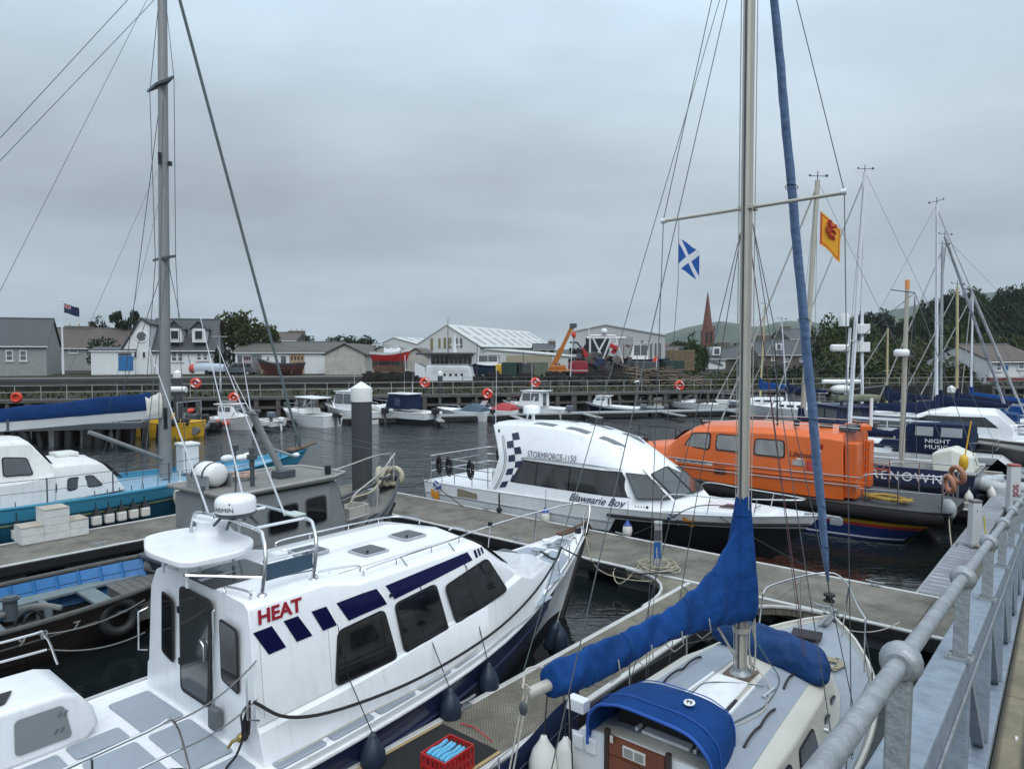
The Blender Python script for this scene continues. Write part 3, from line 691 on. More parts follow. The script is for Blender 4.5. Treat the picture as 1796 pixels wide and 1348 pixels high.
def patch(x0,x1,y0,y1,r=.05,skew=0,drop=0):
    pts=[(x0,y0),(x1,y0+skew),(x1,y1+skew),(x0,y1)]
    P=[V3((x,y,HD(x,y)-drop)) for x,y in pts]
    P2=roundp(P,r,3); mb=MB().prism(P2,(0,0,.006)); return mb.build('nonslip_patch',greydeck,hb,0)
# side-deck patches follow the sheer
for sd in(-1,1):
    x=.1
    while x<6.6:
        x2=x+.62
        t0=(x+3.9)/12.35;t1=(x2+3.9)/12.35
        b0=H.pt(t0,1).y-.07;b1=H.pt(t1,1).y-.07
        i0=max(.0,b0-.17) if x<5 else b0-.36; i1=max(0,b1-.17) if x<5 else b1-.36
        P=[V3((x,sd*i0,HD(x,i0))),V3((x2,sd*i1,HD(x2,i1))),V3((x2,sd*b1,HD(x2,b1))),V3((x,sd*b0,HD(x,b0)))]
        if sd<0: P=P[::-1]
        MB().prism(roundp(P,.04,3),(0,0,.006)).build('nonslip_patch',greydeck,hb,0)
        x=x2+.09
for x0,x1,y0,y1 in ((5.75,6.45,.52,.92),(5.75,6.45,-.92,-.52),(5.0,5.6,1.0,1.25),(5.0,5.6,-1.25,-1.0),(6.6,7.15,.06,.42),(6.6,7.15,-.42,-.06),(7.25,7.7,-.16,.16),(-.55,-.05,.25,1.3),(-.55,-.05,-.95,.12),(-1.25,-.68,.25,.62),(-1.25,-.68,-.95,.12),(-2.2,-1.35,-.95,-.1),(-2.2,-1.35,-.0,.55),(-3.2,-2.3,-.95,.3),(-.55,-.05,-1.45,-1.05)): patch(x0,x1,y0,y1,drop=0)
# cabin
def sec(b,z1,zt,k=1.0,roof=None):
    # base, ledge, above ledge, window top, chamfer top, roof edge, centre
    return [(1.50*k,b),(1.42*k,z1),(1.37*k,z1+.05),(1.26*k,zt-.28),(1.16*k,zt-.05),(1.05*k,zt),(.0,zt+.04)]
St=[(0.0,sec(.86,1.24,2.60)),(1.05,sec(.88,1.30,2.62)),(1.55,sec(.9,1.34,2.50)),(3.75,sec(1.0,1.62,2.52,.985))]
St.append(([4.9,4.72,4.62,4.05,3.92,3.86,4.02],[(1.33,1.12),(1.28,1.80),(1.22,1.85),(1.22,2.27),(1.12,2.45),(1.02,2.50),(0,2.54)]))
St.append(([5.5,5.15,5.1,4.75,4.7,4.68,4.95],[(1.1,1.18),(1.12,1.62),(1.1,1.66),(1.12,1.86),(1.05,1.9),(.95,1.92),(0,1.97)]))
St.append(([6.75,6.6,6.55,6.5,6.48,6.45,6.55],[(.45,1.36),(.42,1.42),(.42,1.43),(.40,1.46),(.38,1.47),(.36,1.48),(0,1.52)]))
# rake the aft face a little
St[0]=([0.02,0.0,0,0,.03,.05,.05],St[0][1])
loftcabin(hb,'cabin',St,white,28,.02)
def CY(z,x=2,lo=None):   # starboard side plane y at height
    zt=2.6 if x<1.2 else 2.5
    z1=1.24+.1*x; y1=1.37; y2=1.26
    return -(y1+(y2-y1)*(z-(z1+.05))/((zt-.28)-(z1+.05)))
def sw(pts,off=.004,r=.09,fr=.03):
    P=[V3((x,CY(z,x),z)) for x,z in pts]
    P=[p+V3((0,-off,0)) for p in P]
    a=window(hb,P,r,fr,.014,glass,rubber)
    P2=[V3((p.x,-p.y,p.z)) for p in P][::-1]; window(hb,P2,r,fr,.014,glass,rubber)
sw([(1.02,1.38),(2.0,1.40),(1.86,2.08),(1.12,2.02)]); sw([(2.12,1.42),(2.95,1.46),(2.80,2.18),(2.03,2.10)]); sw([(3.10,1.50),(4.25,1.72),(3.90,2.29),(2.96,2.10)])
# front windscreens
for y0,y1 in ((-1.0,-.36),(-.30,.30),(.36,1.0)):
    xo=lambda y:.18*(1-(y/1.0)**2)
    pts=[V3((4.70+xo(y0),y0,1.96)),V3((4.70+xo(y1),y1,1.96)),V3((4.06+xo(y1)*.7,y1,2.44)),V3((4.06+xo(y0)*.7,y0,2.44))]
    window(hb,[p+V3((.0,0,.0)) for p in pts],.05,.03,.008)
# navy dashes on the chamfer: side between window top and roof edge
def CH(x,z):
    P=[]
    for i in range(7):
        tb=[((X[i] if isinstance(X,list) else X),S_[i][0],S_[i][1]) for X,S_ in St]
        for q in range(len(tb)-1):
            if x<=tb[q+1][0] or q==len(tb)-2:
                u=(x-tb[q][0])/(tb[q+1][0]-tb[q][0]); P.append((tb[q][1]*(1-u)+tb[q+1][1]*u,tb[q][2]*(1-u)+tb[q+1][2]*u)); break
    for q in range(6):
        if z<=P[q+1][1]: 
            u=(z-P[q][1])/(P[q+1][1]-P[q][1]); return -(P[q][0]*(1-u)+P[q+1][0]*u)-.007
    return -P[-2][0]
def dash(pts,m=navystripe,nm='stripe_dash'):
    for sd in(1,-1):
        mb=MB()
        n=len(pts)
        (xa,za),(xb,zb),(xc,zc),(xd,zd)=pts  # bl br tr tl
        g=[];k=6
        for j in range(k+1):
            v=j/k
            for i in range(k+1):
                u=i/k; x=(xa*(1-u)+xb*u)*(1-v)+(xd*(1-u)+xc*u)*v; z=(za*(1-u)+zb*u)*(1-v)+(zd*(1-u)+zc*u)*v
                g.append(V3((x,sd*CH(x,z),z)))
        mb.add(g,[(j*(k+1)+i,j*(k+1)+i+1,(j+1)*(k+1)+i+1,(j+1)*(k+1)+i) for j in range(k) for i in range(k)])
        mb.build(nm,m,hb,0)
dash([(.20,2.03),(.42,2.045),(.26,2.33),(.03,2.32)]); dash([(.56,2.06),(.77,2.07),(.60,2.345),(.41,2.34)]); dash([(.92,2.08),(1.12,2.09),(.99,2.35),(.78,2.345)])
dash([(1.30,2.09),(1.92,2.125),(1.80,2.345),(1.14,2.345)]); dash([(2.05,2.15),(3.62,2.31),(3.56,2.435),(1.95,2.345)])
for k in range(4):
    x=3.70+k*.085; dash([(x,2.32+.012*k),(x+.05-.005*k,2.325+.012*k),(x+.04,2.435),(x-.01,2.43)])
text('lettering','HEAT',.21,(.10,-1.247,2.385),(1,.0,.012),(0,.42,1),redvinyl,hb,shear=.18,off=.006,sx=1.08)
MB().box((1.99,-1.273,2.22),(.045,.012,.045)).build('vent',black,hb,0)
# aft face: door, windows, handles
def af(pts,r=.06,fr=.025,gm_=glass,name='window'):
    return window(hb,[V3((-.006-.0*z,y,z)) for y,z in pts],r,fr,.012,gm_,rubber,name=name)
dr=MB().plate([V3((-.008,y,z)) for y,z in [(.40,1.18),(-.36,1.18),(-.44,2.50),(.38,2.52)]],.02,.10).build('door',rubber,hb,30)
MB().plate([V3((-.029,y,z)) for y,z in [(.35,1.24),(-.31,1.24),(-.39,2.44),(.33,2.46)]],.004,.08).build('pane',mat('smoked_glass',(.035,.04,.042),.08,var=.2,vs=1.5,spec=.8),dr,30)
MB().tube([(-.05,-.30,1.75),(-.06,-.30,1.95),(-.06,-.22,1.99)],.012,6).build('handle',ss,dr,60)
mb=MB(); mb.box((-.02,.40,1.55),(.03,.05,.08)); mb.box((-.02,.41,2.2),(.03,.05,.08)); mb.build('hinge',black,dr,0)
af([(.94,1.52),(.60,1.45),(.60,2.28),(.90,2.34)]); af([(-.62,1.62),(-1.02,1.55),(-1.0,2.30),(-.60,2.34)])
mb=MB(); mb.tube([(-.03,-.52,2.42),(-.05,-.52,2.40),(-.05,-.52,1.22),(-.03,-.52,1.2)],.012,6); mb.build('grab_rail',ss,hb,60)
MB().box((-.06,-.55,1.15),(.10,.20,.26)).build('junction_box',mat('grey_plastic',(.10,.11,.12),.5),hb,0,.03)
mb=MB().ball((-.05,-1.12,1.12),.055,8); mb.tube([(-.05,-1.12,1.12),(-.12,-1.05,1.08),(-.14,-1.0,1.0)],.02,6); mb.build('brass_fitting',mat('brass',(.35,.25,.08),.35,metal=.7),hb,60)
for s_ in(-1,1):
    MB().tube([(.0,s_*1.36,2.0),(-.12,s_*1.37,1.97),(-.12,s_*1.40,1.45),(.0,s_*1.42,1.40)],.013,6).build('grab_handle',ss,hb,60)
# sunken smoked glass above the door (sliding hatch)
MB().plate([(.02,.38,2.625),(.02,-.42,2.625),(.85,-.42,2.645),(.85,.38,2.645)],.012,.03).build('sliding_hatch',mat('smoked_glass',(.03,.03,.03)),hb,20)
for sd in(-1,1):
    MB().tube([(x,sd*(-CH(x,z)-.003),z) for x,z in ((.03,1.30),(1.0,1.36),(1.6,1.40),(2.6,1.50),(3.7,1.63))],.006,4).build('moulding_seam',mat('seam_grey',(.42,.43,.43),.6),hb,60)
    for x in (.10,.99): MB().tube([(x,sd*(-CH(x,z)-.003),z) for z in (1.36,1.8,2.3)],.003,4).build('panel_joint',MATS['seam_grey'],hb,60)
for x,y in ((.2,.9),(.25,-.85),(.9,.85),(1.4,-.75),(1.4,.8),(2.0,.62),(2.8,.62),(3.6,-.62)): MB().lathe([(.012,0),(.010,.006)],(x,y,interp([(0,2.63),(1.05,2.65),(1.55,2.53),(4,2.55)],x)),6).build('screw_head',ss,hb,0)
# roof hatches
def hatch(x,y,z,l=.44,w_=.44,rz=0):
    rt=MB().plate([(x-l/2,y-w_/2,z),(x+l/2,y-w_/2,z),(x+l/2,y+w_/2,z),(x-l/2,y+w_/2,z)],.04,.05).build('deck_hatch',mat('hatch_frame_grey',(.36,.38,.40),.4),hb,20)
    MB().plate([(x-l/2+.035,y-w_/2+.035,z+.036),(x+l/2-.035,y-w_/2+.035,z+.036),(x+l/2-.035,y+w_/2-.035,z+.036),(x-l/2+.035,y+w_/2-.035,z+.036)],.012,.04).build('pane',mat('hatch_smoke',(.042,.05,.058),.15,var=0),rt,20)
    MB().lathe([(.018,0),(.018,.02)],(x-.1,y-.1,z+.048),8).build('catch',black,rt,60)
hatch(2.38,-.32,2.53); hatch(3.28,-.14,2.545); hatch(1.78,.28,2.55); hatch(6.0,.17,1.60,.4,.42)
# moulded coaming round the fore roof
mb=MB()
mb.prism([(1.25,-.78,2.515),(3.55,-.72,2.53),(3.8,-.45,2.535),(3.8,.45,2.535),(3.55,.72,2.53),(1.25,.78,2.515)],(0,0,.018)); mb.build('roof_coaming',white,hb,20,.008)
# handrails on roof
def hrail(pts,legs,r=.014,nm='handrail'):
    mb=MB(); mb.tube(smoothpts(pts,5),r,6)
    for p in legs: mb.tube([p,V3(p)-V3((0,0,.085))],.009,5)
    return mb.build(nm,ss,hb,60)
hrail([(1.72,-1.04,2.50),(1.80,-1.05,2.585),(2.6,-1.01,2.60),(3.6,-.95,2.61),(3.95,-.80,2.60),(4.05,-.45,2.6),(3.98,-.35,2.55)],[(2.3,-1.02,2.59),(3.0,-.98,2.6),(3.6,-.95,2.61)])
hrail([(1.72,1.04,2.50),(1.80,1.05,2.585),(2.6,1.01,2.60),(3.6,.95,2.61),(3.95,.80,2.60),(4.05,.45,2.6),(3.98,.35,2.55)],[(2.3,1.02,2.59),(3.0,.98,2.6),(3.6,.95,2.61)])
hrail([(1.05,-1.0,2.62),(1.07,-1.0,2.70),(1.65,-1.0,2.64),(1.70,-1.0,2.55)],[])
for s_ in(-1,1): hrail([(.05,s_*.62,2.63),(.06,s_*.62,2.69),(.14,s_*1.0,2.69),(.14,s_*1.02,2.62)],[])
for p in ((1.35,.1),(1.5,.45)): MB().lathe([(.055,0),(.05,.03),(.02,.04)],(p[0],p[1],2.60),10).build('vent',white,hb,60)
# radar arch, table top, dome
def arch(x,y0=-1.0,y1=.55):
    pts=[(x-.25,y0,2.62),(x-.20,y0,3.0),(x-.14,y0+.14,3.22),(x-.1,y0+.4,3.30),(x-.1,y1-.3,3.30),(x-.14,y1,3.2),(x-.2,y1,2.62)]
    return MB().tube(smoothpts(pts,6),.024,8)
mb=arch(.55,-1.0,.9); mb2=arch(1.25,-.98,.92)
mb.v+= []
mb.build('radar_arch',ss,hb,60); mb2.build('radar_arch',ss,hb,60)
mb=MB()
for p_,q_,r_ in (((.35,-.95,2.98),(1.05,-.93,2.98),.014),((.35,-.97,2.78),(1.05,-.95,2.72),.012),((.42,-.6,3.30),(1.15,-.6,3.30),.02),((.42,.35,3.30),(1.15,.35,3.30),.02),((-.35,-.50,2.90),(.35,-.97,2.80),.016),((.32,.9,2.85),(1.0,.92,2.85),.012)): MB().tube([p_,q_],r_,6).build('arch_rail',ss,hb,60)
for p in ((.30,-1.0),(1.0,-.98),(.30,.9),(1.0,.92)): MB().lathe([(.06,0),(.05,.02),(.03,.03)],(p[0],p[1],2.605),12).build('foot_flange',ss,hb,60)
MB().plate([(.34,-.985,2.76),(1.0,-.965,2.76),(1.0,-.965,2.95),(.34,-.985,2.95)],.012,.02).build('arch_screen',mat('blue_grey_acrylic',(.05,.09,.14),.12,var=.1),hb,20)
tb=[(-.33,-.42),(.38,-.46),(.78,-.06),(.84,1.12),(.26,1.26),(-.10,1.20),(-.38,.50)]
mb=MB().prism(roundp([V3((x,y,2.93)) for x,y in tb],.22,6),(0,0,.085)); mb.build('flybridge_table',white,hb,40,.02,)
o=MB().lathe([(.30,0),(.25,.05),(.24,.13),(.30,.19),(.29,.20),(.24,.20)],(.60,.72,3.01),20,None,.8,1.1).build('seat_pod',white,hb,50)
mb=MB(); 
for x,y in ((-.12,-.05),(.2,.3),(-.05,.75),(.6,.2)): mb.tube([(x,y,2.60),(x,y,2.93)],.022,8)
mb.build('table_leg',white,hb,60)
dm=empty('radar_dome',(.60,.12,3.34),0); dm.parent=hb; dm.scale=(1.08,1.08,1.0)
dmo=MB().lathe([(.19,0),(.23,.02),(.235,.055),(.235,.17),(.22,.215),(.17,.245),(.02,.26)],n=28).build('dome',white,dm,50)
MB().lathe([(.17,-.03),(.225,-.005),(.237,.03),(.232,.045)],n=28).build('dome_base',greydark,dm,50)
mb=MB(); mb.tube([(-.12,-.1,-.03),(-.2,-.15,-.14)],.02,6); mb.tube([(.12,.1,-.03),(.2,.15,-.14)],.02,6); mb.tube([(-.12,.1,-.03),(-.2,.15,-.14)],.02,6); mb.tube([(.12,-.1,-.03),(.2,-.15,-.14)],.02,6); mb.build('bracket',greydark,dm,60)
# curved maker lettering on the dome, facing the camera
def curvedtext(s,size,Rr,ang0,z,m,parent):
    o=text('lettering',s,size,(0,0,0),(1,0,0),(0,1,0),m,parent,off=0)
    for v in o.data.vertices:
        a=ang0+v.co.x/Rr; r_=Rr+.002+(v.co.z if v.co.z>0 else 0)*.5+.006; v.co=V3((math.cos(a)*r_,math.sin(a)*r_,z+v.co.y))
    return o
curvedtext('GARMIN',.078,.2355,rad(-50-172+72)-.8,.075,blackvinyl,dm)
o=MB().prism([(0,0,0),(.022,0,0),(.011,0,.03)],(0,.002,0)).build('triangle_mark',blackvinyl,dm,0); aa=rad(-50-172+72+58)-.8; o.location=(math.cos(aa)*.237,math.sin(aa)*.237,.165); o.rotation_euler=(0,0,aa+math.pi/2)
MB().box((1.1,-.45,3.335),(.17,.26,.035)).build('gps_box',mat('pale_green_grey',(.42,.48,.46),.4),hb,0,.015)
def antenna(x,y,z,L_,lean=(0,0),parent=hb,m=None,nm='antenna'):
    return MB().tube([(x,y,z),(x+lean[0]*L_*.5,y+lean[1]*L_*.5,z+L_*.5),(x+lean[0]*L_,y+lean[1]*L_,z+L_)],[.014,.009,.004],6).build(nm,m or whitemast,parent,60)
antenna(1.05,-.30,3.30,2.2,(-.25,.28)); antenna(.45,.55,3.32,2.3,(-.22,.25)); antenna(.9,.4,3.3,2.6,(-.1,.25))
MB().tube([(.42,.62,3.3),(.42,.62,3.6)],.008,6).lathe([(.02,0),(.03,.02),(.03,.07),(.01,.08)],(.42,.62,3.6),8).build('light',greydark,hb,60)
# bow rail
def railline(pts,posts,z0f,r=.014,nm='pulpit',mid=None,parent=hb,m=ss):
    mb=MB(); mb.tube(smoothpts(pts,5),r,6)
    for p,q in posts: mb.tube([p,q],r*.85,6)
    if mid: mb.tube(smoothpts(mid,5),r*.6,5)
    return mb.build(nm,m,parent,60)
railline([(5.2,1.18,1.25),(5.3,1.15,1.75),(6.4,.86,1.98),(7.6,.42,2.15),(8.3,.16,2.2),(8.35,-.16,2.2),(8.1,-.25,1.68)],[((6.3,.9,1.4),(6.35,.87,1.97)),((7.3,.5,1.55),(7.35,.49,2.12)),((7.9,-.3,1.65),(8.1,-.2,2.18))],0)
railline([(6.35,-.85,1.33),(6.3,-.84,1.62),(6.6,-.76,1.72),(7.3,-.5,1.78),(7.5,-.42,1.60)],[((6.9,-.66,1.42),(6.92,-.66,1.75))],0)
MB().box((7.55,-.42,1.86),(.09,.10,.12)).build('searchlight',black,hb,0,.01)
MB().box((6.35,.87,2.02),(.06,.08,.08)).build('deck_light',black,hb,0,.01)
mb=MB(); mb.box((7.75,0,1.72),(.5,.16,.05)); mb.tube([(7.6,0,1.74),(8.5,0,1.80)],.022,6); mb.tube([(8.35,.06,1.74),(8.5,.05,1.95)],.012,5); mb.tube([(8.35,-.06,1.74),(8.5,-.05,1.95)],.012,5); mb.tube([(8.5,-.12,1.66),(8.58,0,1.72),(8.5,.12,1.66)],.03,6); mb.build('anchor_roller',rust,hb,60)
MB().tube([(6.85,-.22,1.50),(6.85,.22,1.50)],.02,6).tube([(6.85,-.1,1.42),(6.85,-.1,1.5)],.02,6).tube([(6.85,.1,1.42),(6.85,.1,1.5)],.02,6).build('mooring_cleat',galv,hb,60)
mb=MB(); mb.lathe([(.1,0),(.09,.05),(.02,.07)],(7.35,.22,1.56),10); mb.build('vent',white,hb,60)
MB().lathe([(.06,0),(.05,.005)],(7.2,.05,1.56),12).lathe([(.06,0),(.05,.005)],(7.32,-.08,1.575),12).build('deck_plate',greydark,hb,60)
# aft cockpit box (engine casing) with rounded end, panel, slot
bx=[(-1.0,.86),(-.86,1.0),(-.92,1.22),(-1.08,1.44),(-1.25,1.50),(-4.2,1.55),(-4.2,.84)]
mb=MB().prism([(x,.66,z) for x,z in bx],(0,1.05,0)); mb.build('cockpit_locker',white,hb,40,.05,bseg=3)
MB().plate([V3((x,.652,z)) for x,z in [(-1.72,.98),(-1.16,.98),(-1.24,1.38),(-1.72,1.38)]],.012,.06).build('locker_panel',mat('locker_grey',(.20,.22,.225),.5,var=.03),hb,20)
mb=MB()
for x,z in ((-1.30,1.28),(-1.34,1.10)):
    mb.tube([(x,.637,z-.02),(x+.03,.637,z+.03)],.012,5); mb.tube([(x+.06,.637,z-.02),(x+.09,.637,z+.03)],.012,5)
mb.build('vent_slot',mat('slot_dark',(.10,.11,.12),.5),hb,60)
MB().plate([(-3.9,.85,1.545),(-1.75,.85,1.525),(-1.6,1.15,1.525),(-3.9,1.15,1.545)],.006,.03).build('locker_top_pad',rubber,hb,20)
mb=MB().prism([(x,-1.55,z) for x,z in [(-1.0,.86),(-.95,1.0),(-1.05,1.12),(-1.3,1.2),(-4.0,1.2),(-4.0,.84)]],(0,.55,0)); mb.build('side_locker',white,hb,40,.05,bseg=3)
def rl(pts,nm='guard_rail'): return MB().tube(smoothpts(pts,4),.016,7).build(nm,ss,hb,60)
rl([(-3.9,1.62,1.95),(-1.45,1.62,1.95),(-1.15,1.60,1.92),(-1.02,1.55,1.52)]); rl([(-3.9,1.62,1.75),(-1.12,1.60,1.72)])
rl([(-3.6,-1.55,1.78),(-2.2,-1.55,1.78),(-1.2,-1.52,1.82),(-.95,-1.5,1.80),(-.78,-1.46,1.2)])
rl([(-3.6,-1.55,1.5),(-2.0,-1.55,1.48),(-.9,-1.5,1.5)]); rl([(-2.2,-1.55,1.2),(-2.2,-1.55,1.78)],'stanchion'); rl([(-3.1,-1.55,1.2),(-3.1,-1.55,1.78)],'stanchion'); rl([(-1.7,-1.55,1.2),(-1.7,-1.55,1.78)],'stanchion')
mb=MB(); mb.tube([(-2.75,-1.5,1.80),(-2.55,-1.25,1.98)],.028,8); mb.build('rod_holder',ss,hb,60)
rope('guard_rope',sag((-.95,-1.5,1.80),(0,-1.38,2.05),.08),.009,mat('grey_rope',(.15,.15,.15),.8),hb); rope('guard_rope',sag((-.9,-1.5,1.5),(0,-1.38,1.62),.06),.009,MATS['grey_rope'],hb)
rope('guard_rope',sag((-1.2,1.6,1.94),(-.02,1.40,2.1),.10),.009,MATS['grey_rope'],hb); rope('guard_rope',sag((-1.1,1.6,1.72),(-.02,1.42,1.65),.10),.009,MATS['grey_rope'],hb)
# things hanging on it
def hw(x,y,z): return hb.matrix_world@V3((x,y,z))
bpy.context.view_layer.update()
for k,(x,z,zt,lb,s_) in enumerate([(1.22,.34,2.55,'navy teardrop fender below the after side window',.84),(2.62,.32,2.60,'navy teardrop fender below the middle side window',.84),(3.55,.32,2.60,'navy teardrop fender below the forward side window',.84)]):
    y=H.side(x,.6,-1).y-.19*s_
    fo=fender(hw(x,y,z),lb+' of the HEAT boat',s_*1 and fend,s_)
    top=hw(x,-1.72,1.02); 
    MB().tube([V3((0,0,.54)),hw(x-.02,-1.40,1.45)-fo.location,hw(x-.1,-1.25,2.25)-fo.location,hw(x-.25,-1.03,zt)-fo.location],.007,5).build('lanyard',ropeb,fo,0)
fo=fender(hw(5.55,-1.15,.28),'slim navy fender hanging at a slant near the bow of the HEAT boat',fend,.8,None,'cyl',tilt=.35); MB().tube([V3((0,0,.52)),V3((-.02,.05,.9))],.01,5).build('lanyard',wirel,fo,0)
fender(hw(6.0,-1.05,-.05),'round dark fender low at the water under the HEAT boat bow',fend,1.05)
rope('mooring_rope',smoothpts([hw(-.05,-1.40,1.62),hw(.3,-1.52,1.35),hw(1.0,-1.55,1.18),hw(2.2,-1.62,1.15),hw(3.6,-1.6,1.28),hw(4.8,-1.38,1.45),hw(5.9,-1.0,1.62),hw(6.6,-.70,1.75)],5),.020,ropeb,label='heavy black rope sweeping along the side deck of the HEAT boat')
rope('mooring_rope',smoothpts([hw(.1,-1.62,.96),hw(1.2,-1.6,1.0),hw(2.4,-1.66,1.06),hw(3.4,-1.52,1.1)],5),.012,wirel,label='thin pale rope lying on the side deck of the HEAT boat')
rope('mooring_rope',smoothpts([hw(6.7,-.6,1.74),hw(7.2,-1.0,1.4),D(5.2,-3.4,.75),D(4.75,-2.4,.62)],5),.016,ropeb,label='black rope from the HEAT boat bow to the main pontoon')
rope('mooring_rope',smoothpts([hw(6.85,0,1.52),hw(6.8,-.4,1.45),hw(6.7,-.62,1.72)],5),.02,ropeb,label='short black rope from bow cleat to rail of the HEAT boat')
rope('mooring_rope',smoothpts([hw(8.2,-.1,1.78),D(5.6,-4.0,.9),D(5.1,-2.8,.45),D(4.95,-2.25,.58)],5),.012,ropebe,label='slack beige rope from HEAT boat bow roller to the pontoon cleat')
mb=MB()
for k in range(16):
    a=k*.9; mb.tube(smoothpts([hw(-.06,-1.34,1.62),hw(-.10,-1.34-.05*math.sin(a),1.35-.01*k),hw(-.12,-1.30+.05*math.cos(a),1.15+.02*k),hw(-.07,-1.34,1.6)],3),.011,5) if k%2==0 else None
tag(mb.build('rope_hank',ropeb,None,60),'hank of black rope hung on the after corner of the HEAT boat','rope')
rope('black_hose',smoothpts([hw(-.08,-1.30,1.3),hw(-.15,-1.2,1.0),hw(-.3,-1.25,.92),hw(-.2,-1.45,.93),hw(-.5,-1.4,.95),hw(-.9,-1.3,1.22),hw(-1.6,-1.45,1.24)],5),.014,ropeb,label='black hose trailing over the after side deck of the HEAT boat',cat='hose')
mb=MB()
for k in range(5): mb.torus(hw(-1.75+.03*k,-1.56,1.42-.03*k),.13+.012*k,.014,Matrix.Rotation(rad(50),4,'Z')@Matrix.Rotation(rad(90),4,'X')@Matrix.Diagonal((.55,1,1,1)),16,5)
tag(mb.build('rope_coil',ropeb,None,60),'black rope coil hung on the cockpit guard rail at lower left','rope')
# ---------------- near sailing boat ----------------
sb=boatroot('sailing_boat',2.73,8.2,49.8,'grey decked sailing boat with royal blue boom cover and sprayhood nearest the gangway','sailing boat')
S=Hull(-4.3,7.95,[(0,1.0),(.3,.98),(.6,1.03),(.85,1.12),(1,1.22)],[(0,.85),(.25,1.22),(.5,1.33),(.68,1.22),(.82,.92),(.92,.52),(.98,.18),(1,.03)],[(0,.5),(.25,1.05),(.5,1.15),(.7,.9),(.85,.45),(.97,.06),(1,.01)],(.05,.90),.8)
S.bottom('hull_bottom',mat('antifoul_black',(.02,.02,.022),.7),sb)
S.band('hull_side',cream,sb,0,.80); S.band('rubbing_band',mat('dark_grey_gunwale_band',(.07,.075,.08),.6),sb,.80,.90,off=.012); S.band('topside',cream,sb,.90,1.0)
S.deck('deck',greydeck,sb,.04,.06,t0=0,camber=.03,wall=cream)
S.rail('toe_rail',cream,sb,.03,1.0)
def crease(o,st,size=.16):
    m=o.modifiers.new('ss','SUBSURF'); m.levels=3; m.render_levels=3
    for k,(sz,f) in enumerate(((size,1),(size*.4,.45))):
        t=bpy.data.textures.new('cloth','CLOUDS'); t.noise_scale=sz; t.noise_depth=2
        d=o.modifiers.new('d','DISPLACE'); d.texture=t; d.strength=st*f; d.mid_level=.5; d.texture_coords='LOCAL'

def SS(b,z0,z1,k=1): return [(b+.08,z0),(b+.02,z0+.12),(b-.05,z1-.06),(b-.12,z1-.01),(b*.5,z1+.045),(0,z1+.06)]
cs=[(-2.05,SS(.98,.97,1.50)),(-1.0,SS(.99,.98,1.53)),(0.2,SS(.92,1.0,1.54)),(.9,SS(.80,1.02,1.50)),([1.35,1.33,1.25,1.22,1.2,1.22],SS(.68,1.05,1.45)),([2.0,1.95,1.9,1.85,1.8,1.8],[(.46,1.08),(.42,1.12),(.36,1.16),(.30,1.18),(.15,1.2),(0,1.21)])]
loftcabin(sb,'coachroof',cs,cream,30,.015)
def SP(x,y): # roof surface height
    X=[c[0] if not isinstance(c[0],list) else c[0][3] for c in cs]
    for q in range(len(cs)-1):
        if x<=X[q+1] or q==len(cs)-2:
            u=min(1,max(0,(x-X[q])/(X[q+1]-X[q]))); A=[(a[0]*(1-u)+b[0]*u,a[1]*(1-u)+b[1]*u) for a,b in zip(cs[q][1],cs[q+1][1])]; break
    A=A[3:]
    y=abs(y)
    for (y0,z0),(y1,z1) in zip(A,A[1:]):
        if y>=y1: 
            v=min(1,max(0,(y0-y)/(y0-y1+1e-6))); return z0+(z1-z0)*v
    return A[-1][1]
def roofsheet(name,pts,m,t=.006,k=8):
    """a thin panel following the cambered coachroof, corners bl br tr tl in (x,y)"""
    g=[];mb=MB()
    for lift in (.0,t):
        for j in range(k+1):
            for i in range(k+1):
                u,v=i/k,j/k; x=(pts[0][0]*(1-u)+pts[1][0]*u)*(1-v)+(pts[3][0]*(1-u)+pts[2][0]*u)*v; y=(pts[0][1]*(1-u)+pts[1][1]*u)*(1-v)+(pts[3][1]*(1-u)+pts[2][1]*u)*v
                g.append(V3((x,y,SP(x,y)+.002+lift)))
    N_=(k+1)**2; mb.add(g,[(N_+j*(k+1)+i,N_+j*(k+1)+i+1,N_+(j+1)*(k+1)+i+1,N_+(j+1)*(k+1)+i) for j in range(k) for i in range(k)])
    ed=[(i,0) for i in range(k)]+[(k,j) for j in range(k)]+[(k-i,k) for i in range(k)]+[(0,k-j) for j in range(k)]
    id_=lambda p:p[1]*(k+1)+p[0]
    mb.add(g,[(id_(ed[i]),id_(ed[(i+1)%len(ed)]),id_(ed[(i+1)%len(ed)])+N_,id_(ed[i])+N_) for i in range(len(ed))])
    return mb.build(name,m,sb,50)
roofsheet('nonslip_panel',[(-1.9,-.80),(.95,-.64),(.95,-.20),(-1.9,-.30)],greydeck)
roofsheet('nonslip_panel',[(-1.9,.30),(.95,.20),(.95,.64),(-1.9,.80)],greydeck)
roofsheet('nonslip_panel',[(.98,-.60),(1.2,-.50),(1.2,.50),(.98,.60)],greydeck)
# sliding hatch garage
MB().prism([(-1.9,-.26,1.575),(-.25,-.19,1.60),(-.25,.19,1.60),(-1.9,.26,1.575)],(0,0,.035)).build('hatch_garage',white,sb,20,.008)
MB().box((-1.05,-.285,1.60),(1.7,.03,.04),rot_z(.04)).build('hatch_runner',white,sb,0,.005); MB().box((-1.05,-.245,1.618),(.7,.03,.014),rot_z(.04)).build('hatch_track',black,sb,0)
MB().box((-1.05,.285,1.60),(1.7,.03,.04),rot_z(-.04)).build('hatch_runner',white,sb,0,.005)
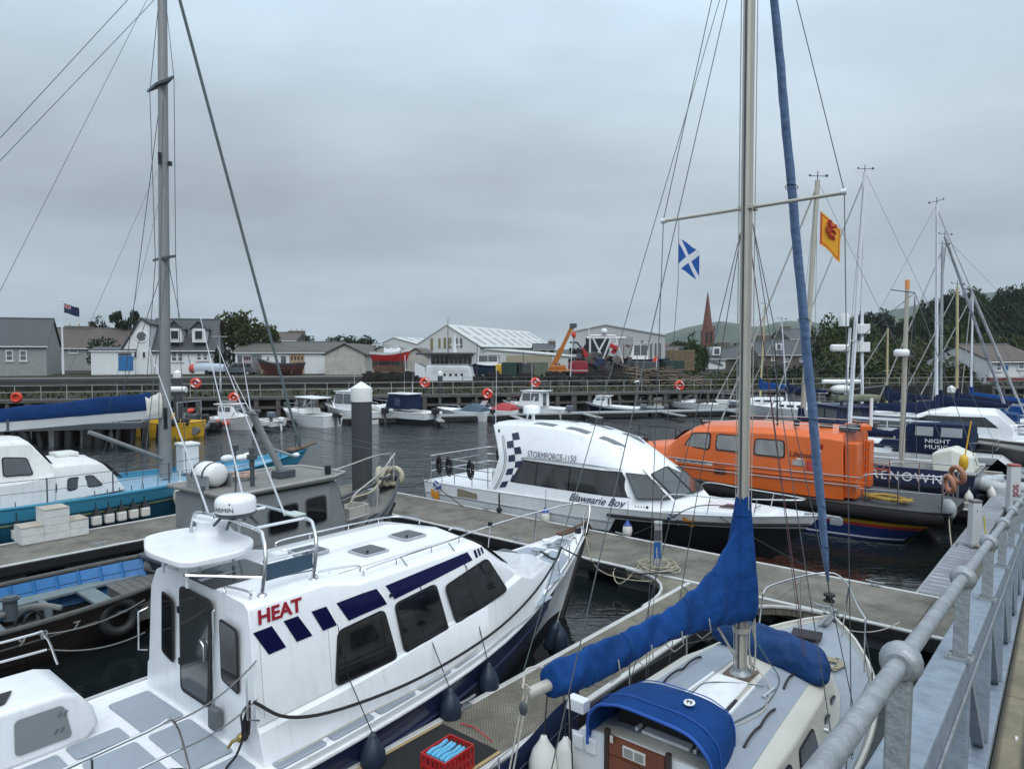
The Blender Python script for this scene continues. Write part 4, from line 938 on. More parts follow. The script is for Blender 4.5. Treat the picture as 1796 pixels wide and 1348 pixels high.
# side windows
def cw(x0,x1,z0,z1,sk=.06,y=None):
    b=lambda x:interp([(-2.05,.98),(-1,.99),(.2,.92),(.9,.80),(1.3,.68)],x)
    f=lambda x,z:-(b(x)+.02-.07*(z-1.1)/.34)-.006
    P=[V3((x,f(x,z),z)) for x,z in ((x0,z0),(x1,z0+.01),(x1-sk,z1),(x0+sk,z1-.01))]
    window(sb,P,.06,.022,.012,mat('blue_grey_glass',(.06,.075,.09),.08,var=.1),rubber); window(sb,[V3((p.x,-p.y,p.z)) for p in P][::-1],.06,.022,.012,MATS['blue_grey_glass'],rubber)
cw(-1.75,-1.08,1.13,1.40); cw(-.92,-.28,1.13,1.41)
for x in (.22,.72):
    b=interp([(-2.05,.98),(-1,.99),(.2,.92),(.9,.80),(1.3,.68)],x)
    for sd in(-1,1):
        M=Matrix.Rotation(rad(90-10*sd),4,'X')@Matrix.Diagonal((1,.6,1,1))
        f=MB().lathe([(.11,-.01),(.11,.012),(.085,.014)],(x,sd*(b-.01),1.25),18,M).build('porthole',rubber,sb,50)
        MB().lathe([(.084,-.01),(.084,.016),(.01,.016)],(x,sd*(b-.01),1.25),18,M).build('pane',MATS['blue_grey_glass'],f,50)
MB().tube([(-.05,-.965,1.27),(-.05,-1.01,1.27)],.03,8).build('vent',ss,sb,60)
# aft bulkhead, washboards, hatch
MB().prism([(-2.06,y,z) for y,z in [(-1.02,.75),(1.02,.75),(.98,1.3),(.86,1.5),(.4,1.56),(-.4,1.56),(-.86,1.5),(-.98,1.3)]],(-.03,0,0)).build('bulkhead',white,sb,0)
wb=None
for k in range(3):
    MB().bb((-2.13,-.12+.0*k,.98+k*.20),(-2.10,.50,1.172+k*.20)).build('washboard',woodbr,sb,0,.004)
MB().bb((-2.145,.08,1.42),(-2.131,.33,1.53)).build('notice',mat('notice_paper',(.62,.60,.55),.6,var=.02),sb,0)
for k in range(5): MB().bb((-2.148,.095,1.435+k*.017),(-2.1452,.195,1.443+k*.017)).build('notice_line',mat('notice_ink',(.12,.12,.13),.6),sb,0); MB().bb((-2.148,.215,1.435+k*.017),(-2.1452,.315,1.443+k*.017)).build('notice_line',MATS['notice_ink'],sb,0)
for y in (.53,-.15): MB().bb((-2.14,y-.03,.9),(-2.092,y+.02,1.62)).build('door_post',mat('dark_hardwood',(.035,.022,.015),.5,var=.2),sb,0,.004)
MB().bb((-2.16,.47,1.52),(-2.14,.43,1.60)).build('hasp',ss,sb,0)
MB().plate([(-2.10,.66,1.30),(-2.10,.98,1.28),(-2.10,.98,1.45),(-2.10,.66,1.48)],.008,.0).build('instrument_cover',white,sb,0) 
for y in (.66,.82):
    MB().box((-2.11,y+.07,1.36),(.03,.13,.15)).build('instrument_cover',MATS['white_gelcoat'],sb,0,.015)
MB().lathe([(.1,-.02),(.1,.0),(.085,.012),(.08,.005)],(-2.10,-.42,1.30),20,Matrix.Rotation(rad(-90),4,'Y')).build('compass',black,sb,50)
MB().box((-2.05,.93,1.72),(.13,.22,.13)).build('white_box',white,sb,0,.012)
MB().prism([(-1.80,-.52,1.54),(-1.80,.60,1.54),(-1.80,.56,1.80),(-1.80,.40,1.87),(-1.80,-.34,1.87),(-1.80,-.48,1.80)],(.02,0,0)).build('hood_shade_plate',rubber,sb,0)  # black plate added to stand in for the deep shade under the hood
MB().bb((-2.10,-.12,1.40),(-2.085,.5,1.56)).build('companionway_shade_plate',rubber,sb,0)  # solid black plate painted in for the shade of the open companionway
# cockpit
MB().bb((-4.1,-.55,.55),(-2.15,.55,.62)).build('cockpit_sole',cream,sb,0)
for s_ in(-1,1): MB().prism([(-4.0,s_*.42,.62),(-2.14,s_*.46,.62),(-2.14,s_*1.05,1.12),(-4.0,s_*.85,1.12)],(0,0,.05)).build('cockpit_seat',cream,sb,0,.02)
for s_ in(-1,1): MB().prism([(-4.0,s_*.80,1.0),(-2.14,s_*1.0,1.0),(-2.14,s_*1.08,1.0),(-4.0,s_*.9,1.0)],(0,0,.28)).build('cockpit_coaming',cream,sb,0,.02)
# sprayhood
def hood():
    rings=[];n=14
    fr=[(-1.20,.46,1.56,.04),(-1.32,.54,1.55,.22),(-1.50,.61,1.52,.38),(-1.72,.66,1.47,.49),(-1.96,.68,1.43,.55),(-2.16,.68,1.40,.55)]
    for i,(x,b,z0,h) in enumerate(fr):
        r=[]
        for k in range(n+1):
            a=math.pi*k/n; c=math.cos(a); s_=math.sin(a)
            yy=.06-b*math.copysign(abs(c)**.62,c); zz=z0+h*s_**.55
            if i==0: xx=x+.22*s_-.1
            else: xx=x+.12*s_*(1 if i<4 else -.3)
            r.append(V3((xx+.006*math.sin(k*2+i),yy,zz+.006*math.sin(k*3+i*2))))
        rings.append(r)
    mb=MB(); mb.loft(rings,close=False,caps=False)
    o=mb.build('sprayhood',bluecanvas,sb,70); m=o.modifiers.new('s','SOLIDIFY'); m.thickness=.006; crease(o,.012,.3)
    e=rings[-1]; MB().tube(smoothpts(e,2),.017,6).build('hood_binding',mat('lighter_blue_binding',(.02,.09,.38),.8),o,60)
    for q in (2,4): MB().tube(smoothpts([p+V3((0,0,.004)) for p in rings[q]],3),.006,5).build('hood_seam',mat('lighter_blue_binding',(.02,.09,.38)),o,60)
    M=Matrix.Translation((-1.78,-.20,1.995))@Matrix.Rotation(rad(-8),4,'Y')
    b=MB().lathe([(.055,0),(.055,.006),(.01,.007)],(0,0,0),20,M).build('badge',whitevinyl,o,50)
    mb=MB(); 
    for pts in ([(-.03,-.028,.009),(.03,-.008,.009)],[(-.03,.008,.009),(.03,.028,.009)],[(-.012,-.035,.009),(.0,.0,.009),(-.004,.035,.009)],[(.012,-.03,.009),(.018,.03,.009)]): mb.tube([M@V3(p) for p in pts],.004,4)
    mb.build('badge_mark',blackvinyl,b,0)
    return o
hood()
# spray dodger (lee cloth) on the port quarter
mb=MB(); g=[]
for i in range(9):
    for j in range(4):
        u=i/8;v=j/3; g.append(V3((-3.6+2.0*u,1.16+.06*u+.03*math.sin(u*7+v*2),1.0+.62*v*(.55+.45*u)+.0)))
mb.add(g,[(i*4+j,i*4+j+1,(i+1)*4+j+1,(i+1)*4+j) for i in range(8) for j in range(3)]); o=mb.build('lee_cloth',navycanvas,sb,70); o.modifiers.new('s','SOLIDIFY').thickness=.006
# mast
def taper(mb,p0,p1,r0,r1,n=12,ax=1.35):
    p0,p1=V3(p0),V3(p1); vs=[]
    for p,r in ((p0,r0),(p1,r1)):
        for k in range(n): a=2*math.pi*k/n; vs.append(p+V3((math.cos(a)*r*ax,math.sin(a)*r,0)))
    return mb.add(vs,[(k,(k+1)%n,n+(k+1)%n,n+k) for k in range(n)]+[tuple(range(n))[::-1],tuple(range(n,2*n))])
ms=taper(MB(),(0,0,1.62),(-.05,0,10.5),.066,.06).build('mast',alub,sb,50)
MB().tube([(-.088,0,1.66),(-.135,0,10.5)],.012,6).build('sail_track',greydark,ms,60)
MB().lathe([(.14,0),(.12,.03),(.09,.05),(.085,.09)],(0,0,1.60),10,None,1.2,1).build('mast_step',galv,sb,50)
MB().bb((-.16,-.16,1.595),(.16,.16,1.612)).build('step_pad',mat('wood_pad',(.12,.09,.07),.7),sb,0)
# halyards coiled on the mast
mb=MB()
for k in range(6): mb.tube(smoothpts([(.02,-.11-.008*k,2.2+.02*k),(.05,-.15,1.95-.02*k),(.03,-.13,1.70-.03*k+.04*(k%2)),(-.02,-.10,1.95),(.0,-.10,2.2)],4),.008,5)
for k in range(3): mb.torus((0,0,2.12+.02*k),.093,.008,Matrix.Diagonal((1.3,1,1,1)),16,5)
mb.build('halyard_coil',wirel,ms,60)
for (x,y,dx,dy) in ((.09,.03,0,0),(.07,-.07,0,0),(-.03,.08,0,0),(-.05,-.085,0,0)): MB().tube([(x,y,1.7),(x-.05,y,10.5)],.006,5).build('halyard',wirel,ms,0)
# spreader bar with white ends
zs_=7.08
sp=MB().tube([(-.02,-1.02,zs_+.02),(-.02,0,zs_),(-.02,1.04,zs_-.02)],.021,8).build('spreader',alub,ms,60)
for y in (-1.04,1.06): MB().tube([(-.02,y-.035 if y<0 else y-.02,zs_+.03 if y<0 else zs_-.02),(-.02,y+.02 if y<0 else y+.035,zs_+.03 if y<0 else zs_-.02)],.034,8).build('spreader_boot',whitevinyl,sp,60)
MB().box((0,0,zs_),(.2,.17,.05)).build('spreader_bracket',alub,ms,0,.005)
stay=lambda nm,p,q,r=.0055,m=wire: MB().tube([p,q],r,5).build(nm,m,sb,0)
stay('shroud',(-.05,-1.25,1.05),(-.02,-1.05,zs_+.03)); stay('shroud',(-.02,-1.05,zs_+.03),(-.06,-.05,11.2)); stay('shroud',(-.05,1.25,1.05),(-.02,1.07,zs_)); stay('shroud',(-.02,1.07,zs_),(-.06,.05,11.2))
stay('shroud',(.45,-1.2,1.08),(0,-.06,6.9)); stay('shroud',(.45,1.2,1.08),(0,.06,6.9)); stay('shroud',(-.55,-1.25,1.05),(0,-.06,6.9)); stay('shroud',(-.55,1.25,1.05),(0,.06,6.9))
stay('backstay',(-4.2,0,1.15),(-.12,0,10.4)); stay('topping_lift',(-3.3,.65,2.6),(-.12,.02,10.4),.0045,ropeg)
MB().tube([(-.05,-1.25,1.1),(-.045,-1.24,1.45)],.014,6).build('turnbuckle',greydark,sb,60)
stay('baby_stay',(.5,-.62,1.52),(0,0,6.9),.006,mat('maroon_rope',(.14,.06,.07),.7)); stay('baby_stay',(.52,-.58,1.52),(.02,0,6.9),.004,wire)
# boom with blue cover
be=V3((-3.2,.45,2.50)); bs_=V3((-.12,0,2.52))
MB().tube([be+V3((-.24,.05,-.02)),be.lerp(bs_,.5),bs_],.055,10).build('boom',alub,sb,60)
mb=MB(); rings=[]
path=[(0,.10,.12),(.015,.125,.145),(.10,.115,.13),(.2,.115,.14),(.3,.11,.14),(.45,.11,.155),(.6,.115,.19),(.75,.135,.28),(.87,.15,.42),(.95,.165,.58),(1.02,.16,.62),(1.06,.13,.5)]
nsg=28
path=[(u,interp([(p[0],p[1]) for p in path],u),interp([(p[0],p[2]) for p in path],u)) for u in [0,.012]+[.04+1.02*q/44 for q in range(45)]]
for i,(u,hw_,hh) in enumerate(path):
    c=be.lerp(bs_,u); r=[]
    top=hh*1.35; bot=.13+.045*math.sin(u*9)+.05*max(0,u-.6)
    for k in range(nsg):
        a=2*math.pi*k/nsg; ca,sa=math.cos(a),math.sin(a)
        zz=(top*(abs(sa)**1.1) if sa>0 else -bot*(abs(sa)**.8)); fo=2*math.pi*k/nsg; wv=.020*math.sin(fo*2+u*26)*abs(math.cos(fo))+.014*math.sin(u*61+fo*3)*(.4+u)+.010*math.sin(u*97-fo*2)
        wd=hw_*(1-.45*max(0,sa)**1.5)
        r.append(c+V3((.0,ca*(wd+wv),zz+wv*.8)))
    rings.append(r)
mb.loft(rings); o=mb.build('boom_cover',bluecanvas,sb,80); crease(o,.018,.30)
for q in range(7,44,7):
    MB().tube([p+(p-(be.lerp(bs_,path[q][0])))*.03 for p in rings[q]]+[rings[q][0]],.004,4).build('cover_seam',mat('seam_blue',(.004,.06,.24),.8),o,60)
for q in (11,18,25,32):
    c=be.lerp(bs_,path[q][0]); MB().tube([c+V3((.0,-.13,.02)),c+V3((.01,-.15,-.12)),c+V3((0,-.05,-.22)),c+V3((0,.1,-.14))],.007,5).build('cover_tie',wirel,o,60)
# collar up the mast
rings=[]
for i,(z,rx,ry,ox) in enumerate([(2.25,.22,.17,-.05),(2.45,.27,.21,-.06),(2.75,.25,.2,-.07),(3.0,.21,.17,-.07),(3.3,.165,.13,-.05),(3.55,.12,.10,-.03),(3.70,.098,.085,-.01),(3.74,.09,.078,-.01)]):
    r=[]
    for k in range(nsg):
        a=2*math.pi*k/nsg; wv=.012*math.sin(k*2.1+z*9)+.008*math.sin(k*3.7-z*13)
        ex=1+ (1.1*max(0,-math.cos(a))**3*max(0,(2.95-z))/.7)
        r.append(V3((ox+math.cos(a)*(rx+wv)*ex*.9,math.sin(a)*(ry+wv),z+.03*math.sin(a*2) if i<2 else z)))
    rings.append(r)
mb=MB().loft(rings); o=mb.build('mast_collar',bluecanvas,sb,80); crease(o,.016,.28)
MB().tube([V3((-.05+math.cos(2*math.pi*k/16)*.115,math.sin(2*math.pi*k/16)*.10,3.52)) for k in range(17)],.006,5).build('collar_cord',bluecanvas,sb,60)
# mainsheet tackle at the boom end
mb=MB(); e=be+V3((-.26,.05,-.02))
for dy in(-.02,.02): mb.tube([e+V3((0,dy,0)),(-3.75,.62+dy,1.05)],.008,5)
mb.build('mainsheet',wirel,sb,0)
for p_ in (e+V3((-.03,0,-.1)),(-3.72,.62,1.45)): MB().ball(p_,.045,8,(.6,1,1.4)).build('block',greydark,sb,60)
rope('tie_rope',smoothpts([e+V3((0,.03,.05)),e+V3((.15,.1,.15)),e+V3((.35,0,.1)),e+V3((.1,-.05,0)),e+V3((.0,.0,.1))],4),.01,wirel,sb)
# furled jib
rings=[]; pj0=V3((3.42,0,1.85)); pj1=V3((.15,0,11.4))
for i in range(25):
    u=i/24; r0=.02 if i==0 else interp([(0,.03),(.04,.055),(.2,.075),(.5,.07),(1,.05)],u)
    c=pj0.lerp(pj1,u); r=[]
    for k in range(12):
        a=2*math.pi*k/12+u*9; wv=.007*math.sin(3*a+u*40); r.append(c+V3((math.cos(a)*(r0+wv),math.sin(a)*(r0+wv)*.85,0)))
    rings.append(r)
MB().loft(rings).build('furled_jib',faded,sb,70)
mb=MB(); 
for u in (.06,.13,.27,.42,.6): 
    c=pj0.lerp(pj1,u); mb.torus(c,interp([(0,.05),(.04,.062),(.2,.082),(.5,.078)],u),.006,Matrix.Rotation(rad(20),4,'Y'),14,4)
mb.build('sail_tie',ropeb,sb,60)
MB().tube([(3.62,0,1.28),(3.42,0,1.85)],.011,6).build('forestay_foot',ss,sb,60)
MB().lathe([(.05,0),(.085,.01),(.085,.035),(.05,.045),(.05,.09),(.085,.10),(.085,.13),(.03,.14)],(3.50,0,1.50),16).build('furling_drum',rubber,sb,50)
# pulpit and guard wires
pl=MB()
pl.tube(smoothpts([(2.35,.62,1.80),(2.6,.60,1.86),(3.3,.32,1.90),(3.66,0,1.92),(3.3,-.32,1.90),(2.6,-.62,1.86),(2.25,-.82,1.80)],6),.0135,7)
pl.build('pulpit_rail',ss,sb,60)
for p,q in (((2.35,.62,1.80),(2.25,.66,1.10)),((3.2,.36,1.895),(3.1,.30,1.14)),((3.2,-.36,1.895),(3.1,-.30,1.14)),((2.25,-.82,1.80),(2.15,-.84,1.10))): MB().tube([p,q],.012,6).build('pulpit_leg',ss,sb,60)
for s_ in(-1,1):
    for x in (1.0,-.4,-1.8,-3.2):
        b=S.pt((x+4.3)/7.95,1).y-.05
        MB().tube([(x,s_*b,1.0),(x,s_*(b+.01),1.62)],.011,6).build('stanchion',ss,sb,60)
    pts=[(2.25,s_*.82 if s_<0 else .64,1.60)]+[(x,s_*(S.pt((x+4.3)/7.95,1).y-.04),1.60) for x in (1.0,-.4,-1.8,-3.2,-4.1)]
    MB().tube(pts,.0045,4).build('guard_wire',wire,sb,0); MB().tube([(x,y,z-.29) for x,y,z in pts],.0045,4).build('guard_wire',wire,sb,0)
# deck fittings: anchor roller, winch cleat, grab rails, turnbuckles
mb=MB(); mb.bb((3.2,-.06,1.22),(3.85,.06,1.25)); mb.tube([(3.0,0,1.27),(3.75,0,1.30)],.018,6); mb.lathe([(.03,-.05),(.05,-.045),(.03,0),(.05,.045),(.03,.05)],(3.82,0,1.27),10,Matrix.Rotation(rad(90),4,'X')); mb.tube(smoothpts([(3.78,-.16,1.22),(3.9,0,1.1),(3.78,.16,1.22)],4),.022,6)
mb.build('anchor',galv,sb,50)
MB().box((2.75,.1,1.19),(.34,.42,.03),rot_z(.2)).build('foredeck_hatch_mat',rubber,sb,0,.01)
for (x0,y0),(x1,y1) in (((-1.45,-.62),(-.55,-.60)),((-.05,-.52),(.75,-.44)),((-.75,.62),(.15,.58))):
    mb=MB(); pts=[]
    for k in range(13):
        u=k/12; x=x0+(x1-x0)*u;y=y0+(y1-y0)*u; pts.append((x,y,SP(x,y)+.05-.03*abs(math.cos(u*math.pi*2))**6))
    mb.tube(pts,.014,6); mb.build('grab_rail',mat('black_teak_rail',(.018,.016,.016),.6),sb,60)
mb=MB(); mb.tube([(-.42,-.42,1.60),(-.12,-.44,1.60)],.018,6)
for k in range(4): mb.box((-.40+k*.085,-.425,1.585),(.02,.05,.04))
mb.build('deck_organiser',ss,sb,60)
def onroof(pts): return smoothpts([(x,y,SP(x,y)+.018+dz) for x,y,dz in pts],5)
MB().tube(onroof([(.05,-.08,.15),(-.1,-.35,.03),(-.3,-.45,0),(-.75,-.52,0),(-1.3,-.38,0)]),.008,5).build('halyard_tail',wirel,sb,60)
MB().tube(onroof([(.06,-.10,.45),(.25,-.25,.1),(.1,-.42,0),(-.5,-.50,.0),(-.9,-.44,0),(-1.4,-.30,0)]),.008,5).build('halyard_tail',ropeg,sb,60)
MB().tube(smoothpts([(-1.3,.0,1.85),(-.6,.15,1.66),(-.3,-.15,1.63),(-.2,-.35,1.62)],5),.007,5).build('halyard_tail',ropeg,sb,60)
MB().tube([(-.55,.15,2.44),(-.02,.02,1.72)],.014,6).build('kicking_strap',wirel,sb,60)
# covered dinghy across the foredeck
rings=[]
for i in range(15):
    u=i/14; c=V3((1.12-.50*u,.88-1.72*u,1.60)); sc_=(.55+.5*math.sin(min(1,u*.9+.1)*math.pi)**.4)*(.85+.4*u) if 0<i<14 else .45
    r=[]
    for k in range(16):
        a=2*math.pi*k/16; wv=.022*math.sin(k*2.7+u*19)+.016*math.sin(k*1.3-u*31)
        ca,sa=math.cos(a),math.sin(a)
        r.append(c+V3((ca*(.33*sc_+wv)*.97,ca*(.33*sc_+wv)*.25,max(-.10,sa*(.24*sc_+wv))+.02)))
    rings.append(r)
dg_=MB().loft(rings).build('covered_bundle',bluecover,None,80); crease(dg_,.035,.3)
dg_.matrix_world=Matrix.Translation((2.73,8.2,0))@rot_z(rad(49.8)); tag(dg_,'bundle under a dark blue cover lashed across the foredeck ahead of the mast','covered bundle')
# things on the boat
bpy.context.view_layer.update()
def sw_(x,y,z): return sb.matrix_world@V3((x,y,z))
rr=random.Random(5); pts=[]
for i in range(120):
    a=i*.5; q=.05+.13*rr.random(); pts.append(sw_(2.1+math.cos(a)*q*1.2,-.45+math.sin(a)*q,1.10+rr.random()*.04))
tag(MB().tube(smoothpts(pts,2),.009,4).build('rope_heap',ropebe,None,0),'tangled heap of beige rope on the foredeck beside the covered bundle','rope')
f=fender(sw_(-2.55,1.0,1.0),'white teardrop fender hanging in the cockpit of the blue hooded sailing boat, left one',wfend,.85); MB().tube([V3((0,0,.55)),V3((.05,.02,1.15))],.007,5).build('lanyard',ropeb,f,0)
f=fender(sw_(-2.45,.80,1.05),'white cylindrical fender hanging in the cockpit of the blue hooded sailing boat',wfend,.8,None,'cyl'); MB().tube([V3((0,0,.52)),V3((-.03,.02,1.1))],.007,5).build('lanyard',ropeb,f,0)
rope('mooring_rope',sag(sw_(3.3,-.3,1.2),D(.3,-2.3,.6),.1),.010,wirel,label='pale rope from the sailing boat bow to the pontoon under the gangway')
rope('mooring_rope',sag(sw_(2.3,.7,1.2),D(4.2,-3.0,.6),.1),.012,ropeb,label='black rope from the sailing boat bow to the curved corner piece')
rope('hanging_line',smoothpts([sw_(-2.5,.75,2.4),sw_(-2.48,.72,1.8),sw_(-2.45,.7,1.2),sw_(-2.4,.62,1.1)],4),.008,ropeb,label='black line hanging from the boom cover into the cockpit')
MB_=MB
# Scottish saltire hung below the left spreader end
def flag(name,loc,w_,h_,rz,mfun,label,droop=.35,par=None):
    n=14;mb=MB();g=[]
    for i in range(n+1):
        for j in range(n+1):
            u,v=i/n,j/n; y=.08*math.sin(u*7+v*1.5)*u*w_
            g.append(V3((u*w_*.93,y,-v*h_-u*droop*h_+.03*h_*math.sin(u*6))))
    mb.add(g,[(i*(n+1)+j,(i+1)*(n+1)+j,(i+1)*(n+1)+j+1,i*(n+1)+j+1) for i in range(n) for j in range(n)])
    o=mb.build(name,None,None,80); o.location=loc; o.rotation_euler=(0,0,rz)
    uv=o.data.uv_layers.new(name='UVMap')
    for p in o.data.polygons:
        for li in p.loop_indices:
            vi=o.data.loops[li].vertex_index; uv.data[li].uv=(vi//(n+1)/n,1-(vi%(n+1))/n)
    o.data.materials.append(mfun()); tag(o,label,'flag'); return o
def uvmat(name):
    m=bpy.data.materials.new(name); m.use_nodes=True; t=m.node_tree; p=t.nodes['Principled BSDF']; p.inputs['Roughness'].default_value=.85
    u=t.nodes.new('ShaderNodeUVMap'); s_=t.nodes.new('ShaderNodeSeparateXYZ'); t.links.new(u.outputs[0],s_.inputs[0])
    def M_(op,a,b=None):
        k=t.nodes.new('ShaderNodeMath'); k.operation=op
        for i,x in enumerate((a,b)):
            if x is None: continue
            if isinstance(x,(int,float)): k.inputs[i].default_value=x
            else: t.links.new(x,k.inputs[i])
        return k.outputs[0]
    def mix(f,a,b):
        k=t.nodes.new('ShaderNodeMix'); k.data_type='RGBA'; t.links.new(f,k.inputs[0])
        for i,x in ((6,a),(7,b)):
            if isinstance(x,tuple): k.inputs[i].default_value=(*x,1)
            else: t.links.new(x,k.inputs[i])
        return k.outputs[2]
    return m,p,t,s_.outputs[0],s_.outputs[1],M_,mix
def saltire():
    m,p,t,u,v,M_,mix=uvmat('saltire_flag')
    d1=M_('ABSOLUTE',M_('SUBTRACT',u,v)); d2=M_('ABSOLUTE',M_('SUBTRACT',M_('ADD',u,v),1.0))
    f=M_('LESS_THAN',M_('MINIMUM',d1,d2),.13); t.links.new(mix(f,(.015,.10,.38),(.75,.77,.8)),p.inputs['Base Color']); return m
def ensign():
    m,p,t,u,v,M_,mix=uvmat('blue_ensign_flag')
    a=M_('LESS_THAN',u,.5); b=M_('GREATER_THAN',v,.5); c=M_('MULTIPLY',a,b)
    cx=M_('LESS_THAN',M_('ABSOLUTE',M_('SUBTRACT',u,.25)),.05); cy=M_('LESS_THAN',M_('ABSOLUTE',M_('SUBTRACT',v,.75)),.07)
    r=M_('MULTIPLY',M_('MAXIMUM',cx,cy),c); wx=M_('LESS_THAN',M_('ABSOLUTE',M_('SUBTRACT',u,.25)),.08); wy=M_('LESS_THAN',M_('ABSOLUTE',M_('SUBTRACT',v,.75)),.12); wh=M_('MULTIPLY',M_('MAXIMUM',wx,wy),c)
    t.links.new(mix(r,mix(wh,(.012,.02,.07),(.6,.6,.62)),(.4,.02,.03)),p.inputs['Base Color']); return m
def lion():
    m,p,t,u,v,M_,mix=uvmat('red_on_gold_flag')
    bu=M_('ABSOLUTE',M_('SUBTRACT',u,.5)); bv=M_('ABSOLUTE',M_('SUBTRACT',v,.5)); e=M_('MAXIMUM',bu,bv); fr=M_('MULTIPLY',M_('GREATER_THAN',e,.40),M_('LESS_THAN',e,.44))
    fr2=M_('LESS_THAN',u,.05)
    t.links.new(mix(M_('MAXIMUM',fr,fr2),(.72,.34,.02),(.42,.03,.02)),p.inputs['Base Color']); return m
sloc=sb.matrix_world@V3((-.02,.86,6.82))
fl=flag('scottish_flag',sloc,.27,.36,rad(-25),saltire,'blue and white Scottish saltire hanging below the left spreader end',.45)
rope('flag_halyard',[sb.matrix_world@V3((-.02,.86,7.05)),sb.matrix_world@V3((-.02,.86,6.3)),sb.matrix_world@V3((-.1,1.2,1.1))],.004,wire,label='thin halyard running from the left spreader past the saltire to deck')
# ---------------- white checkered fast boat ----------------
st=boatroot('motor_boat',-1.87,25.3,-40.2,'white motor boat with a checkered band and STORMFORCE-1150 lettering beside the main pontoon','motor boat')
T=Hull(-.1,12.6,[(0,1.02),(.25,1.08),(.6,1.15),(.85,1.25),(1,1.40)],[(0,1.70),(.3,1.78),(.55,1.72),(.72,1.40),(.86,.85),(.95,.35),(1,.02)],[(0,1.6),(.4,1.62),(.6,1.38),(.78,.8),(.93,.12),(1,.005)],(.01,.90),.9)
T.bottom('hull_bottom',black,st)
T.band('hull_side',white,st,.05,.38,0,.62,0); T.band('bow_side',black,st,.05,.72,.62,1.0); T.band('waterline_band',navy,st,0,.12,0,.64,.004)
T.band('topside',white,st,.38,1.0,0,.62,0); T.band('bow_topside',white,st,.72,1.0,.62,1)
T.band('dark_flash',mat('dark_slate_blue',(.05,.065,.09),.4),st,.10,.38,.50,.63,.006,transom=False)
T.rail('rubbing_strake',mat('strake_grey',(.42,.44,.47),.5),st,.035,.64,0,.62)
T.rail('gunwale_edge',white,st,.018,1.0)
T.rail('bow_fender_strake',rubber,st,.05,.80,.60,1,dy=.02)
T.deck('deck',white,st,.06,.06,wall=white)
def TS(b,z0,z1): # base -> window bottom -> window top -> shoulder -> roof
    return [(b,z0),(b-.03,z0+.3),(b-.20,z1-.72),(b-.33,z1-.42),(b-.55,z1-.08),(b*.35,z1+.02),(0,z1+.03)]
def TSec(x,b,z0,zw0,zw1,zs,zr):
    return [(b,z0),(b-.05,zw0),(b-.20,zw1),(b-.27,zs),(b-.62,zr),(b*.35,zr+.05),(0,zr+.06)]
cst=[([2.95,3.0,3.15,3.05,2.55,2.35,2.3],TSec(0,1.68,.98,1.42,2.10,2.42,3.08)),
     (4.2,TSec(0,1.68,1.0,1.36,2.17,2.52,3.16)),
     (5.6,TSec(0,1.66,1.03,1.34,2.17,2.48,3.07)),
     ([7.0,7.0,7.0,6.95,6.8,6.75,6.75],TSec(0,1.60,1.07,1.32,2.15,2.35,2.83)),
     ([8.25,8.05,7.6,7.5,7.4,7.5,7.55],TSec(0,1.40,1.12,1.34,2.10,2.22,2.56)),
     ([9.25,9.0,8.15,8.05,7.95,8.1,8.15],[(.95,1.18),(.95,1.42),(.95,2.05),(.9,2.12),(.7,2.22),(.35,2.28),(0,2.28)])]
loftcabin(st,'cabin',cst,white,30,.015)
mb=MB();MB().prism([(9.1,-.95,1.15),(11.3,-.45,1.22),(11.3,.45,1.22),(9.5,.95,1.15)],(0,0,.10)).build('foredeck_trunk',white,st,0,.03)
def secpts(cst,x):
    P=[];n=len(cst[0][1])
    for i in range(n):
        tb=[((X[i] if isinstance(X,list) else X),S_[i][0],S_[i][1]) for X,S_ in cst]
        for q in range(len(tb)-1):
            if x<=tb[q+1][0] or q==len(tb)-2:
                u=(x-tb[q][0])/(tb[q+1][0]-tb[q][0]); P.append((tb[q][1]*(1-u)+tb[q+1][1]*u,tb[q][2]*(1-u)+tb[q+1][2]*u)); break
    return P
def sidey(cst,x,z,off=.008):
    P=[];n=len(cst[0][1])
    for i in range(n):
        tb=[((X[i] if isinstance(X,list) else X),S_[i][0],S_[i][1]) for X,S_ in cst]
        for q in range(len(tb)-1):
            if x<=tb[q+1][0] or q==len(tb)-2:
                u=(x-tb[q][0])/(tb[q+1][0]-tb[q][0]); P.append((tb[q][1]*(1-u)+tb[q+1][1]*u,tb[q][2]*(1-u)+tb[q+1][2]*u)); break
    for q in range(n-1):
        if z<=P[q+1][1]+1e-6:
            u=(z-P[q][1])/max(1e-6,P[q+1][1]-P[q][1]); return (P[q][0]*(1-u)+P[q+1][0]*u)+off
    return P[-2][0]
def sidepanel(root,cst,name,corners,m,k=10,off=.01,sides=(1,-1),kz=None):
    """curved panel following the cabin side; corners bl br tr tl in (x,z)"""
    o=None; kz=kz or k
    for sd in sides:
        g=[]
        for j in range(kz+1):
            for i in range(k+1):
                u,v=i/k,j/kz; x=(corners[0][0]*(1-u)+corners[1][0]*u)*(1-v)+(corners[3][0]*(1-u)+corners[2][0]*u)*v; z=(corners[0][1]*(1-u)+corners[1][1]*u)*(1-v)+(corners[3][1]*(1-u)+corners[2][1]*u)*v
                g.append(V3((x,sd*sidey(cst,x,z,off),z)))
        o=MB().add(g,[(j*(k+1)+i,j*(k+1)+i+1,(j+1)*(k+1)+i+1,(j+1)*(k+1)+i) for j in range(kz) for i in range(k)]).build(name,m,root,60)
    return o
sidepanel(st,cst,'window_surround',[(3.75,1.43),(8.0,1.42),(7.52,2.10),(4.15,2.14)],glass,18,.010,kz=4)
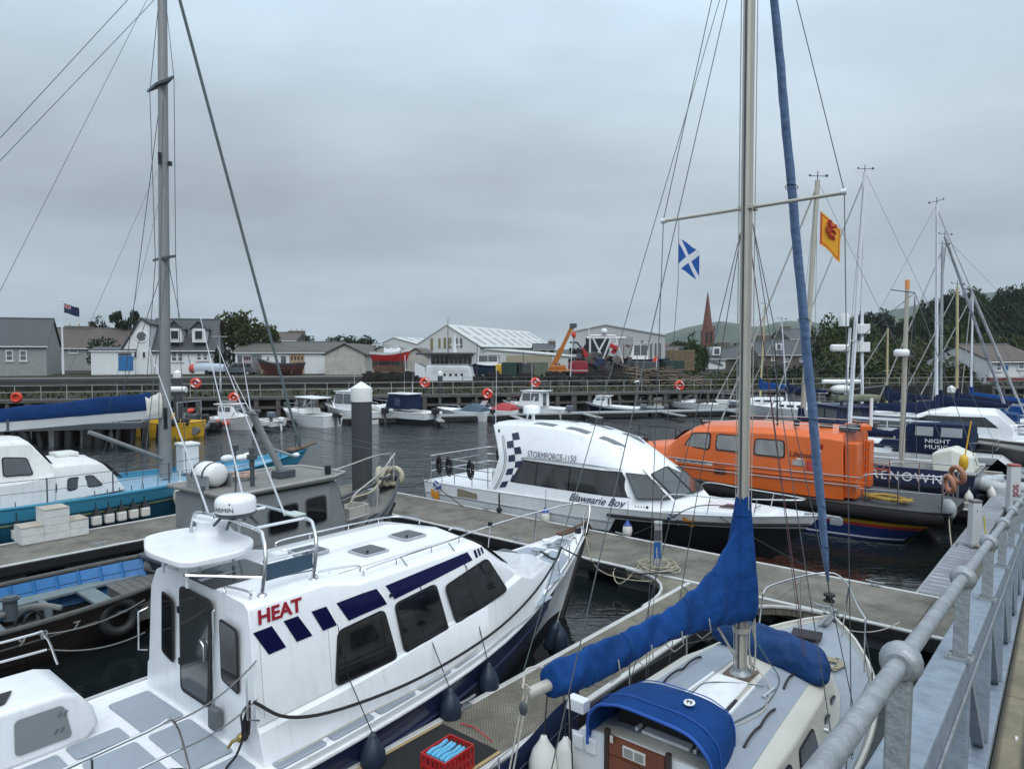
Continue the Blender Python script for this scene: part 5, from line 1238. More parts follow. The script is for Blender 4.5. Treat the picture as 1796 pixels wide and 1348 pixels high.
for a,b in ((3.95,4.70),(4.76,5.9),(5.96,7.62)): sidepanel(st,cst,'window',[(a,1.47),(b,1.45),(b-.0 if b<7 else b-.25,2.06),(a+.22 if a<4 else a,2.09)],mat('tinted_glass',(.03,.033,.036),.07,var=.25,vs=1.2,spec=.8),8,.016,kz=3)
# windscreens
fw=[V3((8.97,-.90,1.47)),V3((9.03,-.02,1.49)),V3((8.22,-.02,2.16)),V3((8.18,-.84,2.04))]
for P in (fw,[V3((p.x,-p.y,p.z)) for p in fw][::-1]): window(st,[p+V3((.02,0,.02)) for p in P],.04,.035,.012,mat('windscreen_glass',(.03,.038,.042),.06,var=.5,vs=1.5,spec=.8))
for sd in(-1,1):
    P=[V3((8.08,sd*1.40,1.42)),V3((8.93,sd*.99,1.46)),V3((8.16,sd*.95,2.04)),V3((7.62,sd*1.21,2.08))]
    if sd>0:P=P[::-1]
    window(st,[p+V3((.01,sd*.03,.01)) for p in P],.03,.03,.012,MATS['windscreen_glass'])
MB().tube([(8.05,-1.0,2.18),(8.3,-.97,1.95),(8.6,-.95,1.75)],.014,5).build('wiper',greydark,st,60)
MB().tube(smoothpts([(4.1,-1.50,2.14),(4.3,-1.50,2.22),(6.0,-1.47,2.24),(7.6,-1.33,2.18)],5),.016,6).build('side_rail',ss,st,60)
# roof panels
def roofz(cst,x,y):
    P=secpts(cst,x)
    for (a,b),(c,d) in zip(P,P[1:]):
        if c<=abs(y)<=a and b>P[2][1]: return b+(d-b)*(a-abs(y))/max(1e-5,a-c)
    return P[-1][1]
for x in (4.0,5.25,6.45):
    for sd in(-1,1): MB().add([(x+.13*i,sd*(.50+.10*j),roofz(cst,x+.13*i,.50+.10*j)+.014) for i in range(7) for j in range(4)],[(i*4+j,i*4+j+1,i*4+j+5,i*4+j+4) for i in range(6) for j in range(3)]).build('roof_window',mat('roof_window_grey',(.085,.10,.11),.3,var=.1),st,20)
# checkered band with curved border on the after side
for k in range(9):
    z0=1.20+.205*k; bend=lambda z: 3.20+.62*math.sin(max(0,(z-1.0))/2.05*math.pi)*.75-.08*(z-1)
    for c in range(2):
        if (k+c)%2==0:
            za,zb=z0+.05*c,z0+.19+.05*c
            if zb<3.0: 
                xa,xb=bend(za)+.28*c,bend(zb)+.28*c
                sidepanel(st,cst,'checker_mark',[(xa,za),(xa+.27,za+.05),(xb+.25,zb+.06),(xb,zb)],mat('checker_navy',(.02,.022,.06),.4,var=0),3,.014,(-1,1),3)
for dx in (-.10,-.17):
    for sd in(-1,1):
        pts=[]
        for k in range(18):
            z=1.12+k*.098; x=3.20+.62*math.sin((z-1.0)/2.05*math.pi)*.75-.08*(z-1)+dx+ (0.0); pts.append((max(x,3.06),sd*sidey(cst,max(x,3.06),z,.012),z))
        MB().tube(pts,.008,4).build('curved_line',MATS['checker_navy'],st,60)
def surftext(root,cst,s,size,x0,z0,m,slope=0,shear=0,off=0,sx=1,sp=1.0,flip=False,fn=None,nm='lettering'):
    o=text(nm,s,size,(0,0,0),(1,0,0),(0,1,0),m,root,shear=shear,off=off,sx=sx,sp=sp,ex=0)
    me=o.data
    for v in me.vertices:
        x=x0+(v.co.x if not flip else -v.co.x); z=z0+v.co.y+slope*v.co.x
        y=fn(x,z) if fn else -sidey(cst,x,z,.045)
        v.co=V3((x,y,z))
    return o
surftext(st,cst,'STORMFORCE-1150',.27,4.32,2.25,MATS['checker_navy'],0,0,0,.76)
o=surftext(st,cst,'Blawearie Boy',.30,6.0,1.17,MATS['checker_navy'],-.0,.45,.004,1.0)
for k in range(4): MB().lathe([(.02,0),(.02,.006)],(8.12+.075*k,-1.50+.02*k,1.25),8,Matrix.Rotation(rad(90),4,'X')).build('logo_dot',MATS['checker_navy'],st,50)
MB().lathe([(.04,0),(.04,.006)],(8.44,-1.44,1.26),12,Matrix.Rotation(rad(90),4,'X')).build('logo_disc',MATS['checker_navy'],st,50)
# paired saltire and gold flag emblems at stern and bow
sal=saltire(); goldm=mat('gold_emblem',(.75,.30,.02),.5,var=.1)
def emblem(x,z,s,sep,dz):
    fn=lambda x,z:T.side(x,z,-1,.035).y
    g=[];n=6
    for i in range(n+1):
        for j in range(n+1):
            u,v=i/n,j/n; xx=x+u*s; zz=z+v*s*.8+.04*math.sin(u*5); g.append(V3((xx,fn(xx,zz),zz)))
    o=MB().add(g,[(i*(n+1)+j,(i+1)*(n+1)+j,(i+1)*(n+1)+j+1,i*(n+1)+j+1) for i in range(n) for j in range(n)]).build('saltire_emblem',None,st,60); o.data.materials.append(sal)
    uv=o.data.uv_layers.new(name='UVMap')
    for p in o.data.polygons:
        for li in p.loop_indices: vi=o.data.loops[li].vertex_index; uv.data[li].uv=(vi//(n+1)/n,(vi%(n+1))/n)
    g=[]
    for i in range(n+1):
        for j in range(n+1):
            u,v=i/n,j/n; xx=x+sep+u*s*1.05; zz=z+dz+v*s*.75+.05*math.sin(u*6+1); g.append(V3((xx,fn(xx,zz)-.004,zz)))
    MB().add(g,[(i*(n+1)+j,(i+1)*(n+1)+j,(i+1)*(n+1)+j+1,i*(n+1)+j+1) for i in range(n) for j in range(n)]).build('gold_emblem',goldm,st,60)
emblem(.42,.78,.36,-.15,-.30); emblem(9.0,.90,.26,.40,-.02)
# stern rails and cockpit
for sd in(-1,1):
    for z in (1.35,1.62,1.88): MB().tube(smoothpts([(2.9,sd*1.60,z),(1.8,sd*1.62,z),(.3,sd*1.60,z),(-.02,sd*1.45,z)],4),.016,6).build('guard_rail',ss,st,60)
    for x in (.15,.7,1.3,2.1,2.8): MB().tube([(x,sd*1.61,1.0),(x,sd*1.61,1.89)],.015,6).build('stanchion',ss,st,60)
for z in (1.35,1.62,1.88): MB().tube([(0,-1.45,z),(0,1.45,z)],.016,6).build('guard_rail',ss,st,60)
MB().bb((2.35,-.95,1.0),(2.8,-.3,1.55)).build('seat',cream,st,0,.05); MB().bb((2.35,.3,1.0),(2.8,.95,1.55)).build('seat',cream,st,0,.05)
MB().prism([(1.55,-1.735,.70),(2.45,-1.745,.72),(2.45,-1.745,.98),(1.55,-1.735,.95)],(0,.15,0)).build('boarding_door',mat('door_tan',(.22,.19,.14),.6),st,0)
MB().box((3.45,-1.70,.80),(.05,.02,.06)).build('drain',black,st,0)
MB().tube([(3.1,-1.40,2.9),(3.1,-1.42,3.0)],.03,6).build('nav_light',black,st,60)
MB().tube([(2.55,-.95,3.12),(2.62,-.98,5.0)],[.014,.005],6).build('antenna',whitemast,st,60)
mb=MB(); mb.tube([(3.4,0,3.2),(3.4,0,3.42)],.03,6); mb.tube([(3.1,0,3.2),(3.15,0,3.42)],.03,6); mb.build('radar_mount',white,st,60)
MB().lathe([(.22,0),(.28,.03),(.28,.2),(.24,.26),(.05,.29)],(3.3,0,3.42),20).build('radar_dome',white,st,50)
mb=MB(); mb.tube([(3.05,.35,3.15),(3.05,.35,3.7),(3.15,.35,3.95)],.022,6); mb.build('light_post',whitemast,st,60)
MB().tube(smoothpts([(8.7,-1.15,1.2),(8.9,-1.15,1.62),(10.3,-.82,1.66),(11.7,-.30,1.72),(12.1,0,1.74),(11.7,.30,1.72),(10.3,.82,1.66),(8.9,1.15,1.62),(8.7,1.15,1.2)],6),.017,7).build('bow_rail',ss,st,60)
for x,y in ((9.9,.93),(11.0,.60)):
    for sd in(-1,1): MB().tube([(x,sd*y,1.15),(x+.1,sd*y,1.66)],.014,6).build('stanchion',ss,st,60)
MB().plate([(9.95,-.3,1.262),(10.5,-.28,1.262),(10.5,.28,1.262),(9.95,.3,1.262)],.03,.04).build('deck_hatch',mat('hatch_smoke_brown',(.07,.05,.05),.3),st,20)
mb=MB(); mb.box((12.4,0,1.38),(.6,.12,.05)); mb.tube([(12.3,0,1.42),(12.95,0,1.40)],.03,6); mb.box((12.85,0,1.30),(.25,.2,.14)); mb.build('anchor',galv,st,30)
MB().tube([(10.9,-.2,1.38),(10.9,.2,1.38)],.02,6).build('cleat',galv,st,60)
bpy.context.view_layer.update()
def stw(x,y,z): return st.matrix_world@V3((x,y,z))
for q,(x,y) in enumerate(((.55,-1.5),(1.0,-1.5),(2.0,-1.5),(.45,1.5),(.95,1.5),(1.9,1.5))):
    mb=MB()
    for k in range(3): mb.torus((0,.03*k,-.25-.02*k),.13,.045,Matrix.Rotation(rad(90),4,'X')@Matrix.Diagonal((.75,1.9,1,1)),14,6)
    o=mb.build('rope_hank',ropeb,None,60); o.location=stw(x,y*1.07,1.88); o.rotation_euler=(0,0,rad(-40)); tag(o,'hank of black rope on the %s stern rail of the checkered boat, %s'%('near' if y<0 else 'far',['aftermost','middle','nearest the cabin'][q%3]),'rope','rope hanks on the stern rails')
for x,lb in ((5.35,'white fender with blue cap amidships of the checkered boat'),(8.0,'white fender with blue cap below the small logo dots of the checkered boat')):
    f=fender(stw(x,-1.92 if x<7 else -1.72,.42),lb,wfend,.72,mat('fender_cap_blue',(.02,.06,.28),.4)); MB().tube([V3((0,0,.48)),V3((.02,.05,1.0))],.007,5).build('lanyard',ropeb,f,0)
rope('mooring_rope',smoothpts([stw(.2,-1.65,1.0),D(13.4,-.25,.6),D(13.2,-.2,.53)],5),.014,ropeb,label='black rope from checkered boat stern down to the pontoon')
rope('mooring_rope',smoothpts([stw(8.2,-1.75,.55),stw(9.0,-1.45,1.0),stw(9.8,-1.15,1.45),stw(11.0,-.75,1.5)],5),.014,ropeb,label='black rope along the bow rail of the checkered boat')
rope('mooring_rope',sag(stw(.02,-1.6,1.05),V3((-3.9,20.1,1.7)),.2),.016,ropeb,label='black rope from checkered boat stern to the grey trawler bow')
rope('mooring_rope',sag(stw(10.3,-1.0,1.2),D(2.2,-.3,.6),.05),.014,ropeb,label='black rope from checkered boat foredeck to the pontoon near the walkway')
mb=MB(); mb.tube([V3((0,0,0)),V3((0,0,.55))],.03,6); mb.ball((0,0,.05),.09,8); o=mb.build('rope_hank',ropeb,None,60); o.location=D(11.75,-.12,.55); tag(o,'black rope bundled at the boarding gap of the checkered boat','rope')
# ---------------- orange lifeboat ----------------
lb=boatroot('lifeboat',11.7,21.1,139.8,'orange and navy lifeboat with black rubber belting and grey windows','lifeboat')
Lh=Hull(-1.6,13.2,[(0,1.0),(.4,1.05),(.75,1.35),(1,1.75)],[(0,1.35),(.07,1.70),(.4,1.88),(.7,1.75),(.85,1.25),(.95,.6),(1,.05)],[(0,1.2),(.07,1.55),(.4,1.74),(.65,1.5),(.85,.7),(.97,.05),(1,.01)],(.095,.9),1.0)
Lh.bottom('hull_bottom',black,lb)
Lh.band('hull_side',mat('lifeboat_navy',(.012,.030,.13),.3,var=.1),lb,.0,.40); Lh.band('white_line',whitevinyl,lb,.055,.10,off=.01); Lh.band('red_line',mat('line_red',(.40,.03,.025),.4,var=0),lb,.40,.49); Lh.band('yellow_line',mat('line_yellow',(.65,.36,.02),.4,var=0),lb,.49,.58); Lh.band('belting_base',rubber,lb,.58,1)
Lh.rail('rubber_belting',mat('black_belting',(.009,.009,.010),.7,var=.3,vs=5,spec=.15),lb,.205,.80,0,1,dy=.0,n=12)
Lh.deck('deck',mat('dark_deck_paint',(.05,.055,.06),.8,var=.2,bump=.3,bs=90),lb,.0,.12)
def LSec(b,z0,z1,zm=None): return [(b,z0),(b,z0+.25),(b-.02,1.62),(b-.12,z1-.20),(b-.30,z1-.02),(b*.4,z1+.05),(0,z1+.07)]
cl=[([1.15,1.15,1.15,1.2,1.25,1.3,1.3],LSec(1.56,1.05,3.00)),(1.9,LSec(1.60,1.05,3.05)),(3.4,LSec(1.62,1.08,3.06)),(5.0,LSec(1.60,1.12,3.02)),([6.3,6.3,6.3,6.05,5.9,5.9,5.95],LSec(1.55,1.18,2.92)),([7.3,7.3,7.2,6.55,6.35,6.4,6.5],LSec(1.42,1.26,2.72)),([8.2,8.2,7.9,7.1,6.95,6.95,7.0],[(1.25,1.32),(1.25,1.5),(1.2,1.78),(1.08,2.12),(.9,2.2),(.4,2.28),(0,2.3)]),([9.6,9.6,9.5,9.4,9.35,9.35,9.4],[(.8,1.42),(.8,1.55),(.75,1.75),(.65,1.88),(.55,1.92),(.3,1.94),(0,1.95)]),([10.7,10.7,10.7,10.65,10.6,10.6,10.6],[(.35,1.55),(.34,1.6),(.3,1.7),(.25,1.76),(.2,1.78),(.1,1.78),(0,1.78)])]
loftcabin(lb,'superstructure',cl,orange,26,.02)
def lw(c,r=.12):
    for sd in(1,-1):
        P=[V3((x,sd*sidey(cl,x,z,.012),z)) for x,z in c]
        if sd>0:P=P[::-1]
        window(lb,P,r,.04,.02,mat('lifeboat_window',(.22,.225,.22),.12,var=.35,vs=2,spec=.7),rubber)
lw([(5.35,2.17),(6.35,2.22),(6.0,2.72),(5.32,2.76)]); lw([(4.05,2.18),(5.15,2.2),(5.12,2.75),(4.10,2.74)]); lw([(2.85,2.14),(3.85,2.16),(3.82,2.70),(2.88,2.70)])
for y0,y1 in ((-.95,-.35),(-.3,.3),(.35,.95)):
    window(lb,[V3((6.98,y0,2.34)),V3((6.98,y1,2.34)),V3((6.52,y1,2.72)),V3((6.52,y0,2.72))],.06,.04,.02,MATS['lifeboat_window'],rubber)
for z in (1.52,1.78): 
    for sd in(-1,1): MB().tube([(x,sd*sidey(cl,x,z,.05),z) for x in (.7,2,3.5,5,6.3,7)],.018,6).build('hand_rail',ss,lb,60)
for sd in(-1,1): MB().tube([(x,sd*sidey(cl,x,1.62,.015),1.62) for x in (.55,2,3.5,5,6.3,7.2)],.028,6).build('moulded_ridge',orange,lb,60); MB().tube([(x,sd*(interp([(0.6,1.2),(3.4,1.24),(5.9,1.15)],x)),interp([(0.6,3.1),(3.4,3.14),(5.9,3.02)],x)+.08) for x in (.8,2.2,3.5,5,5.8)],.014,6).build('roof_rail',ss,lb,60)
def plq(x0,x1,z0,z1,m,nm,sd=1,off=.014): 
    return sidepanel(lb,cl,nm,[(x0,z0),(x1,z0),(x1,z1),(x0,z1)],m,6,off+.01,(sd,),3)
plq(5.22,6.62,1.62+.05,1.80,mat('nameplate_white',(.66,.64,.58),.5,var=0),'nameplate')
fnl=lambda o:(lambda x,z: sidey(cl,x,z,o))
surftext(lb,cl,'RNLB IAN GRANT SMITH',.125,6.56,1.685,blackvinyl,0,0,.0,.80,fn=fnl(.045),flip=True)
plq(4.75,5.15,1.42,1.68,mat('brown_vent',(.16,.05,.02),.6,var=.2,vs=30),'louvre')
for k in range(5): plq(4.78,5.12,1.44+k*.045,1.455+k*.045,black,'slat',off=.024)
surftext(lb,cl,'Lifeboats',.24,2.72,2.22,mat('brown_lettering',(.10,.03,.01),.5,var=0),0,0,.004,.95,fn=fnl(.02),flip=True)
plq(2.25,2.62,1.96,2.12,mat('grey_panel',(.35,.33,.32),.5),'grey_panel'); plq(1.75,2.2,1.86,2.14,mat('red_panel',(.42,.04,.04),.5),'red_panel'); plq(2.3,2.5,2.14-.0,2.19,MATS['nameplate_white'],'small_plate',off=.016)
plq(1.75,1.9,2.52,2.66,redvinyl,'emblem'); plq(1.92,2.02,2.52,2.66,whitevinyl,'emblem'); plq(1.8,1.95,2.40,2.50,whitevinyl,'emblem')
# aft bulkhead details
MB().bb((1.10,-.4,1.05),(1.15,.4,2.6)).build('door',orange,lb,0,.02); MB().bb((1.08,-.25,1.9),(1.099,.25,2.4)).build('pane',MATS['lifeboat_window'],lb,0,.02)
MB().bb((.82,.85,1.1),(1.16,1.40,2.75)).build('locker',orange,lb,0,.03); MB().bb((1.0,-1.4,1.1),(1.16,-.85,2.6)).build('locker',orange,lb,0,.03)
for z in (1.5,1.75,2.0,2.25,2.5): MB().tube([(.78,.80,z),(.78,.5,z)],.02,5).build('ladder_rung',black,lb,60)
for y in (.80,.5): MB().tube([(.78,y,1.05),(.78,y,3.0)],.022,6).build('ladder_rail',orange,lb,60)
# aft deck rails
for sd in(-1,1):
    MB().tube(smoothpts([(.9,sd*1.5,1.3),(.6,sd*1.5,1.85),(-.2,sd*1.5,1.95),(-1.35,sd*1.3,2.0)],4),.02,6).build('guard_rail',ss,lb,60); MB().tube([(.8,sd*1.5,1.45),(-1.35,sd*1.3,1.5)],.016,6).build('guard_rail',ss,lb,60)
    for x in (.55,-.3,-1.35): MB().tube([(x,sd*1.48 if x>-1 else sd*1.3,1.0),(x,sd*1.48 if x>-1 else sd*1.3,1.95)],.02,6).build('stanchion',ss,lb,60)
for y in (-1.35,-.45,.45,1.35): MB().tube([(-1.37,y,1.0),(-1.37,y,2.0)],.02,6).build('stanchion',ss,lb,60)
for z in (1.5,2.0): MB().tube([(-1.37,-1.3,z),(-1.37,1.3,z)],.018,6).build('guard_rail',ss,lb,60)
# fore rails (black), mast bits, roof kit
mb=MB()
for sd in(-1,1):
    MB().tube(smoothpts([(7.6,sd*1.1,2.1),(8.0,sd*1.2,2.5),(9.5,sd*1.0,2.55),(10.9,sd*.5,2.7),(11.3,sd*.1,2.75)],5),.018,6).build('bow_rail',black,lb,60)
    for x,y,z in ((8.0,1.2,2.5),(9.5,1.0,2.55),(10.9,.5,2.7)): MB().tube([(x,sd*y,1.5),(x,sd*y,z)],.018,6).build('stanchion',black,lb,60)
MB().box((8.7,.3,2.15),(.5,.4,.22)).build('winch',black,lb,0,.04)
MB().tube([(5.9,.9,2.95),(5.95,.9,3.12)],.05,8).ball((5.95,.9,3.13),.07,8).build('roof_light',black,lb,60)
MB().tube([(3.3,1.0,3.1),(3.35,1.0,4.9),(3.5,1.0,6.2)],[.03,.02,.008],6).build('antenna',black,lb,60)
MB().box((2.7,1.0,3.22),(.16,.16,.2)).build('roof_camera',black,lb,0,.02)
mb=MB(); rr=random.Random(4)
for k in range(14): x=.8+rr.random()*1.2; y=rr.uniform(-1,1); MB().box((x,y,3.12),(.2+rr.random()*.2,.2,.10+rr.random()*.12),rot_z(rr.random()*3)).build('roof_equipment',[rust,greydark,orange][k%3],lb,0,.02)
MB().tube([(.9,-.5,3.1),(.9,-.5,4.0)],.05,8).build('mast_stub',white,lb,60)
bpy.context.view_layer.update()
def lw_(x,y,z): return lb.matrix_world@V3((x,y,z))
pts=[];rr=random.Random(8)
for i in range(160): a=i*.55; pts.append(lw_(.1+math.cos(a)*.7*rr.uniform(.5,1),.9+math.sin(a)*.45*rr.uniform(.4,1),1.12+rr.random()*.1))
tag(MB().tube(smoothpts(pts,2),.014,4).build('rope_heap',mat('yellow_brown_rope',(.40,.26,.05),.8,var=.2),None,0),'heap of yellow brown rope on the after deck of the orange lifeboat','rope')
for k,(y,lbl) in enumerate(((.75,'left'),(.2,'right'))):
    o=MB().torus((0,0,0),.23,.07,Matrix.Rotation(rad(78),4,'X'),22,8).build('lifebuoy',peach,None,60); o.location=lw_(-1.42-.12*k,y-.1,1.72+.2*k); o.rotation_euler=(0,0,rad(100 if k else 85)); tag(o,'faded peach lifebuoy on the stern rail of the orange lifeboat, %s one'%lbl,'lifebuoy','lifebuoys on the lifeboat stern rail')
o=MB().ball((0,0,0),.30,12,(.6,.9,1)).build('grey_bag',mat('grey_plastic_sheet',(.30,.33,.35),.4,bump=1,bs=6),None,60); o.location=lw_(-1.45,.9,1.05); tag(o,'crumpled grey plastic bag at the stern of the orange lifeboat','bag')
rope('mooring_rope',sag(lw_(-1.5,1.2,1.0),D(.35,4.5,.62),.55),.016,ropebe,label='slack pale rope from lifeboat stern to the white pillar base')
MB().ball((0,0,0),.001,4)
mb=MB(); mb.tube([(0,0,0),(.25,.0,1.7)],.02,6); o=mb.build('pole',yellow,None,60); o.location=lw_(-1.5,-.9,1.7); MB().ball((.06,0,.45),.16,10,(.8,.8,1.6)).build('buoy_body',yellow,o,60); tag(o,'yellow danbuoy pole and float behind the lifeboat stern rail','buoy')
# ---------------- grey trawler ----------------
gt=boatroot('trawler',-8.45,12.3,54.5,'weathered grey fishing trawler with a tilted mast and flat roofed wheelhouse','trawler')
G=Hull(2.5,6.5,[(0,1.0),(.4,1.0),(.7,1.25),(.88,1.62),(1,1.95)],[(0,1.4),(.2,1.55),(.45,1.5),(.7,1.15),(.85,.75),(.95,.32),(1,.03)],[(0,1.1),(.4,1.25),(.65,.85),(.85,.3),(.97,.04),(1,.01)],(.03,.93),1.)
G.bottom('hull_bottom',black,gt); G.band('hull_lower',black,gt,0,.55); G.band('hull_side',mat('black_steel_hull',(.014,.015,.017),.5,var=.3,dirt=.4,dcol=(.06,.05,.04),ds=2),gt,.55,1); G.rail('gunwale',greydark,gt,.05,1.0); G.rail('rubbing_strake',rubber,gt,.06,.62,n=6)
G.deck('deck',tealgrey,gt,.28,.06,wall=greypaint)
wh=[(3.1,[(1.0,.8),(1.0,1.5),(1.0,2.33),(.98,2.36),(.6,2.42),(0,2.44)]),(5.75,[(1.0,.9),(1.0,1.5),(.98,2.33),(.96,2.36),(.6,2.42),(0,2.44)]),([6.35,6.35,6.1,6.0,6.0,6.05],[(.85,1.0),(.85,1.5),(.85,2.33),(.83,2.36),(.5,2.42),(0,2.44)])]
loftcabin(gt,'wheelhouse',wh,greypaint,26,.02)
for c in ([(4.05,1.45),(4.85,1.45),(4.85,2.08),(4.05,2.05)],): 
    for sd in(-1,1):
        P=[V3((x,sd*1.012,z)) for x,z in c]
        if sd>0:P=P[::-1]
        window(gt,P,.12,.03,.012,glass,greydark)
for sd in(-1,1):
    P=[V3((5.05,sd*1.008,1.46)),V3((5.66,sd*1.008,1.48)),V3((5.64,sd*1.0,2.12)),V3((5.05,sd*1.0,2.10))]
    if sd>0:P=P[::-1]
    window(gt,[p+V3((.0,sd*.004,0)) for p in P],.10,.03,.012,glass,greydark)
    MB().bb((3.3,sd*1.005-.01,1.3),(3.9,sd*1.005+.01,2.2)).build('side_panel',greypaint,gt,0,.01)
for y0,y1 in ((-.8,-.05),(.05,.8)): window(gt,[V3((6.37,y0,1.6)),V3((6.37,y1,1.6)),V3((6.17,y1,2.2)),V3((6.17,y0,2.2))],.06,.03,.012,glass,greydark)
rf=MB().prism([(3.0,-1.12,2.43),(5.8,-1.12,2.43),(6.35,-.85,2.43),(6.35,.85,2.43),(5.8,1.12,2.43),(3.0,1.12,2.43)],(0,0,.07)).build('roof',tealgrey,gt,0,.02)
MB().tube([(3.0,-1.12,2.50),(5.8,-1.12,2.52),(6.35,-.85,2.52),(6.35,.85,2.52),(5.8,1.12,2.52),(3.0,1.12,2.50)],.035,6).build('roof_edge',mat('pale_grey_edge',(.34,.34,.32),.7,var=.15),rf,60)
for (x,y) in ((3.35,.35),): pass
MB().box((5.95,-.7,2.62),(.12,.12,.22)).build('roof_lamp',black,gt,0,.02)
mb=MB(); mb.tube(smoothpts([(5.2,-.2,2.5),(5.0,-.15,3.3),(4.75,-.05,4.05),(4.55,.0,4.55)],5),[.10]+[.095]*13+[.07,.06]); 
mb=MB(); mb.tube(smoothpts([(5.1,-.15,2.48),(4.95,-.10,2.9),(4.7,-.0,3.45),(4.5,.05,3.9),(4.4,.08,4.1)],4),.085,8); o=mb.build('mast',greypaint,gt,60)
MB().bb((4.88,-.32,2.5),(5.32,.02,2.68)).build('mast_foot',greydark,gt,0,.02)
MB().tube([(4.42,.08,4.05),(4.3,.2,5.3)],[.016,.006],6).build('antenna',whitemast,o,60); MB().tube([(4.6,.0,3.6),(4.3,.6,4.9)],[.014,.006],6).build('antenna',whitemast,o,60)
MB().tube([(4.35,-.3,4.02),(4.45,.5,4.05)],.022,6).build('crosstree',greydark,o,60)
for y in (-.25,.15,.45): MB().ball((4.4,y,4.1),.05,8).build('light',greydark if y else white,o,60)
MB().tube([(4.85,-.05,3.2),(5.2,-.5,3.0)],.03,6).build('bracket_arm',greypaint,o,60); MB().ball((5.2,-.5,3.05),.08,8,(1,1,.6)).build('flood_light',white,o,60)
MB().tube([(4.0,-.55,2.5),(4.0,-.55,3.35)],.05,8).tube([(4.0,-.55,3.1),(4.0,-.55,3.2)],.11,8).build('exhaust_stack',greydark,gt,60)
MB().tube([(3.3,-1.0,2.5),(3.3,-1.0,3.4)],.018,6).box((3.3,-1.0,3.46),(.1,.1,.12)).build('lamp_post',greydark,gt,60)
MB().tube([(4.6,0,3.7),(8.9,0,2.6)],.008,4).build('stay',wire,gt,0); MB().tube([(4.5,.05,3.95),(8.9,.05,2.75)],.008,4).build('stay',wire,gt,0)
# net pile, fenders etc on roof
MB().box((5.0,.2,2.53),(.01,.01,.01))
for sd in(-1,1):
    MB().tube(smoothpts([(6.2,sd*1.25,1.9),(6.4,sd*1.2,2.05),(7.6,sd*.75,2.3),(8.4,sd*.35,2.55),(8.85,sd*.05,2.62)],5),.022,6).build('bow_rail',mat('pale_grey_edge',(.34,.34,.32)),gt,60)
    MB().tube([(7.4,sd*.85,1.4),(7.5,sd*.8,2.28)],.02,6).build('stanchion',MATS['pale_grey_edge'],gt,60); MB().tube([(8.8,sd*.05,2.6),(8.75,sd*.1,1.9)],.02,6).build('stanchion',MATS['pale_grey_edge'],gt,60)
MB().bb((7.95,-.12,1.25),(8.2,.12,1.75)).build('samson_post',galv,gt,0,.02)
mb=MB(); mb.box((8.6,0,1.98),(.5,.14,.05)); mb.tube([(8.5,0,2.0),(8.95,.25,2.35)],.03,6); mb.build('anchor',greydark,gt,30)
def gw_(x,y,z): return gt.matrix_world@V3((x,y,z))
bpy.context.view_layer.update()
for k in range(3):
    o=MB().torus((0,0,0),.22,.075,Matrix.Rotation(rad(85),4,'X'),20,8).build('ring_fender',mat('dirty_cream_rubber',(.42,.38,.28),.7,var=.15,dirt=.4),None,60); o.location=gw_(8.85-.15*k,-.02+.13*k,1.98); o.rotation_euler=(0,0,rad([-8,60,85][k])); tag(o,'dirty cream ring fender on the bow of the grey trawler, %s'%['nearest the water','middle of three','farthest inboard'][k],'fender','ring fenders on the trawler bow')
lr=empty('liferaft_canister',gw_(3.45,.2,2.50),rad(54.5),'white liferaft canister strapped to the grey trawler roof','liferaft')
M=Matrix.Rotation(rad(90),4,'X')
MB().lathe([(.05,-.36),(.22,-.34),(.29,-.25),(.30,0),(.29,.25),(.22,.34),(.05,.36)],(0,0,.28),16,M,1,.9).build('canister',white2,lr,50,)
for y in (-.2,.2): MB().lathe([(.31,-.02),(.31,.02)],(0,y,.28),16,M,1,.9).build('strap',greydark,lr,50)
mb=MB(); mb.bb((-.3,-.4,0),(-.26,.4,.3)); mb.bb((.26,-.4,0),(.3,.4,.3)); mb.build('cradle',galv,lr,0)
rr=random.Random(2); pts=[]
for i in range(110): a=i*.45; pts.append(gw_(4.35+math.cos(a)*.4*rr.uniform(.3,1),.5+math.sin(a)*.5*rr.uniform(.3,1),2.54+rr.random()*.1))
tag(MB().tube(pts,.016,4).build('net_pile',mat('pinkish_net',(.45,.33,.28),.9,var=.4,vs=20),None,0),'pile of pinkish netting on the grey trawler roof beside the canister','net')
bxx=empty('fish_box',gw_(7.0,-.35,1.25),rad(54.5+8),'grey white open fish box on the foredeck of the grey trawler','box')
MB().bb((-.38,-.25,0),(.38,.25,.03)).build('base',white2,bxx,0)
for a,b in (((-.38,-.25,.03),(.38,-.21,.28)),((-.38,.21,.03),(.38,.25,.28)),((-.38,-.21,.03),(-.34,.21,.28)),((.34,-.21,.03),(.38,.21,.28))): MB().bb(a,b).build('side',render_old,bxx,0,.005)
rope('rope',smoothpts([gw_(7.1,-.2,1.55),gw_(7.5,.1,1.6),gw_(7.9,-.1,1.7),gw_(8.4,0,1.95),gw_(8.7,0,2.05)],5),.03,ropebe,label='thick pale rope running over the grey trawler foredeck to its bow')
for k,(x,lbl) in enumerate(((5.0,'first from the wheelhouse'),(5.9,'second from the wheelhouse'),(6.7,'third from the wheelhouse'),(7.5,'fourth, nearest the bow'))):
    y=G.side(x,.75,-1).y-.10
    o=MB().torus((0,0,0),.27,.10,Matrix.Rotation(rad(90),4,'X'),20,8).build('tyre_fender',rubber,None,60); o.location=gw_(x,y,.62+.1*k); o.rotation_euler=(rad(-12),0,rad(54.5-10*k)); tag(o,'black tyre fender on the side of the grey trawler, '+lbl,'tyre','tyre fenders on the grey trawler')
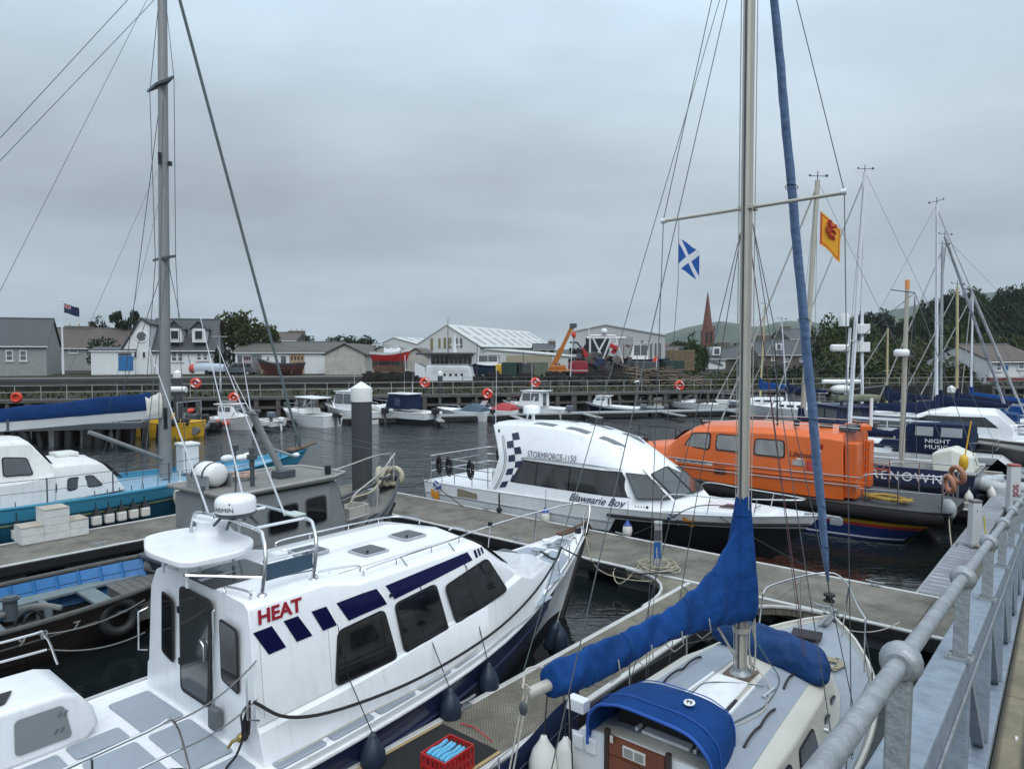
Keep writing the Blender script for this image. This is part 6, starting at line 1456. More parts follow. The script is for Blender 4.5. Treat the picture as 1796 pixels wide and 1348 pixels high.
# ---------------- brown open boat with blue inside ----------------
br=boatroot('fishing_boat',-10.42,11.1,49,'old dark wooden open boat with bright blue inner planking and number 907','fishing boat')
B_=Hull(-3.2,9.6,[(0,1.0),(.3,.82),(.6,.86),(.85,1.02),(1,1.25)],[(0,.9),(.25,1.35),(.55,1.42),(.75,1.15),(.9,.6),(1,.04)],[(0,.5),(.3,1.05),(.6,1.05),(.8,.6),(.97,.05),(1,.01)],(.04,.93),.8)
B_.bottom('hull_bottom',wooddk,br)
for k in range(6): B_.band('plank',wooddk,br,k/6,(k+1)/6-.012,off=.012*(k%2))
B_.band('hull_seams',mat('seam_black',(.01,.008,.007),.8),br,0,1,off=-.004)
B_.rail('gunwale',woodgr,br,.045,1.0); B_.rail('rubbing_strake',woodgr,br,.025,.62)
B_.deck('floor',woodgr,br,.72,.42,t0=.05,t1=.9,camber=0)
# inner planking walls
for sd in(-1,1):
    for r in range(3):
        g=[];n=22
        for i in range(n+1):
            t=.03+.9*i/n; p=B_.pt(t,1,sd); z1=p.z-.04-.2*r; z0=z1-.188
            g+= [V3((p.x,B_.side(p.x,z0,sd).y-sd*.06,z0)),V3((p.x,B_.side(p.x,z1,sd).y-sd*.06,z1))]
        MB().add(g,[(2*i,2*i+2,2*i+3,2*i+1) for i in range(n)]).build('inner_plank',blueint,br,60)
for k in range(22):
    t=.05+.04*k
    for sd in(-1,1):
        p=B_.pt(t,1,sd); q=B_.side(p.x,p.z-.62,sd); MB().tube([(p.x,q.y-sd*.09,p.z-.62),(p.x,p.y-sd*.09,p.z-.03)],.03,4).build('rib',blueint,br,0)
for x,w_ in ((1.6,.3),(3.4,.32),(4.9,.3)):
    b=B_.pt((x+3.2)/9.6,1).y-.12; MB().bb((x-w_/2,-b,.55),(x+w_/2,b,.60)).build('thwart',mat('grey_blue_bench',(.13,.17,.18),.8,var=.2,dirt=.4),br,0)
MB().prism([(1.3,.6,.55),(4.9,.75,.58),(4.9,1.05,.58),(1.3,1.1,.55)],(0,0,.045)).build('side_bench',MATS['grey_blue_bench'],br,0)
MB().bb((3.7,-1.0,.25),(4.7,.35,.68)).build('engine_box',woodgr,br,0,.01)
for k in range(6): MB().bb((3.66+.18*k,-1.03,.681),(3.66+.18*k+.165,.38,.70)).build('slat',woodgr,br,0)
MB().bb((2.55,.1,.2),(2.65,.75,.6)).build('knee',MATS['grey_blue_bench'],br,0)
mb=MB(); mb.torus((2.3,.25,.35),.22,.035,Matrix.Rotation(rad(80),4,'X')); mb.torus((2.42,.25,.33),.20,.03,Matrix.Rotation(rad(80),4,'X')); o=mb.build('hose_reel',rubber,br,60)
# foredeck at the left with hatch board and winch
MB().prism([(-3.0,-.9,.95),(1.2,-1.2,.86),(1.2,1.15,.86),(-3.0,.9,.98)],(0,0,.04)).build('quarter_deck',wooddk,br,0)
MB().prism([(-.6,-.9,.92),(1.0,-.95,.92),(.9,.6,1.28),(-.7,.6,1.28)],(0,0,.04)).build('sloping_board',woodgr,br,0)
MB().tube([(1.0,-.97,.96),(.92,.62,1.33)],.035,6).build('board_edge',woodgr,br,60)
MB().tube([(1.75,-.9,.85),(1.75,-.9,1.25)],.11,8).lathe([(.15,0),(.15,.03)],(1.75,-.9,1.2),10).build('winch_post',greydark,br,50)
mb=MB(); mb.tube(smoothpts([(1.0,-1.15,1.0),(1.6,-.95,.98),(2.2,-.7,.92),(2.5,-.95,.86)],4),.05,6); mb.build('pipe',tealgrey,br,60)
for ch,x in (('.',1.42),('9',1.72),('0',2.05),('7',2.55)): 
    surftext(br,None,ch,.24,x,.52,mat('chalk_white',(.5,.5,.47),.8,var=.2),0,.05,.004,1,fn=lambda x,z:B_.side(x,z,-1,.03).y,nm='number')
bpy.context.view_layer.update()
def bw_(x,y,z): return br.matrix_world@V3((x,y,z))
o=MB().torus((0,0,0),.27,.10,Matrix.Rotation(rad(90),4,'X'),24,9).build('tyre_fender',rubber,None,60); o.location=bw_(3.35,B_.side(3.35,.5,-1).y-.1,.52); o.rotation_euler=(rad(-8),0,rad(49)); tag(o,'large black tyre hung on the dark wooden open boat','tyre')
cp=empty('carpet_roll',bw_(5.0,.25,.80),rad(49-58),'grey rolled carpet lying across the open boat behind the cabin roof','carpet')
MB().tube([(-.62,0,.0),(.62,0,.0)],.17,14).build('roll',mat('grey_carpet',(.13,.14,.15),.95,var=.3,vs=30,bump=.8,bs=60),cp,50)
MB().tube([(-.63,0,0),(-.615,0,0)],.12,10).build('roll_end',rubber,cp,50)
fender(bw_(1.0,-1.55,.25),'white round fender at the left end of the dark wooden open boat',wfend,1.0,line=bw_(1.2,-1.2,1.0))
rope('mooring_rope',sag(bw_(1.5,-1.3,.9),bw_(1.0,-1.55,.9),.02),.02,ropeb,label='black rope tied at the left end of the wooden open boat')
# ---------------- turquoise motor sailer ----------------
TQO=V3((-17.,14.5,0))+V3((-math.sin(rad(50)),math.cos(rad(50)),0))*1.7
tq=boatroot('motor_sailer',TQO.x,TQO.y,50,'turquoise motor sailer with white wheelhouse and a tall grey mast','motor sailer')
Q_=Hull(-1.,16.8,[(0,1.55),(.3,1.30),(.6,1.25),(.85,1.38),(1,1.62)],[(0,1.2),(.3,1.8),(.55,1.85),(.75,1.35),(.9,.6),(1,.03)],[(0,.7),(.3,1.5),(.6,1.3),(.8,.6),(.97,.05),(1,.01)],(.04,.92),.9)
Q_.bottom('hull_bottom',teal,tq); Q_.band('hull_lower',teal,tq,0,.70); Q_.band('topside',turq,tq,.70,1.0,off=.02); Q_.rail('gunwale',turq,tq,.045,1.0); Q_.rail('rubbing_strake',mat('olive_line',(.16,.17,.06),.6),tq,.025,.62,0,.95)
Q_.deck('deck',turq2,tq,.14,.07,wall=turq)
c2=[(3.6,[(1.28,1.15),(1.26,1.8),(1.18,1.95),(1.04,2.86),(.95,2.98),(0,3.05)]),(5.9,[(1.28,1.15),(1.26,1.8),(1.18,1.95),(1.04,2.86),(.95,2.98),(0,3.05)]),([6.7,6.7,6.72,6.2,6.15,6.15],[(1.25,1.15),(1.24,1.9),(1.12,2.05),(1.0,2.82),(.9,2.92),(0,3.0)])]
loftcabin(tq,'wheelhouse',c2,white2,26,.05)
c3=[(6.2,[(1.24,1.15),(1.20,1.88),(1.1,2.12),(.95,2.22),(.5,2.3),(0,2.33)]),(7.4,[(1.20,1.15),(1.16,1.88),(1.06,2.12),(.9,2.24),(.5,2.3),(0,2.33)]),([8.7,8.35,8.1,7.9,7.85,7.85],[(.95,1.17),(.93,1.75),(.88,2.05),(.8,2.18),(.45,2.24),(0,2.27)])]
loftcabin(tq,'coachroof',c3,white2,26,.05)
for c,S_ in (([(5.45,2.04),(6.18,2.0),(6.05,2.5),(5.45,2.58)],c2),([(6.12,1.42),(6.72,1.42),(6.72,1.72),(6.14,1.74)],c3),([(6.98,1.42),(8.0,1.44),(7.7,1.80),(7.0,1.80)],c3),([(4.2,2.02),(5.2,2.02),(5.2,2.55),(4.25,2.55)],c2)):
    for sd in(-1,1):
        P=[V3((x,sd*sidey(S_,x,z,.015),z)) for x,z in c]
        if sd>0:P=P[::-1]
        window(tq,P,.09,.03,.012,glass2,rubber)
window(tq,[V3((6.78,-.95,2.12)),V3((6.78,-.1,2.12)),V3((6.32,-.1,2.78)),V3((6.32,-.9,2.78))],.06,.03,.012,glass2); window(tq,[V3((6.78,.1,2.12)),V3((6.78,.95,2.12)),V3((6.32,.9,2.78)),V3((6.32,.1,2.78))],.06,.03,.012,glass2)
window(tq,[V3((8.68,-.75,1.52)),V3((8.68,.75,1.52)),V3((8.20,.7,2.05)),V3((8.20,-.7,2.05))],.06,.03,.012,glass2)
MB().prism([(7.0,-.35,2.31),(7.6,-.35,2.31),(7.6,.35,2.31),(7.0,.35,2.31)],(0,0,.12)).build('roof_hatch',white2,tq,0,.03)
m_=taper(MB(),(10.3,0,1.25),(10.55,0,18.2),.175,.13,14,1.1).build('mast',mat('grey_mast',(.24,.25,.255),.5,metal=.2,var=.08),tq,50)
for z,l in ((8.55,.85),(14.25,1.0)): MB().prism([(10.4,-l,z-.02),(10.62,0,z+.05),(10.4,l,z-.02),(10.25,0,z-.05)],(0,0,.09)).build('spreader',greydark,m_,0)
for z in (3.2,2.9,11.6): MB().bb((10.2,-.20,z),(10.32,-.178,z+.4)).build('mast_slot',black,m_,0)
MB().box((10.6,-.16,11.7),(.10,.1,.14)).build('mast_light',black,m_,0)
bm=MB().tube([(4.2,.25,3.28),(10.15,0,3.42)],.20,4,True,True).build('boom',mat('pale_boom_grey',(.46,.48,.49),.5,var=.05),tq,0)
for x in (5.9,7.0): MB().tube([(x,.2,3.15),(x,.2,3.55)],.23,4,True,True).build('boom_strap',greydark,bm,0) if False else MB().box((x,.15,3.33),(.05,.31,.36)).build('boom_strap',greydark,bm,0)
rings=[]
for i in range(16):
    u=i/15; x=4.0+5.75*u; h=.30+.28*u**1.3+.02*math.sin(u*19); r=[]
    for k in range(14):
        a=2*math.pi*k/14; ca,sa=math.cos(a),math.sin(a); r.append(V3((x+.15*sa*(u>.9),.25-.25*u*.9+ca*(.17-.05*max(0,sa))+.01*math.sin(k*2+u*30),3.42+.14*u+ (h*sa if sa>0 else .06*sa))))
    rings.append(r)
MB().loft(rings).build('boom_cover',mat('navy_boom_cover',(.004,.028,.11),.85,spec=.2,var=.25,vs=2,bump=.6,bs=5),tq,70)
rings=[]
for i in range(8):
    u=i/7; x=9.68+.5*u; r=[]
    for k in range(14):
        a=2*math.pi*k/14; ca,sa=math.cos(a),math.sin(a); wv=.02*math.sin(k*2.3+u*20); h=.56+.10*math.sin(u*3+k)-.25*u*(sa<0)
        r.append(V3((x,ca*(.17+wv),3.52+(h*sa if sa>0 else .34*sa*(1-.2*u))+wv)))
    rings.append(r)
MB().loft(rings).build('white_sail_bundle',mat('white_sailcloth',(.60,.59,.55),.9,var=.12,vs=4,bump=.9,bs=5),tq,80)
MB().tube([(10.15,-.1,1.9),(7.9,-.3,3.0)],.065,8).build('kicker_strut',greypaint,tq,60)
def tst(nm,p,q,r=.012,m=wire): MB().tube([p,q],r,5).build(nm,m,tq,0)
tst('furled_forestay',(10.9,0,18.0),(15.5,0,1.7),.055,mat('green_grey_sleeve',(.10,.135,.14),.7)); 
for y in(-1,1):
    tst('shroud',(10.2,y*1.75,1.3),(10.45,y*.75,8.55)); tst('shroud',(10.45,y*.75,8.55),(10.45,y*.9,14.25)); tst('shroud',(10.45,y*.9,14.25),(10.55,0,18.1)); tst('shroud',(9.3,y*1.75,1.3),(10.45,y*.1,13.9)); tst('shroud',(11.2,y*1.6,1.3),(10.5,y*.1,8.4)); tst('shroud',(8.8,y*1.8,1.3),(10.45,y*.1,8.4))
tst('backstay',(-.5,.6,2.0),(10.45,.05,18.1)); tst('backstay',(-.5,-.8,2.0),(10.45,-.05,17.2)); tst('topping_lift',(4.3,.2,3.6),(10.45,0,17.8),.008); tst('lazy_jack',(7,.1,3.6),(10.4,.4,11.5),.006); tst('lazy_jack',(8.5,-.2,3.6),(10.4,-.4,11.5),.006)
for sd in(-1,1):
    pts=[]
    for x in (4.5,6.3,8.0,9.7,11.2,12.8,14.3,15.4):
        p=Q_.pt((x+1)/16.8,1,sd); MB().tube([(p.x,p.y*.96,p.z-.05),(p.x,p.y*.96,p.z+.72)],.02,6).build('stanchion',greydark,tq,60); pts.append((p.x,p.y*.96,p.z+.70))
    MB().tube(pts,.010,5).build('guard_wire',ropeb if 0 else wire,tq,0); MB().tube([(x,y,z-.33) for x,y,z in pts],.008,5).build('guard_wire',wire,tq,0)
MB().prism([(15.0,-.3,1.62),(16.2,-.08,1.8),(16.2,.08,1.8),(15.0,.3,1.62)],(0,0,.06)).build('bow_platform',mat('brown_plank',(.13,.085,.05),.8,var=.2),tq,0)
MB().box((11.2,.3,1.75),(.55,.6,.95)).build('deck_locker',white2,tq,0,.05); MB().box((11.2,.3,2.26),(.62,.68,.1)).build('locker_lid',white2,tq,0,.03)
for (x,y) in ((12.6,.2),(13.0,-.1),(13.4,.15)): MB().ball((x,y,1.6),.22,10,(1.2,.8,.6)).build('deck_roll',white2,tq,60)
bpy.context.view_layer.update()
def tw_(x,y,z): return tq.matrix_world@V3((x,y,z))
for k,x in enumerate((5.0,5.55,7.5,7.85,8.2,8.55,8.9)):
    p=Q_.side(x,.75,-1)
    s_=empty('square_fender',tw_(x,p.y-.16,.42),rad(50),'off white box fender hung on the turquoise hull, %s from the left'%['first','second','third','fourth','fifth','sixth','seventh'][k],'fender','box fenders along the turquoise hull')
    MB().box((0,0,.16),(.26,.2,.30)).build('body',wfend,s_,0,.05)
    MB().prism([(-.13,-.08,.31),(.13,-.08,.31),(.13,.08,.31),(-.13,.08,.31)],(0,0,.001)).build('collar',rubber,s_,0); MB().add([(-.12,-.09,.31),(.12,-.09,.31),(.12,.09,.31),(-.12,.09,.31),(0,0,.55)],[(0,1,4),(1,2,4),(2,3,4),(3,0,4)]).build('cap',rubber,s_,0)
    MB().tube([(0,0,.5),(0,.1,1.0)],.012,5).build('lanyard',ropeb,s_,0)
f=fender(tw_(10.05,Q_.side(10.05,.8,-1).y-.2,.52),'large cream teardrop fender forward of the box fenders on the turquoise hull',wfend,1.25); MB().tube([V3((0,0,.8)),V3((-.02,.03,1.15))],.02,5).build('lanyard',wfend,f,0)
# white dock steps on the left finger pontoon
ds=empty('dock_steps',V3((-12.25,18.45,.515)),RZD,'white painted wooden double step box standing on the left finger pontoon','steps')
wp=mat('flaking_white_wood',(.60,.61,.60),.7,var=.08,dirt=.4,dcol=(.25,.24,.2),ds=5)
for x0,x1,h in ((-.75,-.25,.42),(-.25,.35,.80),(.35,.80,.42)):
    for k in range(int(round(h/.2))):
        for y in (-.32,.30): MB().bb((x0+.003,y,k*h/round(h/.2)+.003),(x1-.003,y+.02,(k+1)*h/round(h/.2)-.003)).build('board',wp,ds,0)
    MB().bb((x0,-.33,h),(x1,.33,h+.025)).build('tread',mat('worn_tan_tread',(.38,.34,.28),.8,var=.2),ds,0)
    for x in (x0+.0,x1-.02): MB().bb((x+.001,-.298,.0),(x+.019,.298,h-.003)).build('end_board',wp,ds,0)
# dolphin piles
def pile(loc,r,h,label,capm=white2):
    root=empty('mooring_pile',loc,0,label,'pile','white capped mooring piles')
    MB().lathe([(r,-2.),(r,h-.75*r*2)],n=20).build('shaft',mat('dark_pile_steel',(.040,.045,.05),.55,var=.25,vs=1.5,dirt=.3,dcol=(.08,.075,.06),ds=1,streak=True),root,50)
    MB().lathe([(r*1.05,h-1.55*r),(r*1.07,h-.1-.25*r),(r*1.02,h-.2*r),(.02,h+.42*r)],n=20).build('cap',capm,root,40)
    return root
p=aty(634,700,24); pile((p.x,24,0),.345,4.3,'large dark pile with a white cone cap beyond the grey trawler')
# ---------------- far quay ----------------
qw=empty('quay_wall',(0,0,0),0,'weathered concrete and timber quay with close set piers across the harbour','quay wall')
def wpx(s): p=Q(s,0); return 898+1230*p.x/p.y
mb=MB()
mb.prism([Q(-50,.55,-.5),Q(175,.55,-.5),Q(175,.55,1.72),Q(-50,.55,1.72)],QN*.3); mb.build('backing',quaydk,qw,0)
for s in range(-50,175,15):
    MB().prism([Q(s,-.12,1.70),Q(s+14.98,-.12,1.70),Q(s+14.98,.9,1.70),Q(s,.9,1.70)],(0,0,.22)).build('cope_beam',quaywood,qw,0)
    MB().prism([Q(s,.08,.95),Q(s+14.98,.08,.95),Q(s+14.98,.3,.95),Q(s,.3,.95)],(0,0,.2)).build('waling_beam',quaywood,qw,0)
base=None
QRZ=math.atan2(QD.y,QD.x)
k=0
for i in range(150):
    s=-48+i*1.48
    if base is None: base=MB().bb((-.17,-.05,-.8),(.17,.4,1.695)).build('pier',quaywood,qw,0); o=base
    else: o=base.copy(); C.objects.link(o)
    o.location=Q(s+R.uniform(-.12,.12),0); o.rotation_euler=(0,0,QRZ); o.scale=(R.choice((.7,1,1,1.35)),1,1)
for i in range(60):
    s=-44+i*3.4; o=MB().prism([Q(s,.30,-.2),Q(s+1.25,.30,-.2),Q(s+1.25,.30,R.uniform(.5,1.5)),Q(s,.30,R.uniform(.5,1.5))],QN*.1).build('infill_panel',[quaywood,render_old,stone,quaydk][i%4],qw,0)
rl_=empty('railing',(0,0,0),0,'pale steel railing along the top of the far quay','railing')
p0=None
for i in range(118):
    s=-48+i*1.75
    if p0 is None: p0=MB().tube([(0,0,0),(0,0,1.05)],.028,5).build('post',MATS['pale_grey_edge'],rl_,0); o=p0
    else: o=p0.copy(); C.objects.link(o)
    o.location=Q(s,.5,1.92)
for h in (.55,1.05):
    for s in range(-48,150,18): MB().tube([Q(s,.5,1.92+h),Q(s+18,.5,1.92+h)],.022,4).build('rail',MATS['pale_grey_edge'],rl_,0)
# retaining wall behind the quay walk and grass bank
tag(MB().prism([Q(-60,9,1.9),Q(46,9,1.9),Q(46,9.0,2.72),Q(-60,9,2.72)],QN*.4).build('retaining_wall',mat('dark_wet_wall',(.024,.023,.022),.95,spec=.15,var=.3,vs=1,bump=.6,bs=5),None,0),'long low dark wall below the seafront road',cat='wall')
def bumps(name,s0,s1,i0,i1,z0,h,m,label=None,seed=1,kind=None,cat=None,n=900,leaf=.35):
    rr=random.Random(seed); mb=MB()
    for _ in range(n):
        s=rr.uniform(s0,s1);i=rr.uniform(i0,i1); z=z0+rr.random()**2*h
        p=Q(s,i,z); a=V3((rr.gauss(0,1),rr.gauss(0,1),rr.gauss(0,1))).normalized()*leaf*rr.uniform(.5,1.3); b=V3((rr.gauss(0,.5),rr.gauss(0,.5),1)).normalized()*leaf*rr.uniform(.5,1.3)
        mb.add([p-a*.5,p+a*.5,p+a*.2+b],[(0,1,2)])
    o=mb.build(name,m,None,0)
    if kind: tag(o,label,cat,kind=kind)
    return o
bumps('bank_grass',-45,140,1.2,8.8,1.9,.35,grassm,'rough grass growing between the quay and the low wall',2,'stuff','grass',5000,.3)
bumps('bank_grass',60,140,3,16,1.9,.9,lf[2],'rough green scrub on the right part of the quay bank',3,'stuff','grass',3500,.5)
# lifebuoys on red boards
for k,(px,py,d,c) in enumerate(((28,697,51,0),(343,672,57,1),(410,697,53,1),(745,671,61,1),(855,690,59,1),(939,671,62.5,1),(1192,676,66,1))):
    loc=aty(px,py,d); r=9.5*d/1230/(1.0)
    root=empty('lifebuoy_station',loc,QRZ,['red lifebuoy seen side on at the far left of the quay','red board with lifebuoy right of the left mast','red board with lifebuoy above the small white fishing boat','lifebuoy board left of the white ship superstructure','lifebuoy board above the red covered speedboat','lifebuoy board below the yellow digger','lifebuoy board near the white cottage, rightmost of the quay'][k],'lifebuoy','lifebuoy stations along the quay')
    MB().lathe([(r*1.02,-.02),(r*1.02,.02)],(0,.08,0),16,Matrix.Rotation(rad(90),4,'X')).build('board',redbuoy,root,30)
    t=MB().torus((0,0,0),r*.72,r*.25,Matrix.Rotation(rad(90),4,'X'),20,7).build('ring',redbuoy,root,60)
    if c:
        for a0 in (20,200):
            pts=[(math.cos(rad(a0+q*12))*r*.70,-r*.27,math.sin(rad(a0+q*12))*r*.70) for q in range(6)]; MB().tube(pts,r*.13,5).build('band',whitevinyl,t,60)
        MB().ball((0,-.05,0),r*.18,8).build('hub',whitevinyl,root,60)
    MB().tube([(0,.1,-r),(0,.1,-loc.z+1.92 if loc.z>2.4 else -r*1.2)],.05,6).build('post',greydark,root,0)
# lamp post, flagpole
def post(px,d,y0,y1,label,r=.06,head=True,m=galv):
    a=aty(px,y0,d);b=aty(px,y1,d); root=empty('lamp_post',a,0,label,'lamp post'); h=b.z-a.z
    MB().tube([(0,0,0),(0,0,h*.25),(0,0,h*.26),(0,0,h)],[r*1.6,r*1.6,r,r*.7],8).build('column',m,root,60)
    if head: MB().tube([(-.35,0,h-.02),(0,0,h+.03),(.35,0,h-.02)],.03,5).build('arm',m,root,60); MB().box((-.4,0,h-.02),(.5,.16,.1)).box((.4,0,h-.02),(.5,.16,.1)).build('lantern',m,root,0,.02)
    return root
post(387,60,688,590,'grey double headed lamp post right of the dormer house')
fp=empty('flagpole',aty(111,656,88),0,'white flagpole flying a dark blue ensign left of the terraced roofs','flagpole'); hh=aty(111,527,88).z-fp.location.z
MB().tube([(0,0,0),(0,0,hh)],[.14,.07],8).build('pole',whitemast,fp,60); MB().ball((0,0,hh),.12,8).build('finial',whitemast,fp,60)
fl2=flag('blue_ensign',aty(112,532,87.9),1.95,1.15,0,ensign,'dark blue ensign flying from the white flagpole',.45)
# far pontoon
FP=-4.5
for s0,s1,lb_ in ((14,52,'left stretch of the far pontoon below the workshops'),(52.1,88,'middle stretch of the far pontoon below the boatyard'),(88.1,110,'right stretch of the far pontoon by the white yacht')):
    root=empty('far_pontoon',(0,0,0),0,lb_,'pontoon','far pontoons along the quay')
    MB().prism([Q(s0,FP,.40),Q(s1,FP,.40),Q(s1,FP+1.5,.40),Q(s0,FP+1.5,.40)],(0,0,.10)).build('deck',render_g,root,0)
    MB().prism([Q(s0+.1,FP+.05,.05),Q(s1-.1,FP+.05,.05),Q(s1-.1,FP+1.45,.05),Q(s0+.1,FP+1.45,.05)],(0,0,.34)).build('frame',rubber,root,0)
    s=s0+1
    while s<s1-1:
        MB().prism([Q(s,FP-3.6,.36),Q(s+.5,FP-3.6,.36),Q(s+.5,FP-.02,.36),Q(s,FP-.02,.36)],(0,0,.09)).build('finger',render_g,root,0); s+=6.2
for k,(px,py,d,w_,lb_) in enumerate(((311,650,50,.29,'dark pile with white cone cap right of the left mast'),(772,651,61,.22,'thin dark pile with white cap in front of the white ship'),(1669,677,47,.24,'dark pile with white cap among the right hand masts'))):
    p=aty(px,py,d); pile((p.x,d,0),w_,p.z-.2*w_,lb_)
for k,(px,py) in enumerate(((665,700),(736,706),(883,697),(1009,697),(1050,700))):
    p=atz(px,py+14,.5); rt=empty('service_pillar',(p.x,p.y,.5),QRZ,'white service pillar on the far pontoon, %s from the left'%['first','second','third','fourth','fifth'][k],'pillar','white service pillars on the far pontoon'); MB().box((0,0,.45),(.3,.25,.9)).build('body',white2,rt,0,.03); MB().box((0,0,.93),(.34,.29,.08)).build('cap',white2,rt,0,.02)
# timber jetty at far left
jt=empty('jetty',(0,0,0),0,'dark timber jetty standing on round piles at far left','jetty')
a=aty(-120,760,39);b=aty(247,752,41.5); a.z=b.z=.95
MB().prism([a,b,b+V3((-.6,2.2,0)),a+V3((-.6,2.2,0))],(0,0,.35)).build('deck',greydark,jt,0)
MB().tube([a+V3((0,.1,.5)),b+V3((0,.1,.5))],.06,6).build('kerb',quaywood,jt,0)
for i in range(15):
    u=i/14; p=a.lerp(b,u); 
    for dy in (.25,1.9): MB().tube([(p.x+R.uniform(-.3,.3),p.y+dy,-1.5),(p.x+R.uniform(-.3,.3),p.y+dy,1.0)],R.choice((.16,.24,.3)),8).build('pile',rubber,jt,60)
# ---------------- small moored boats ----------------
def outboard(root,x,y,z,m=rubber,s=1.):
    o=MB().box((x-.18*s,y,z+.42*s),(.48*s,.34*s,.36*s)).build('outboard_cowl',m,root,0,.09*s,bseg=3)
    MB().tube([(x-.14*s,y,z+.3*s),(x-.20*s,y,z-.45*s)],[.11*s,.07*s],8).build('outboard_leg',greydark if m is rubber else m,o,60)
def mkhull(root,L,B,zs,hm,tm,dm,f=.75,stripe=None,zk=-.3,tr=None,coam=.12):
    h=Hull(-L/2,L,[(0,zs[0]),(.5,zs[1]),(1,zs[2])],[(0,B*.44),(.35,B*.5),(.65,B*.44),(.85,B*.26),(.95,B*.1),(1,.02)],[(0,B*.38),(.4,B*.40),(.7,B*.26),(.9,B*.07),(1,.01)],(.01,.87),1.,zk)
    h.bottom('hull_bottom',rubber,root); h.band('hull_side',hm,root,.0,f); h.band('topside',tm,root,f,1,off=.01); h.rail('gunwale',tm,root,.035,1.0); h.deck('deck',dm,root,coam,.12,wall=tm)
    if stripe: h.band('stripe',stripe,root,f-.1,f,off=.015,rows=1)
    return h
def wheelh(root,x0,x1,b,z0,z1,m,wins=True,rake=.35,roofx=.15,gm_=glass2):
    c=[(x0,[(b,z0),(b,z0+.45),(b-.08,z1-.06),(b-.14,z1),(0,z1+.05)]),(x1-rake-.1,[(b,z0),(b,z0+.45),(b-.08,z1-.06),(b-.14,z1),(0,z1+.05)]),([x1,x1-.05,x1-rake,x1-rake-.02,x1-rake-.02],[(b-.12,z0),(b-.12,z0+.45),(b-.16,z1-.06),(b-.22,z1),(0,z1+.05)])]
    loftcabin(root,'wheelhouse',c,m,26,.02)
    MB().prism([(x0-roofx-.2,-b-.03,z1+.03),(x1-rake+roofx,-b+.05,z1+.03),(x1-rake+roofx,b-.05,z1+.03),(x0-roofx-.2,b+.03,z1+.03)],(0,0,.06)).build('roof',m,root,0,.02)
    if wins:
        n=2
        for sd in(-1,1):
            L_=(x1-rake-x0-.1)/n
            for k in range(n):
                xa=x0+.06+k*L_; P=[V3((xx,sd*(b+.012-(.08*(zz-z0-.45)/(z1-z0-.51))),zz)) for xx,zz in ((xa+.04,z0+.5),(xa+L_-.04,z0+.5),(xa+L_-.04,z1-.12),(xa+.04,z1-.12))]
                if sd>0:P=P[::-1]
                window(root,P,.06,.03,.01,gm_,rubber)
        P=[V3((x1-.03,-b+.2,z0+.52)),V3((x1-.03,b-.2,z0+.52)),V3((x1-rake+.03,b-.26,z1-.1)),V3((x1-rake+.03,-b+.26,z1-.1))]; window(root,P,.05,.03,.01,gm_,rubber)
        MB().bb((x0-.02,-b*.35,z0+.05),(x0-.005,b*.35,z1-.15)).build('door',glass2,root,0)
def brail(root,h,x0,x1,dz=.45,m=ss):
    for sd in(-1,1):
        pts=[]
        for k in range(7):
            u=k/6; x=x0+(x1-x0)*u; t=min(1,(x-h.x0)/h.L); p=h.pt(t,1,sd); pts.append((x,p.y*.92,p.z+dz*(1 if k else 0)))
        MB().tube(smoothpts(pts,3),.02,5).build('bow_rail',m,root,60)
        for k in (2,4): MB().tube([pts[k],(pts[k][0],pts[k][1],pts[k][2]-dz)],.014,5).build('stanchion',m,root,60)
def place(px,pyw,hd,dshift=0):
    p=atz(px,pyw,0); return p.x,p.y
def sboat(name,px,pyw,hd,label,group='small boats moored at the far pontoon',cat='motor boat'):
    x,y=place(px,pyw,hd); return boatroot(name,x,y,hd,label,cat,group=group)
G1='small boats moored at the far pontoon'
# E white cruiser with canopy
e=sboat('motor_boat',540,745,146,'white open cruiser with white hardtop, third boat right of the left mast'); h=mkhull(e,5.6,2.2,(.85,.9,1.15),white,white,cream,.55,None); 
MB().prism([(-.4,-.75,1.0),(1.3,-.6,1.05),(1.1,-.5,1.35),(-.4,-.65,1.35)],(0,0,.01)); c=[(-.5,[(.85,.9),(.8,1.2),(.7,1.3),(0,1.35)]),([2.0,1.9,1.2,1.2],[(.55,1.05),(.5,1.15),(.4,1.25),(0,1.3)])]; loftcabin(e,'cabin',c,white,26,.02)
window(e,[V3((.2,-.72,1.32)),V3((.95,-.55,1.32)),V3((.3,-.6,1.9)),V3((-.2,-.7,1.9))],.04,.03,.02,glass2,ss); window(e,[V3((1.0,-.5,1.32)),V3((1.0,.5,1.32)),V3((.4,.5,1.9)),V3((.4,-.5,1.9))],.04,.03,.02,glass2,ss)
MB().prism([(-1.7,-.85,2.05),(.5,-.8,2.12),(.9,0,2.05),(.5,.8,2.12),(-1.7,.85,2.05)],(0,0,.08)).build('hardtop',white,e,0,.03)
for x in (-1.5,.1):
    for y in(-.8,.8): MB().tube([(x,y,.95),(x+.2,y,2.08)],.02,5).build('hardtop_leg',ss,e,60)
brail(e,h,.8,2.75); outboard(e,-2.9,0,.5); outboard(e,-2.9,-.45,.5,rubber,.7)
# F white pilothouse
f_=sboat('motor_boat',618,738,146,'white pilothouse boat just left of the large dark pile'); h=mkhull(f_,6.6,2.5,(.9,1.0,1.4),white,white,cream,.5,rubber); wheelh(f_,-1.0,1.4,.95,.95,2.35,white); brail(f_,h,.9,3.2); outboard(f_,-3.4,0,.5,rubber,1.2); MB().lathe([(.22,0),(.24,.12),(.05,.18)],(.1,0,2.45),12).build('radar_dome',white,f_,50); MB().tube([(-.6,.3,2.4),(-.6,.3,4.6)],[.015,.006],5).build('antenna',whitemast,f_,60)
